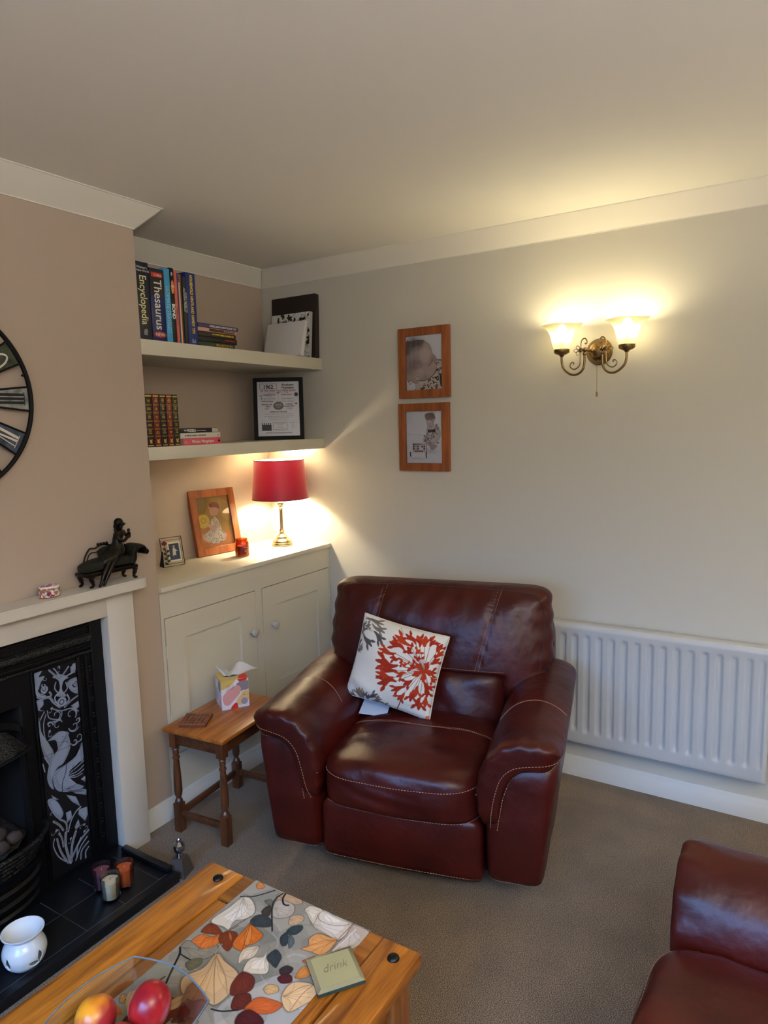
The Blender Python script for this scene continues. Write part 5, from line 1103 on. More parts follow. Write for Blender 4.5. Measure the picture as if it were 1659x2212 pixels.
# bowed grate and ash front
b = MB()
for k in range(5):
    z = 0.204+0.019*k
    w_ = 0.165+0.010*k; dp = 0.085+0.010*k
    b.tube([(w_*math.sin(a), yi-dp*math.cos(a)+0.006, z) for a in [-PI/2+PI*q/24 for q in range(25)]], 0.008 if k in (0, 4) else 0.0055, 8)
for q in range(13):
    a = -PI/2+PI*q/12; b.tube([(0.165*math.sin(a), yi-0.085*math.cos(a)+0.004, 0.198), (0.205*math.sin(a), yi-0.125*math.cos(a)+0.004, 0.286)], 0.004, 6)
b.build('fire_grate', relief, t, True)
V = []; F = []; prf = [(0.150, 0.060, 0.036), (0.156, 0.072, 0.075), (0.150, 0.066, 0.085), (0.160, 0.085, 0.13), (0.152, 0.076, 0.14), (0.165, 0.096, 0.19), (0.158, 0.088, 0.20), (0.168, 0.100, 0.235), (0.02, 0.01, 0.237)]; n = len(prf)
for q in range(25):
    a = -PI/2+PI*q/24
    for w_, dp, z in prf: V.append(((w_+0.01)*math.sin(a), yi-dp*1.15*math.cos(a), 0.036+(z-0.036)*0.82))
for q in range(24):
    for k in range(n-1): F.append([q*n+k, (q+1)*n+k, (q+1)*n+k+1, q*n+k+1])
mesh('ash_pan_cover', V, F, castiron, t, True, None, 35)
V = []; F = []
for i in range(25):
    for j in range(13):
        x = -0.150+0.0125*i; y = 0.25-0.345*j/12*(1-0.25*(x/0.15)**2); V.append((x, y, 0.268+0.010*noise.noise(Vector((x*40, y*40, 1)))))
for i in range(24):
    for j in range(12): F.append([i*13+j, i*13+j+1, (i+1)*13+j+1, (i+1)*13+j])
mesh('ember_bed', V, F, mat('dark ember bed', (34,29,27), 0.95, bump=[(60,1.0,0.01,'v')]), t, True)
# pebbles on the grate
peb = mat('grey coal pebble', (74,62,56), 0.85, bump=[(60,0.5,0.004,'n')], var=((46,40,38),26,3,0.4,0.6))
pl = [((0.088, -0.052, 0.306), (0.030, 0.025, 0.022), 'round grey fire pebble at the right end of the grate'), ((0.032, -0.070, 0.306), (0.030, 0.026, 0.024), 'larger grey fire pebble at the frame edge, in front of the others'), ((0.058, -0.008, 0.312), (0.034, 0.028, 0.028), 'grey fire pebble resting behind the front two'), ((-0.032, -0.065, 0.306), (0.030, 0.028, 0.024), 'grey fire pebble beyond the frame edge on the grate')]
for i, (c_, r_, lab) in enumerate(pl):
    p = puffy('fire_pebble', (0, 0, 0), tuple(v*0.82 for v in r_), 2.3, 8, lambda x, y, z, q: (x+0.003*noise.noise(Vector((x*60+i*7, y*60, z*60))), y, z+0.003*noise.noise(Vector((x*50, y*50+i*5, z*50)))), peb, None)
    p.location = (FX+c_[0], D+c_[1], c_[2]-0.012); tag(p, lab, 'pebble', 'pebbles in the fire grate')
# ------------------------------------------------------------------ hearth
t = thing('hearth', 'raised black slate hearth in front of the fireplace', 'hearth', (FX, -0.56, 0))
hx = 0.481; brk = hearthm
b = MB(); b.box((-hx, -0.182, 0.0), (hx, 0.168, 0.035), 0.002); b.build('hearth_slab', brk, t, True)
for xa in (hx-0.026, -hx): box('end_kerb', (xa, -0.150, 0.0352), (xa+0.026, 0.104, 0.052), brk, t, 0.004)
b = MB()
for x in [-0.42+0.14*k for k in range(7)]: b.box((x-0.0008, -0.150, 0.0351), (x+0.0008, 0.10, 0.0356))
for y in (-0.150, -0.012): b.box((-hx+0.028, y-0.0008, 0.0351), (hx-0.028, y+0.0008, 0.0356))
b.build('tile_joints', mat('dusty joint', (70,70,76), 0.8), t)
# candles in glasses
GC = 'glass votive candles on the hearth'
for (x, y, col, lab) in ((-1.616, -0.648, (206,192,158), 'cream candle in a clear glass, front one of three on the hearth'), (-1.548, -0.632, (196,86,36), 'orange candle in a clear glass on the hearth'), (-1.598, -0.578, (112,60,72), 'plum candle in a clear glass, furthest back of the three on the hearth')):
    t = thing('glass_candle', lab, 'candle', (x, y, 0.0357), 0, GC); r_ = 0.0315
    b = MB(); b.lathe([(0, 0), (0.027, 0), (0.029, 0.003), (r_, 0.083), (r_-0.002, 0.083), (0.0265, 0.009), (0, 0.008)], 40); b.build('glass', clearg, t, True)
    b = MB(); b.lathe([(0, 0.0085), (0.0262, 0.0095), (0.0288, 0.066), (0.026, 0.0675), (0, 0.066)], 36); b.build('wax', mat('candle wax', col, 0.5), t, True)
    b = MB(); b.tube([(0, 0, 0.066), (0.001, 0.001, 0.0745)], 0.0012, 5); b.build('wick', mat('wick', (150,130,100), 0.8), t)
# oil burner with leaf shaped openings
t = thing('oil_burner', 'white ceramic oil burner with leaf shaped openings on the black hearth', 'oil burner', (-1.925, -0.672, 0.0357))
cer = mat('white glazed ceramic', (214,218,220), 0.18, spec=0.6)
pr = [(0.034, 0.0), (0.040, 0.004), (0.052, 0.018), (0.0585, 0.036), (0.060, 0.050), (0.056, 0.066), (0.047, 0.080), (0.041, 0.087), (0.0395, 0.091)]
SPp = smooth_path([(r_, 0, z) for r_, z in pr], 14); segs = 320; V = []; F = []; n = len(SPp)
for i in range(segs):
    a = 2*PI*i/segs
    for p in SPp: V.append((p.x*math.cos(a), p.x*math.sin(a), p.z))
def leafhole(a, z):
    for ac in (-1.31, 0.26, 1.83, 3.40):
        for tilt in (-1.15, -0.10):
            du = ((a-ac+PI) % (2*PI)-PI)*0.058; dz = z-0.020
            # leaf axis leaning by tilt from the base point
            s = du*math.sin(tilt)+dz*math.cos(tilt); w_ = du*math.cos(tilt)-dz*math.sin(tilt)
            if 0.003 < s < 0.041 and abs(w_) < 0.0085*math.sin(PI*(s-0.003)/0.038): return True
    return False
for i in range(segs):
    j = (i+1) % segs; a = 2*PI*(i+0.5)/segs
    for k in range(n-1):
        if leafhole(a, (SPp[k].z+SPp[k+1].z)/2): continue
        F.append([i*n+k, j*n+k, j*n+k+1, i*n+k+1])
o = mesh('pot_body', V, F, cer, t, True); md = o.modifiers.new('thickness', 'SOLIDIFY'); md.thickness = 0.004; md.offset = -1
b = MB(); b.lathe([(0.038, 0.088), (0.044, 0.096), (0.053, 0.103), (0.0575, 0.107), (0.0580, 0.110), (0.0555, 0.111), (0.049, 0.106), (0.043, 0.097), (0.030, 0.088), (0, 0.084)], 64); b.build('oil_dish', cer, t, True)
b = MB(); b.lathe([(0, 0), (0.034, 0), (0.036, 0.003), (0, 0.004)], 32); b.build('pot_base', cer, t, True)
# doorstop beside the hearth
t = thing('finial_weight', 'pewter finial on a dark pyramid base, on the carpet beside the black hearth', 'ornament', (-1.372, -0.705, 0.0), 0.3)
b = MB(); V = [(-0.034, -0.034, 0), (0.034, -0.034, 0), (0.034, 0.034, 0), (-0.034, 0.034, 0), (-0.020, -0.020, 0.062), (0.020, -0.020, 0.062), (0.020, 0.020, 0.062), (-0.020, 0.020, 0.062)]
b.add(V, [[3,2,1,0],[4,5,6,7],[0,1,5,4],[1,2,6,5],[2,3,7,6],[3,0,4,7]]); b.build('base', mat('dark pewter stone', (74,66,60), 0.5, bump=[(50,0.5,0.003,'n')]), t)
b = MB(); b.lathe([(0, 0.062), (0.013, 0.062), (0.010, 0.070), (0.009, 0.078), (0.019, 0.088), (0.0205, 0.102), (0.019, 0.106), (0.0195, 0.110), (0.012, 0.117), (0.008, 0.121), (0.0085, 0.126), (0.005, 0.133), (0, 0.137)], 36); b.build('finial', chrome, t, True, 40)
# trinket box on the mantel
mz = 1.0442
t = thing('trinket_box', 'small oval china trinket box painted with pink roses on the mantel shelf', 'trinket box', (-1.612, -0.442, mz))
def roses(W_, H_, seed):
    cv = Cv(W_, H_, 1100, (222,220,224)); rng = random.Random(seed)
    for k in range(int(W_*H_*16000)+4):
        p = (rng.uniform(0, W_), rng.uniform(0, H_)); r_ = rng.uniform(0.0022, 0.0050); c1 = rng.choice(((186,90,110), (206,140,150), (130,30,60), (196,110,60)))
        for q_ in range(3): cv.disc((p[0]+rng.uniform(-1, 1)*r_*1.2, p[1]+rng.uniform(-1, 1)*r_*1.2), 0.0018, rng.choice(((60,80,110), (50,70,50), (90,100,60))))
        cv.disc(p, r_, c1); cv.disc((p[0]+r_*0.2, p[1]+r_*0.1), r_*0.55, tuple(min(255, v+40) for v in c1)); cv.ring(p, r_*0.35, r_*0.15, (110,30,50))
    return cv
ra, rb_ = 0.0335, 0.027; pe = 2*PI*0.030
def wrap(z0): return lambda x, y: (ra*math.cos(2*PI*x/pe), rb_*math.sin(2*PI*x/pe), z0+y)
roses(pe, 0.024, 1).obj('box_body', wrap(0.002), printg, t, smooth=True)
roses(pe, 0.009, 2).obj('box_lid', lambda x, y: ((ra*(1-0.010/0.04*(y/0.009)**2*0.5))*math.cos(2*PI*x/pe), (rb_*(1-0.12*(y/0.009)**2))*math.sin(2*PI*x/pe), 0.0285+y), printg, t, smooth=True)
cv = roses(0.08, 0.06, 3); cv.obj('lid_top', lambda x, y: (lambda u, v: (lambda k: (u*k*ra*0.88, v*k*rb_*0.88, 0.0375+0.004*(1-max(abs(u), abs(v))**2)))(max(abs(u), abs(v))/(math.hypot(u, v)+1e-9)))(x/0.04-1, y/0.03-1), printg, t, smooth=True)
gm = mat('gilt rim', (196,150,60), 0.3, 0.9)
b = MB()
for z in (0.0015, 0.0275): b.tube([(ra*1.01*math.cos(a), rb_*1.01*math.sin(a), z) for a in [k*PI/24 for k in range(48)]], 0.0014, 6, True)
b.build('gilt_rim', gm, t, True)
b = MB(); b.lathe([(0, 0), (ra, 0), (ra*0.98, 0.037), (ra*0.85, 0.0375), (0, 0.0375)], 48, sy=rb_/ra); b.build('box_core', white, t, True)
# ------------------------------------------------------------------ bronze figurine
bronze = mat('dark bronze', (40,32,26), 0.30, 0.75, bump=[(90,0.25,0.002,'n')]); bronzeg = mat('green bronze cloth', (38,38,28), 0.5, 0.5, bump=[(500,0.8,0.002,'v')])
t = thing('bronze_figurine', 'dark bronze figurine of a woman sitting on a chaise longue, on the mantel end', 'figurine', (-1.388, -0.446, mz)); X0 = -1.388
def fx(p): return Vector((p[0]-X0, p[1], p[2]-mz))
b = None
def cha(x, y, z, q): return (x, y*(1-0.25*max(0, -x-0.06)/0.05), z+0.008*max(0, x/0.1)*0+0.004*math.cos(x*25))
puffy('chaise_seat', (-0.006, 0.0, 0.072), (0.107, 0.036, 0.020), 3.6, 16, cha, bronzeg, t)
b = MB(); b.box((-0.108, -0.035, 0.040), (0.100, 0.035, 0.054), 0.004); b.tube([(-0.108, -0.0355, 0.049), (0.100, -0.0355, 0.049)], 0.0022, 6); b.tube([(-0.108, -0.0355, 0.042), (0.100, -0.0355, 0.042)], 0.0018, 6)
for k in range(26): b.ball((-0.102+k*0.008, -0.0358, 0.0455), 0.0017, 6, 4)
b.build('chaise_frame', bronze, t, True)
for sx_, sy_ in ((-0.082, -0.027), (0.088, -0.027), (-0.088, 0.027), (0.082, 0.027)):
    b = MB(); sg = 1 if sx_ > 0 else -1
    b.tube(smooth_path([(sx_-sg*0.004, sy_, 0.046), (sx_+sg*0.006, sy_, 0.034), (sx_+sg*0.001, sy_, 0.020), (sx_-sg*0.001, sy_, 0.010), (sx_+sg*0.006, sy_, 0.004)], 5), [0.0095]*6+[0.0075]*5+[0.0055]*5+[0.005]*5, 8); b.ball((sx_+sg*0.006, sy_, 0.0042), (0.008, 0.006, 0.0042), 8, 6); b.build('chaise_leg', bronze, t, True)
hp = smooth_path([(0.078, 0, 0.058), (0.090, 0, 0.078), (0.092, 0, 0.098), (0.102, 0, 0.113), (0.120, 0, 0.117), (0.138, 0, 0.108), (0.147, 0, 0.092)], 5); wd_ = 0.0085
V = []; F = []; n = len(hp)
for k, p in enumerate(hp):
    tg = (hp[min(k+1, n-1)]-hp[max(k-1, 0)]).normalized(); nm = Vector((-tg.z, 0, tg.x)); w_ = wd_*(1.3-0.5*k/n)
    for q_ in range(16):
        a = 2*PI*q_/16; cy1 = math.copysign(abs(math.cos(a))**0.5, math.cos(a)); sy1 = math.copysign(abs(math.sin(a))**0.7, math.sin(a))
        o_ = p+nm*w_*sy1; V.append((o_.x, 0.036*cy1, o_.z))
for k in range(n-1):
    for q_ in range(16): F.append([k*16+q_, k*16+(q_+1) % 16, (k+1)*16+(q_+1) % 16, (k+1)*16+q_])
F += [list(range(16))[::-1], [(n-1)*16+q_ for q_ in range(16)]]
mesh('chaise_headrest', V, F, bronzeg, t, True, None, 60)
b = MB(); b.tube([(0.143, -0.037, 0.092), (0.143, 0.036, 0.092)], 0.010, 14); b.tube([(p.x+0.004, -0.037, p.z-0.004) for p in hp[:-6]], 0.003, 8); b.build('headrest_scroll', bronze, t, True)
b = MB(); yb = 0.030
b.tube(smooth_path([(-0.075, yb, 0.080), (-0.066, yb, 0.102), (-0.056, yb, 0.118), (-0.044, yb, 0.128), (-0.026, yb, 0.126), (-0.010, yb, 0.132), (0.010, yb, 0.136), (0.040, yb, 0.128), (0.070, yb, 0.132), (0.095, yb, 0.122), (0.112, yb, 0.102)], 6), 0.0032, 8)
b.tube(smooth_path([(-0.060, yb, 0.086), (-0.052, yb, 0.104), (-0.040, yb, 0.112), (-0.020, yb, 0.112), (0.0, yb, 0.122)], 6), 0.0022, 8)
for x_ in (-0.012, 0.0, 0.012, 0.024): b.ball((x_, yb, 0.138), (0.006, 0.004, 0.006), 8, 6)
b.build('chaise_backrail', bronze, t, True)
puffy('chaise_backrest', (0.045, yb+0.002, 0.105), (0.060, 0.004, 0.022), 3, 10, None, bronzeg, t)
# the woman: one continuous skinned body
me = bpy.data.meshes.new('woman_body')
J = [((0.034, -0.002, 0.106), 0.0225), ((0.044, 0.0, 0.130), 0.0165), ((0.050, -0.002, 0.152), 0.0185), ((0.056, -0.003, 0.174), 0.0175), ((0.058, -0.004, 0.186), 0.0075), ((0.060, -0.006, 0.195), 0.0070), ((0.063, -0.008, 0.205), 0.0135), ((0.066, -0.010, 0.213), 0.0120),
     ((0.026, -0.018, 0.100), 0.0175), ((0.002, -0.032, 0.092), 0.0130), ((-0.020, -0.038, 0.084), 0.0100), ((-0.042, -0.042, 0.052), 0.0095), ((-0.060, -0.045, 0.020), 0.0058), ((-0.067, -0.046, 0.008), 0.0052), ((-0.075, -0.049, 0.0045), 0.0040),
     ((0.036, -0.016, 0.100), 0.0170), ((0.018, -0.032, 0.094), 0.0130), ((0.000, -0.040, 0.084), 0.0100), ((-0.024, -0.043, 0.052), 0.0095), ((-0.044, -0.045, 0.020), 0.0058), ((-0.051, -0.046, 0.008), 0.0052), ((-0.058, -0.050, 0.0045), 0.0040),
     ((0.038, -0.012, 0.174), 0.0085), ((0.034, -0.022, 0.156), 0.0075), ((0.052, -0.030, 0.144), 0.0065), ((0.070, -0.028, 0.156), 0.0055), ((0.078, -0.025, 0.162), 0.0055),
     ((0.072, -0.006, 0.174), 0.0085), ((0.085, -0.012, 0.152), 0.0075), ((0.086, -0.020, 0.156), 0.006), ((0.080, -0.025, 0.170), 0.0055), ((0.078, -0.025, 0.178), 0.005)]
E_ = [(0,1),(1,2),(2,3),(3,4),(4,5),(5,6),(6,7),(0,8),(8,9),(9,10),(10,11),(11,12),(12,13),(13,14),(0,15),(15,16),(16,17),(17,18),(18,19),(19,20),(20,21),(3,22),(22,23),(23,24),(24,25),(25,26),(3,27),(27,28),(28,29),(29,30),(30,31)]
me.from_pydata([j[0] for j in J], E_, []); me.materials.append(bronze)
o = bpy.data.objects.new('woman_body', me); COL.objects.link(o); o.parent = t
sk = o.modifiers.new('skin', 'SKIN'); sk.use_smooth_shade = True; sub = o.modifiers.new('smooth', 'SUBSURF'); sub.levels = 2; sub.render_levels = 2
for i, j in enumerate(J): v = me.skin_vertices[0].data[i]; v.radius = (j[1], j[1]); v.use_root = (i == 0)
b = MB()
for k in range(5): b.tube([(0.080+0.001*k, -0.024+0.0016*k, 0.160), (0.084+0.0015*k, -0.028+0.002*k, 0.166), (0.083+0.001*k, -0.030+0.002*k, 0.171)], 0.0012, 5)
b.build('fingers', bronze, t, True)
b = MB(); b.ball((0.057, -0.001, 0.210), (0.0170, 0.0165, 0.0165), 14, 10); b.ball((0.050, 0.004, 0.197), (0.010, 0.011, 0.012), 10, 8); b.ball((0.046, 0.003, 0.184), (0.007, 0.008, 0.009), 10, 8); b.ball((0.055, -0.016, 0.196), (0.007, 0.006, 0.010), 10, 8); b.build('hair', mat('bronze hair', (28,23,20), 0.4, 0.7, bump=[(300,0.8,0.002,'n')]), t, True)
b = MB(); b.ball((0.0735, -0.0160, 0.2045), (0.0018, 0.0018, 0.0022), 6, 5); b.ball((0.0708, -0.0178, 0.2075), (0.0014, 0.0014, 0.001), 6, 5); b.ball((0.0742, -0.0125, 0.2075), (0.0014, 0.0014, 0.001), 6, 5); b.ball((0.0720, -0.0155, 0.2000), (0.0020, 0.0024, 0.0010), 6, 5); b.build('face_features', bronze, t, True)
b = MB(); b.lathe([(0.0125, 0.188-0.045), (0.0170, 0.128), (0.0160, 0.118)], 16, (0.046, 0, 0)) if False else None
V = []; F = []; rows = [(0.049, -0.002, 0.158, 0.0175, 0.0155), (0.046, -0.001, 0.138, 0.0185, 0.0165), (0.038, -0.006, 0.114, 0.030, 0.025), (0.018, -0.016, 0.105, 0.040, 0.028), (-0.002, -0.026, 0.098, 0.042, 0.022), (-0.014, -0.034, 0.084, 0.036, 0.014), (-0.020, -0.036, 0.074, 0.030, 0.008)]; ns = 24
for x_, y_, z_, a1, b1 in rows:
    for k in range(ns): a = 2*PI*k/ns; V.append((x_+a1*math.cos(a)*(1+0.06*math.sin(7*a)), y_+b1*math.sin(a), z_+0.004*math.sin(5*a)))
for i in range(len(rows)-1):
    for k in range(ns): F.append([i*ns+k, i*ns+(k+1) % ns, (i+1)*ns+(k+1) % ns, (i+1)*ns+k])
mesh('dress', V, F, mat('bronze dress', (46,42,36), 0.34, 0.7, bump=[(60,0.6,0.004,'n')]), t, True)
b = MB()
for k in range(6): b.ball((0.080+0.004*math.cos(k*1.05), -0.024, 0.180+0.004*math.sin(k*1.05)), (0.003, 0.0025, 0.003), 8, 6)
b.tube([(0.078, -0.023, 0.160), (0.080, -0.024, 0.180)], 0.0012, 5); b.build('held_flower', bronze, t, True)
# ------------------------------------------------------------------ wall clock
t = thing('wall_clock', 'large round skeleton wall clock with black iron rim and zinc numeral plates', 'clock', (-1.892, D, 1.692)); R = 0.3
b = MB(); yq = -0.022; N_ = 128; b.tube([((R-0.006)*math.cos(a), yq, (R-0.006)*math.sin(a)) for a in [k*2*PI/N_ for k in range(N_)]], 0.0075, 8, True); b.build('outer_rim', blackm, t, True)
b = MB(); b.tube([(0.13*math.cos(a), yq, 0.13*math.sin(a)) for a in [k*2*PI/64 for k in range(64)]], 0.006, 8, True); b.build('inner_rim', blackm, t, True)
zinc = [mat('grey zinc plate', (158,160,158), 0.6, 0.2, bump=[(60,0.3,0.001,'n')], var=((112,114,110),38,5,0.42,0.68)), mat('green grey zinc plate', (72,78,62), 0.6, 0.2, var=((44,50,40),38,5,0.42,0.68)), mat('blue grey zinc plate', (80,92,108), 0.6, 0.2, var=((48,56,70),38,5,0.42,0.68))]
num = ['XII', 'I', 'II', 'III', 'IV', 'V', 'VI', 'VII', 'VIII', 'IX', 'X', 'XI']; wp = mat('worn white numeral', (214,206,192), 0.6); kp = mat('black numeral', (22,22,24), 0.6)
for h_ in range(12):
    A = PI/2-h_*PI/6; hwd = math.radians(7.6); r0, r1 = 0.132, 0.288
    def pol(r_, a): return (r_*math.cos(a), r_*math.sin(a))
    pts = [pol(r1, A-hwd+2*hwd*k/8) for k in range(9)]+[pol(r0, A+hwd*1.15-2*hwd*1.15*k/4) for k in range(5)]
    b = MB(); b.prism(pts, 0, 0.002, T=FRONT(0, yq+0.002, 0)); pm = zinc[{3: 0, 2: 1, 4: 2}.get(h_, h_ % 3)]; pz = b.build('numeral_plate', pm, t)
    b = MB(); b.tube([(x, yq-0.001, z) for x, z in pts], 0.0032, 6, True); b.build('plate_edge', blackm, pz, True)
    # numeral reads outwards along the spoke: strokes in plate space (s along the radius, c across)
    b = MB(); Tm = FRONT(0, yq-0.0005, 0) @ Matrix.Rotation(A-PI/2, 4, 'Z')
    if h_ == 2:   # this plate carries a large looped white figure
        lp = smooth_path([(-0.016, 0.165, 0), (-0.019, 0.205, 0), (-0.015, 0.245, 0), (0.0, 0.262, 0), (0.015, 0.245, 0), (0.019, 0.205, 0), (0.016, 0.180, 0), (0.004, 0.172, 0), (-0.002, 0.190, 0)], 6)
        for k in range(len(lp)-1):
            d_ = (lp[k+1]-lp[k]).normalized(); n_ = Vector((-d_.y, d_.x, 0))*0.0030; b.prism([(lp[k]-n_).to_2d()[:], (lp[k+1]-n_).to_2d()[:], (lp[k+1]+n_).to_2d()[:], (lp[k]+n_).to_2d()[:]], 0, 0.001, T=Tm)
        b.build('numeral', wp, pz); continue
    chs = {'I': 1, 'V': 2.0, 'X': 2.2}; tw = sum(chs[c] for c in num[h_])*0.0125; xx = -tw/2; za, zb = 0.172, 0.270
    for c in num[h_]:
        wd = chs[c]*0.0125; m_ = xx+wd/2
        if c == 'I': b.prism([(m_-0.0042, za), (m_+0.0042, za), (m_+0.0042, zb), (m_-0.0042, zb)], 0, 0.001, T=Tm)
        elif c == 'V':
            b.prism([(m_-0.012, zb), (m_-0.004, zb), (m_+0.002, za), (m_-0.001, za)], 0, 0.001, T=Tm); b.prism([(m_+0.008, zb), (m_+0.011, zb), (m_+0.001, za), (m_-0.001, za)], 0, 0.0012, T=Tm)
        else:
            b.prism([(m_-0.012, zb), (m_-0.004, zb), (m_+0.012, za), (m_+0.004, za)], 0, 0.001, T=Tm); b.prism([(m_+0.009, zb), (m_+0.012, zb), (m_-0.008, za), (m_-0.011, za)], 0, 0.0012, T=Tm)
        xx += wd
    b.prism([(-tw/2-0.003, za-0.004), (tw/2+0.003, za-0.004), (tw/2+0.003, za-0.001), (-tw/2-0.003, za-0.001)], 0, 0.001, T=Tm); b.prism([(-tw/2-0.003, zb+0.001), (tw/2+0.003, zb+0.001), (tw/2+0.003, zb+0.003), (-tw/2-0.003, zb+0.003)], 0, 0.001, T=Tm)
    b.build('numeral', kp if h_ == 3 else wp, pz)
b = MB(); b.tube([(0, -0.030, -0.02), (0.05, -0.030, 0.09)], 0.003, 6); b.build('hour_hand', blackm, t, True)
b = MB(); b.tube([(0, -0.034, -0.03), (-0.16, -0.034, 0.11)], 0.0025, 6); b.build('minute_hand', blackm, t, True)
b = MB(); b.lathe([(0, 0), (0.05, 0), (0.05, 0.022), (0.012, 0.026), (0.012, 0.036), (0, 0.036)], 32, T=FRONT(0, 0, 0) ); b.build('movement', blackm, t, True)
b = MB()
for k in range(4): a = PI/4+k*PI/2; b.tube([(0.05*math.cos(a), -0.016, 0.05*math.sin(a)), (0.13*math.cos(a), yq, 0.13*math.sin(a))], 0.004, 6)
for a in (PI/2+0.26, -PI/2+0.26, 0.26, PI+0.26): b.tube([((R-0.006)*math.cos(a), yq+0.004, (R-0.006)*math.sin(a)), ((R-0.006)*math.cos(a), -0.0005, (R-0.006)*math.sin(a))], 0.004, 6)
b.build('spokes', blackm, t, True)
# ------------------------------------------------------------------ pine coffee table
cz = 0.45
t = thing('coffee_table', 'chunky waxed pine coffee table with black studs, in the foreground', 'coffee table', (-2.29, -1.585, 0))
tx0, tx1, ty0, ty1 = 0.560-1.12, 0.558, -0.315, 0.316
b = MB(); b.box((tx0, ty1-0.115, cz-0.030), (tx1, ty1, cz), 0.003); b.build('side_plank', pine, t, True)
b = MB(); b.box((tx0, ty0, cz-0.030), (tx1, ty0+0.095, cz), 0.003); b.build('side_plank', pine, t, True)
for xa, xb in ((tx1-0.092, tx1), (tx0, tx0+0.092)): box('cross_plank', (xa, ty0+0.0975, cz-0.030), (xb, ty1-0.1175, cz-0.0005), pine_y, t, 0.0015)
yA, yB = ty0+0.101, ty1-0.121
for k in range(3):
    ya = yA+(yB-yA)*k/3+0.001; yb = yA+(yB-yA)*(k+1)/3-0.001; box('panel_board', (tx0+0.098, ya, cz-0.028), (tx1-0.098, yb, cz-0.0012), pine, t, 0.0015)
box('under_panel', (tx0+0.03, ty0+0.03, cz-0.040), (tx1-0.03, ty1-0.03, cz-0.0302), pine, t)
b = MB()
for y in (ty0+0.045, ty1-0.045): b.box((tx0+0.09, y-0.011, cz-0.110), (tx1-0.09, y+0.011, cz-0.040), 0.002)
for x in (tx0+0.045, tx1-0.045): b.box((x-0.011, ty0+0.09, cz-0.110), (x+0.011, ty1-0.09, cz-0.040), 0.002)
b.build('apron', pine, t, True)
for x in (tx0+0.050, tx1-0.050):
    for y in (ty0+0.055, ty1-0.055): box('leg', (x-0.034, y-0.034, 0), (x+0.034, y+0.034, cz-0.040), pine_z, t, 0.004)
for x in (tx0+0.042, tx1-0.042):
    for y in (ty0+0.045, ty1-0.066):
        b = MB(); b.lathe([(0.0135, -0.0005), (0.0135, 0.001), (0.0115, 0.0045), (0.006, 0.0075), (0, 0.0082)], 24, (x, y, cz)); b.build('stud', mat('black iron stud', (22,20,20), 0.35, 0.4), t, True)
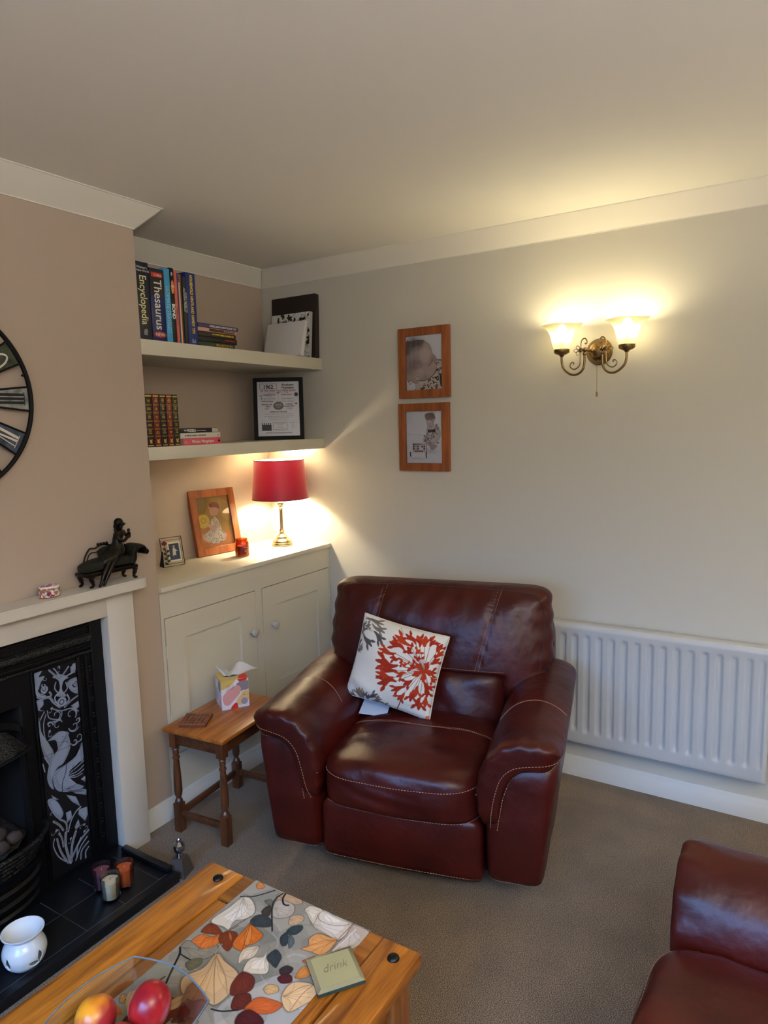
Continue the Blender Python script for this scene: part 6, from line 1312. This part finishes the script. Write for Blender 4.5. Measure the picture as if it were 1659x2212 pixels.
# runner lying over the table
RUN = [('p', [(0.063, 0.017), (0.062, 0.037), (0.072, 0.057), (0.087, 0.073), (0.105, 0.077), (0.121, 0.067), (0.132, 0.055), (0.157, 0.062), (0.157, 0.046), (0.158, 0.01), (0.108, 0.014)], (205, 198, 190)), ('p', [(0.051, 0.22), (0.011, 0.203), (0.006, 0.297), (0.035, 0.302), (0.059, 0.297), (0.061, 0.281)], (198, 190, 184)), ('p', [(0.003, 0.21), (0.006, 0.258), (0.008, 0.288), (0.029, 0.263), (0.03, 0.224)], (210, 204, 198)), ('p', [(0.024, 0.175), (0.006, 0.179), (0.003, 0.21), (0.019, 0.21), (0.048, 0.218), (0.031, 0.189)], (205, 195, 182)), ('p', [(0.008, 0.299), (0.008, 0.343), (0.041, 0.346), (0.075, 0.334), (0.099, 0.309), (0.069, 0.304), (0.04, 0.305)], (178, 166, 158)), ('p', [(0.018, 0.087), (0.004, 0.097), (-0.003, 0.132), (0.008, 0.153), (0.022, 0.137), (0.032, 0.126), (0.053, 0.117)], (172, 140, 108)), ('p', [(0.055, 0.105), (0.03, 0.099), (0.023, 0.135), (0.038, 0.153), (0.057, 0.155), (0.074, 0.137), (0.074, 0.12)], (165, 152, 138)), ('p', [(0.169, 0.012), (0.166, 0.03), (0.174, 0.055), (0.181, 0.059), (0.188, 0.043), (0.196, 0.015)], (118, 52, 22)), ('p', [(0.183, 0.055), (0.196, 0.045), (0.203, 0.022), (0.227, 0.017), (0.243, 0.023), (0.232, 0.036), (0.242, 0.055), (0.232, 0.067), (0.215, 0.071), (0.2, 0.07)], (196, 104, 42)), ('p', [(0.164, 0.067), (0.161, 0.089), (0.187, 0.103), (0.207, 0.107), (0.203, 0.086), (0.191, 0.064), (0.177, 0.06)], (112, 48, 22)), ('p', [(0.123, 0.093), (0.128, 0.118), (0.134, 0.14), (0.15, 0.145), (0.165, 0.141), (0.175, 0.134), (0.191, 0.134), (0.19, 0.108), (0.171, 0.098), (0.147, 0.097)], (192, 98, 34)), ('p', [(0.164, 0.067), (0.171, 0.083), (0.183, 0.094), (0.179, 0.084)], (170, 90, 40)), ('p', [(0.123, 0.093), (0.144, 0.118), (0.169, 0.134), (0.174, 0.125), (0.153, 0.108)], (205, 120, 50)), ('p', [(0.11, 0.087), (0.096, 0.088), (0.085, 0.101), (0.087, 0.121), (0.101, 0.137), (0.112, 0.13), (0.122, 0.106), (0.117, 0.091)], (52, 57, 58)), ('p', [(0.078, 0.089), (0.062, 0.088), (0.054, 0.095), (0.078, 0.113), (0.085, 0.101)], (60, 52, 46)), ('p', [(0.046, 0.071), (0.037, 0.08), (0.041, 0.092), (0.052, 0.093), (0.052, 0.079)], (105, 98, 84)), ('p', [(0.1, 0.183), (0.085, 0.181), (0.071, 0.188), (0.067, 0.2), (0.076, 0.208), (0.093, 0.206), (0.102, 0.195)], (50, 58, 60)), ('p', [(0.117, 0.181), (0.103, 0.183), (0.113, 0.199), (0.129, 0.207), (0.136, 0.201), (0.128, 0.188)], (48, 56, 58)), ('p', [(0.103, 0.194), (0.107, 0.209), (0.119, 0.219), (0.134, 0.219), (0.117, 0.202)], (82, 90, 88)), ('p', [(0.153, 0.197), (0.161, 0.219), (0.177, 0.226), (0.19, 0.228), (0.186, 0.211), (0.178, 0.194)], (48, 54, 55)), ('p', [(0.165, 0.158), (0.182, 0.167), (0.198, 0.166), (0.209, 0.156), (0.221, 0.154), (0.206, 0.141), (0.188, 0.136), (0.175, 0.144)], (200, 186, 168)), ('p', [(0.157, 0.18), (0.179, 0.192), (0.19, 0.208), (0.203, 0.219), (0.213, 0.22), (0.223, 0.204), (0.233, 0.181), (0.213, 0.169), (0.195, 0.171), (0.182, 0.187)], (204, 194, 182)), ('p', [(0.066, 0.163), (0.054, 0.161), (0.042, 0.175), (0.045, 0.188), (0.059, 0.192), (0.073, 0.184), (0.077, 0.172)], (180, 146, 112)), ('p', [(0.013, 0.013), (0.002, 0.017), (0.006, 0.032), (0.014, 0.037), (0.022, 0.026)], (200, 120, 60)), ('p', [(0.252, 0.011), (0.23, 0.012), (0.232, 0.056), (0.21, 0.074), (0.226, 0.087), (0.247, 0.08), (0.266, 0.054), (0.264, 0.027)], (128, 120, 104)), ('p', [(0.279, 0.055), (0.262, 0.06), (0.253, 0.075), (0.268, 0.084), (0.287, 0.075)], (96, 90, 66)), ('p', [(0.229, 0.095), (0.236, 0.127), (0.243, 0.165), (0.258, 0.181), (0.292, 0.19), (0.322, 0.184), (0.324, 0.155), (0.337, 0.139), (0.333, 0.107), (0.307, 0.083), (0.27, 0.099)], (190, 155, 114)), ('p', [(0.064, 0.294), (0.097, 0.297), (0.115, 0.288), (0.117, 0.268), (0.121, 0.244), (0.106, 0.252), (0.091, 0.242), (0.07, 0.249), (0.066, 0.274)], (200, 138, 80)), ('p', [(0.19, 0.24), (0.175, 0.246), (0.174, 0.262), (0.189, 0.264), (0.199, 0.253)], (48, 38, 38)), ('p', [(0.209, 0.251), (0.196, 0.256), (0.191, 0.271), (0.203, 0.281), (0.215, 0.266)], (76, 26, 30)), ('p', [(0.239, 0.289), (0.216, 0.284), (0.2, 0.291), (0.188, 0.321), (0.198, 0.339), (0.211, 0.347), (0.235, 0.338), (0.259, 0.325), (0.254, 0.305)], (204, 164, 118)), ('p', [(0.19, 0.283), (0.169, 0.277), (0.156, 0.283), (0.169, 0.303), (0.181, 0.298)], (190, 118, 52)), ('p', [(0.147, 0.267), (0.137, 0.273), (0.125, 0.282), (0.136, 0.291), (0.148, 0.276)], (180, 90, 38)), ('p', [(0.236, 0.178), (0.235, 0.207), (0.257, 0.223), (0.278, 0.214), (0.288, 0.197), (0.267, 0.18)], (96, 38, 26)), ('p', [(0.286, 0.207), (0.27, 0.228), (0.289, 0.246), (0.309, 0.236), (0.311, 0.22)], (88, 34, 26)), ('p', [(0.3, 0.246), (0.269, 0.249), (0.258, 0.274), (0.257, 0.301), (0.282, 0.295), (0.298, 0.268)], (186, 88, 38)), ('p', [(0.318, 0.245), (0.298, 0.255), (0.3, 0.288), (0.314, 0.297), (0.336, 0.259)], (70, 24, 26)), ('p', [(0.245, 0.245), (0.231, 0.247), (0.226, 0.264), (0.236, 0.273), (0.25, 0.26)], (190, 150, 100)), ('p', [(0.376, 0.134), (0.356, 0.145), (0.365, 0.159), (0.381, 0.15)], (120, 68, 34)), ('p', [(0.393, 0.141), (0.379, 0.147), (0.382, 0.166), (0.395, 0.159)], (98, 54, 28)), ('p', [(0.371, 0.161), (0.367, 0.186), (0.379, 0.185), (0.384, 0.169)], (150, 110, 70)), ('p', [(0.41, 0.008), (0.4, 0.005), (0.4, 0.018), (0.41, 0.027), (0.416, 0.019)], (170, 120, 70)), ('l', [(0.065, 0.009), (0.051, 0.035), (0.027, 0.054), (0.006, 0.067)], (28, 26, 26), 0.0035), ('l', [(0.005, 0.092), (0.025, 0.089), (0.049, 0.097), (0.08, 0.122), (0.114, 0.153)], (38, 36, 34), 0.004), ('l', [(0.003, 0.098), (0.02, 0.104), (0.033, 0.119), (0.03, 0.13)], (28, 26, 26), 0.0045), ('l', [(0.114, 0.153), (0.104, 0.176), (0.079, 0.181), (0.063, 0.2), (0.056, 0.22), (0.061, 0.239)], (120, 118, 104), 0.002), ('l', [(0.159, 0.064), (0.136, 0.07), (0.101, 0.079)], (92, 78, 62), 0.0025), ('l', [(0.181, 0.059), (0.163, 0.066), (0.14, 0.074)], (80, 50, 32), 0.002), ('l', [(0.122, 0.155), (0.155, 0.158), (0.163, 0.175)], (130, 124, 112), 0.002), ('l', [(0.12, 0.159), (0.129, 0.182), (0.146, 0.194)], (150, 142, 128), 0.003), ('l', [(0.231, 0.093), (0.22, 0.087), (0.199, 0.082)], (150, 140, 120), 0.002), ('l', [(0.063, 0.017), (0.093, 0.04), (0.138, 0.032)], (150, 140, 132), 0.0012), ('l', [(0.063, 0.017), (0.086, 0.051), (0.126, 0.06)], (160, 150, 140), 0.0012), ('l', [(0.19, 0.05), (0.207, 0.037), (0.241, 0.051)], (130, 60, 24), 0.0012), ('l', [(0.123, 0.093), (0.149, 0.11), (0.19, 0.133)], (110, 48, 18), 0.0012), ('l', [(0.156, 0.232), (0.142, 0.241), (0.134, 0.264)], (165, 156, 140), 0.003), ('l', [(0.229, 0.095), (0.271, 0.131), (0.322, 0.184)], (140, 104, 70), 0.0015), ('l', [(0.229, 0.095), (0.28, 0.117), (0.337, 0.139)], (140, 104, 70), 0.0015), ('l', [(0.229, 0.095), (0.26, 0.151), (0.292, 0.19)], (140, 104, 70), 0.0015), ('l', [(0.064, 0.294), (0.081, 0.271), (0.121, 0.244)], (150, 84, 40), 0.0015), ('l', [(0.064, 0.294), (0.087, 0.284), (0.117, 0.268)], (150, 84, 40), 0.0012), ('l', [(0.185, 0.327), (0.202, 0.309), (0.24, 0.293)], (140, 94, 56), 0.0015), ('l', [(0.185, 0.327), (0.214, 0.321), (0.259, 0.325)], (140, 94, 56), 0.0015), ('l', [(0.059, 0.297), (0.023, 0.298), (0.007, 0.301)], (150, 96, 56), 0.002), ('l', [(0.108, 0.305), (0.076, 0.309), (0.043, 0.312), (0.014, 0.314)], (210, 200, 190), 0.002), ('l', [(0.254, 0.009), (0.268, 0.023), (0.304, 0.042), (0.343, 0.064)], (26, 24, 24), 0.0045), ('l', [(0.267, 0.024), (0.267, 0.055)], (26, 24, 24), 0.003), ('l', [(0.327, 0.045), (0.362, 0.038), (0.393, 0.031), (0.406, 0.023)], (30, 28, 26), 0.004), ('l', [(0.334, 0.188), (0.327, 0.211), (0.309, 0.236)], (28, 22, 22), 0.0035)]
t = thing('table_runner', 'grey and beige table runner printed with autumn leaves on the pine table', 'table runner', (-1.7325, -1.425, cz))
RW_, RL_ = 0.345, 0.62
cv = Cv(RL_, RW_, 1000, (140,131,116))
cv.blob([(0,0),(0.10,0.0),(0.20,0.08),(0.16,0.2),(0.05,0.16),(0,0.1)], (150,144,132), 0.7); cv.blob([(0.12,0.10),(0.30,0.06),(0.32,0.22),(0.18,0.26)], (118,114,102), 0.8); cv.blob([(0.2,0.25),(0.34,0.2),(0.36,0.345),(0.22,0.345)], (176,170,164), 0.8)
for k in range(60):   # soft marbled ground
    x0, y0_ = 0.011*k, (k*0.137) % 0.345; cv.blob([(x0-0.03, y0_), (x0, y0_+0.05), (x0+0.05, y0_+0.03), (x0+0.03, y0_-0.04)], ((168,158,142), (118,114,104), (156,144,128), (100,98,90))[k % 4], 0.28)
for k in range(18): x0 = 0.02+0.045*k; cv.line([(x0, 0.345), (x0+0.03, 0.24), (x0-0.02, 0.13), (x0+0.03, 0.0)], 0.0016, (120,112,98) if k % 2 else (168,160,146), 0.6)
for r_ in RUN:
    if r_[0] == 'p':
        cx_, cy_ = sum(p[0] for p in r_[1])/len(r_[1]), sum(p[1] for p in r_[1])/len(r_[1]); gro = lambda k_: [(cx_+(x-cx_)*k_, cy_+(y-cy_)*k_) for x, y in r_[1]]
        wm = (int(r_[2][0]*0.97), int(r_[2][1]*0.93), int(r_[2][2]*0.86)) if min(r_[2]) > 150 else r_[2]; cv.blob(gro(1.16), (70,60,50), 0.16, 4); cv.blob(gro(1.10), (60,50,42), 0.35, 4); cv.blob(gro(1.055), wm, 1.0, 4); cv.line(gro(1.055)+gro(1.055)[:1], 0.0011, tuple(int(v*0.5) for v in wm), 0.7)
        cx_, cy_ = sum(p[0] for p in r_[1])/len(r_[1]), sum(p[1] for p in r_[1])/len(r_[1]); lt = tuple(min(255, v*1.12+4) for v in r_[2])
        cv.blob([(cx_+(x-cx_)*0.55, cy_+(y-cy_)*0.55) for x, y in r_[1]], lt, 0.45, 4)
        dk = tuple(int(v*0.66) for v in wm); p0 = r_[1][0]; nn_ = len(r_[1])
        for j in range(2, nn_-1, 1):
            q_ = r_[1][j]; m_ = ((p0[0]*0.5+cx_*0.5), (p0[1]*0.5+cy_*0.5)); cv.line([p0, (m_[0]*0.6+q_[0]*0.4, m_[1]*0.6+q_[1]*0.4), (p0[0]*0.08+q_[0]*0.92, p0[1]*0.08+q_[1]*0.92)], 0.0011, dk, 0.55)
for r_ in RUN:
    if r_[0] == 'l': cv.line(r_[1], r_[3], r_[2])
rng = random.Random(9)
for k in range(46):    # more leaves on the far half, towards and beyond the bowl
    px, py = rng.uniform(0.36, RL_), rng.uniform(0, RW_); a = rng.uniform(0, 6.28); L_ = rng.uniform(0.03, 0.075); w_ = L_*rng.uniform(0.2, 0.4)
    c = rng.choice(((190,150,105), (200,190,178), (112,52,26), (186,98,40), (60,62,60), (128,120,100), (204,164,118), (96,38,28)))
    d = Vector((math.cos(a), math.sin(a))); n_ = Vector((-d.y, d.x)); p0 = Vector((px, py))
    cv.blob([tuple(p0), tuple(p0+d*L_*0.3+n_*w_), tuple(p0+d*L_*0.7+n_*w_*0.8), tuple(p0+d*L_), tuple(p0+d*L_*0.7-n_*w_*0.8), tuple(p0+d*L_*0.3-n_*w_)], c, 1, 3); cv.line([tuple(p0), tuple(p0+d*L_*0.9)], 0.001, tuple(int(v*0.7) for v in c), sm=False)
def runf(x, y): return (-x+0.001, -y, 0.0016+0.0006*math.sin(x*22)*math.sin(y*30))
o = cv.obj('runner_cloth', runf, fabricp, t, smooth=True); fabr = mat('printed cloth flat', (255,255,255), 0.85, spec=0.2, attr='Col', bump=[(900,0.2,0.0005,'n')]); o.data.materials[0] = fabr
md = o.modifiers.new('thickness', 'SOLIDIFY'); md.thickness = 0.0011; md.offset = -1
# engraved mirror coaster
e1 = Vector((0.079, -0.060, 0)).normalized(); ang = math.atan2(e1.y, e1.x)
t = thing('mirror_coaster', 'square mirror glass coaster with the word drink etched on it', 'coaster', (-1.871, -1.772, cz+0.0030), ang)
sA, sB = 0.0500, 0.0495; mir = mat('mirror glass with painted reflection', (214,204,150), 0.16, 0.55); V = []; F = []  # gold tone of the reflected ceiling is put into the mirror's base colour
for z, k_ in ((0, 0), (0.0075, 0), (0.0110, 0.0085)):
    V += [(-sA+k_, -sB+k_, z), (sA-k_, -sB+k_, z), (sA-k_, sB-k_, z), (-sA+k_, sB-k_, z)]
F = [[3,2,1,0]]+[[i, (i+1) % 4, 4+(i+1) % 4, 4+i] for i in range(4)]+[[4+i, 4+(i+1) % 4, 8+(i+1) % 4, 8+i] for i in range(4)]+[[8,9,10,11]]
mesh('mirror_block', V, F, [mir, mat('green glass edge', (40,60,50), 0.15), mat('mirror bevel', (210,206,168), 0.08, 0.8)], t, False, [0]+[1]*4+[2]*4+[0])
text('engraving', 'drink', 0.030, mat('etched glass', (118,108,76), 0.5, 0.4), t, frame_axes((0, -0.004, 0.0111), (1,0.0,0), (0,1,0)), 0.85, 'CENTER', -0.0004, 0.00005, 0.35)
# glass bowl
t = thing('glass_bowl', 'square clear glass bowl holding fruit on the printed runner', 'bowl', (-2.222, -1.562, cz+0.0036), 0)
bowlm = glass('bowl glass', (250,253,252), 0.12)
def sq(r_, z, n=20, bow=0.20):
    o_ = []
    for s in range(4):
        a0 = PI/4+s*PI/2
        c0, c1 = Vector((math.cos(a0), math.sin(a0)))*r_*math.sqrt(2), Vector((math.cos(a0+PI/2), math.sin(a0+PI/2)))*r_*math.sqrt(2)
        nm = ((c0+c1)/2).normalized()
        for k in range(n): u = k/n; p = c0.lerp(c1, u)+nm*r_*bow*math.sin(PI*u); o_.append((p.x, p.y, z+0.003*math.sin(PI*u)*(z/0.082)))
    return o_
lv = [(0.058, 0.0), (0.064, 0.003), (0.076, 0.022), (0.090, 0.048), (0.100, 0.070), (0.1065, 0.082), (0.1035, 0.083), (0.096, 0.070), (0.086, 0.050), (0.071, 0.025), (0.060, 0.008), (0.050, 0.0075)]
V = []; F = []
for r_, z in lv: V += sq(r_, z)
n = 80
for i in range(len(lv)-1):
    for k in range(n): F.append([i*n+k, i*n+(k+1) % n, (i+1)*n+(k+1) % n, (i+1)*n+k])
F.append(list(range(n))[::-1]); F.append([(len(lv)-1)*n+k for k in range(n)])
mesh('bowl_body', V, F, bowlm, t, True, None, 40)
b = MB(); b.tube(sq(0.105, 0.0825), 0.0016, 6, True)
b.build('rim', mat('glass rim edge', (150,176,196), 0.06, 0.0, trans=0.6, spec=0.8), t, True)
# fruit
def fruit(name, lab, cat, loc, r_, cols, rx=0, ry=0, stem=True, dim=0.010):
    m = mat(name+' skin', cols[0], 0.28, spec=0.5, var=(cols[1], cols[2], 3, 0.42, 0.58), bump=[(120,0.05,0.001,'n')])
    t = thing(name, lab, cat, loc, 0); t.rotation_euler = (rx, ry, 0.4)
    def f(x, y, z, q):
        a = math.hypot(x, y)/r_[0]; z2 = z-(dim if z > 0 else -0.005)*math.exp(-(a/0.32)**2); return (x, y, z2)
    puffy('fruit_skin', (0, 0, 0), r_, 2.05, 20, f, m, t)
    if stem: b = MB(); b.tube([(0, 0, r_[2]-0.013), (0.002, 0.001, r_[2]+0.003)], 0.0013, 6); b.build('stem', mat('fruit stem', (70,50,30), 0.8), t)
    return t
fruit('nectarine', 'glossy deep red nectarine, largest fruit in the glass bowl', 'nectarine', (-2.160, -1.553, 0.506), (0.0385, 0.0385, 0.043), ((138,14,28), (170,34,34), 12), 0.25, 0.3, False, 0.0)
fruit('peach', 'yellow and red blushed peach in the glass bowl', 'peach', (-2.226, -1.483, 0.503), (0.0365, 0.0365, 0.037), ((226,142,30), (156,40,44), 9), -0.2, 0.5, False, 0.002)
fruit('apple', 'dull red apple low between the peach and the nectarine', 'apple', (-2.236, -1.562, 0.496), (0.0330, 0.0330, 0.031), ((140,24,26), (168,44,34), 30), 0.1, 0.1)
# ------------------------------------------------------------------ light and camera
def area(name, loc, rot, sx, sy, p, col):
    l = bpy.data.lights.new(name, 'AREA'); l.shape = 'RECTANGLE'; l.size = sx; l.size_y = sy; l.energy = p; l.color = col
    o = bpy.data.objects.new(name, l); COL.objects.link(o); o.location = loc; o.rotation_euler = rot; return o
wl = area('window_daylight', (XL-0.02, (w0+w1)/2, (wz0+wz1)/2), (0, -math.radians(TILT), 0), 1.2, w1-w0-0.1, WIN_P, (0.20, 0.46, 1.0)); wl.data.spread = math.radians(SPREAD)   # sky light falls in downwards
# behind the camera: a matching wall light further along and an added fill light
def pt(name, loc, p, col, r_=0.05):
    l = bpy.data.lights.new(name, 'POINT'); l.energy = p; l.color = col; l.shadow_soft_size = r_; o = bpy.data.objects.new(name, l); COL.objects.link(o); o.location = loc; return o
fl_ = area('far_wall_lamp', (-0.16, -3.95, 1.97), (PI, 0, 0), 0.10, 0.24, FAR_P, (1.0, 0.88, 0.64))   # open topped shades throw their light upwards
area('room_fill', (-3.3, -3.5, 1.75), (PI, 0, 0), 0.4, 0.4, ROOM_P, (0.97, 0.97, 1.0))   # fill light added out of view, bounced off the ceiling to lift the room
w = bpy.data.worlds.new('world'); bpy.context.scene.world = w; w.use_nodes = True; w.node_tree.nodes['Background'].inputs[0].default_value = (0.25, 0.38, 0.7, 1); w.node_tree.nodes['Background'].inputs[1].default_value = 0.4
cd = bpy.data.cameras.new('camera'); co = bpy.data.objects.new('camera', cd); COL.objects.link(co)
cd.sensor_fit = 'VERTICAL'; cd.sensor_height = 24.0; cd.lens = 24.0*1478.797/2212; cd.clip_start = 0.05
yaw, pitch, roll = 1.00981294, -0.12796961, -0.02559583
cy_, sy_, cp, sp, cr, sr = math.cos(yaw), math.sin(yaw), math.cos(pitch), math.sin(pitch), math.cos(roll), math.sin(roll)
fw = Vector((sy_*cp, cy_*cp, sp)); r0 = Vector((cy_, -sy_, 0)); u0_ = r0.cross(fw); rr = r0*cr+u0_*sr; uu = -r0*sr+u0_*cr
co.matrix_world = Matrix(((rr.x, uu.x, -fw.x, -2.897331), (rr.y, uu.y, -fw.y, -2.566089), (rr.z, uu.z, -fw.z, 1.583284), (0, 0, 0, 1)))
sc = bpy.context.scene; sc.camera = co
sc.view_settings.view_transform = 'Standard'; sc.view_settings.look = 'None'; sc.view_settings.gamma = 1.0; sc.view_settings.use_curve_mapping = False; sc.view_settings.exposure = EXPOSURE
sc.cycles.max_bounces = 8; sc.cycles.diffuse_bounces = 4; sc.cycles.transparent_max_bounces = 12; sc.cycles.caustics_reflective = False; sc.cycles.caustics_refractive = False; sc.cycles.sample_clamp_indirect = 6.0
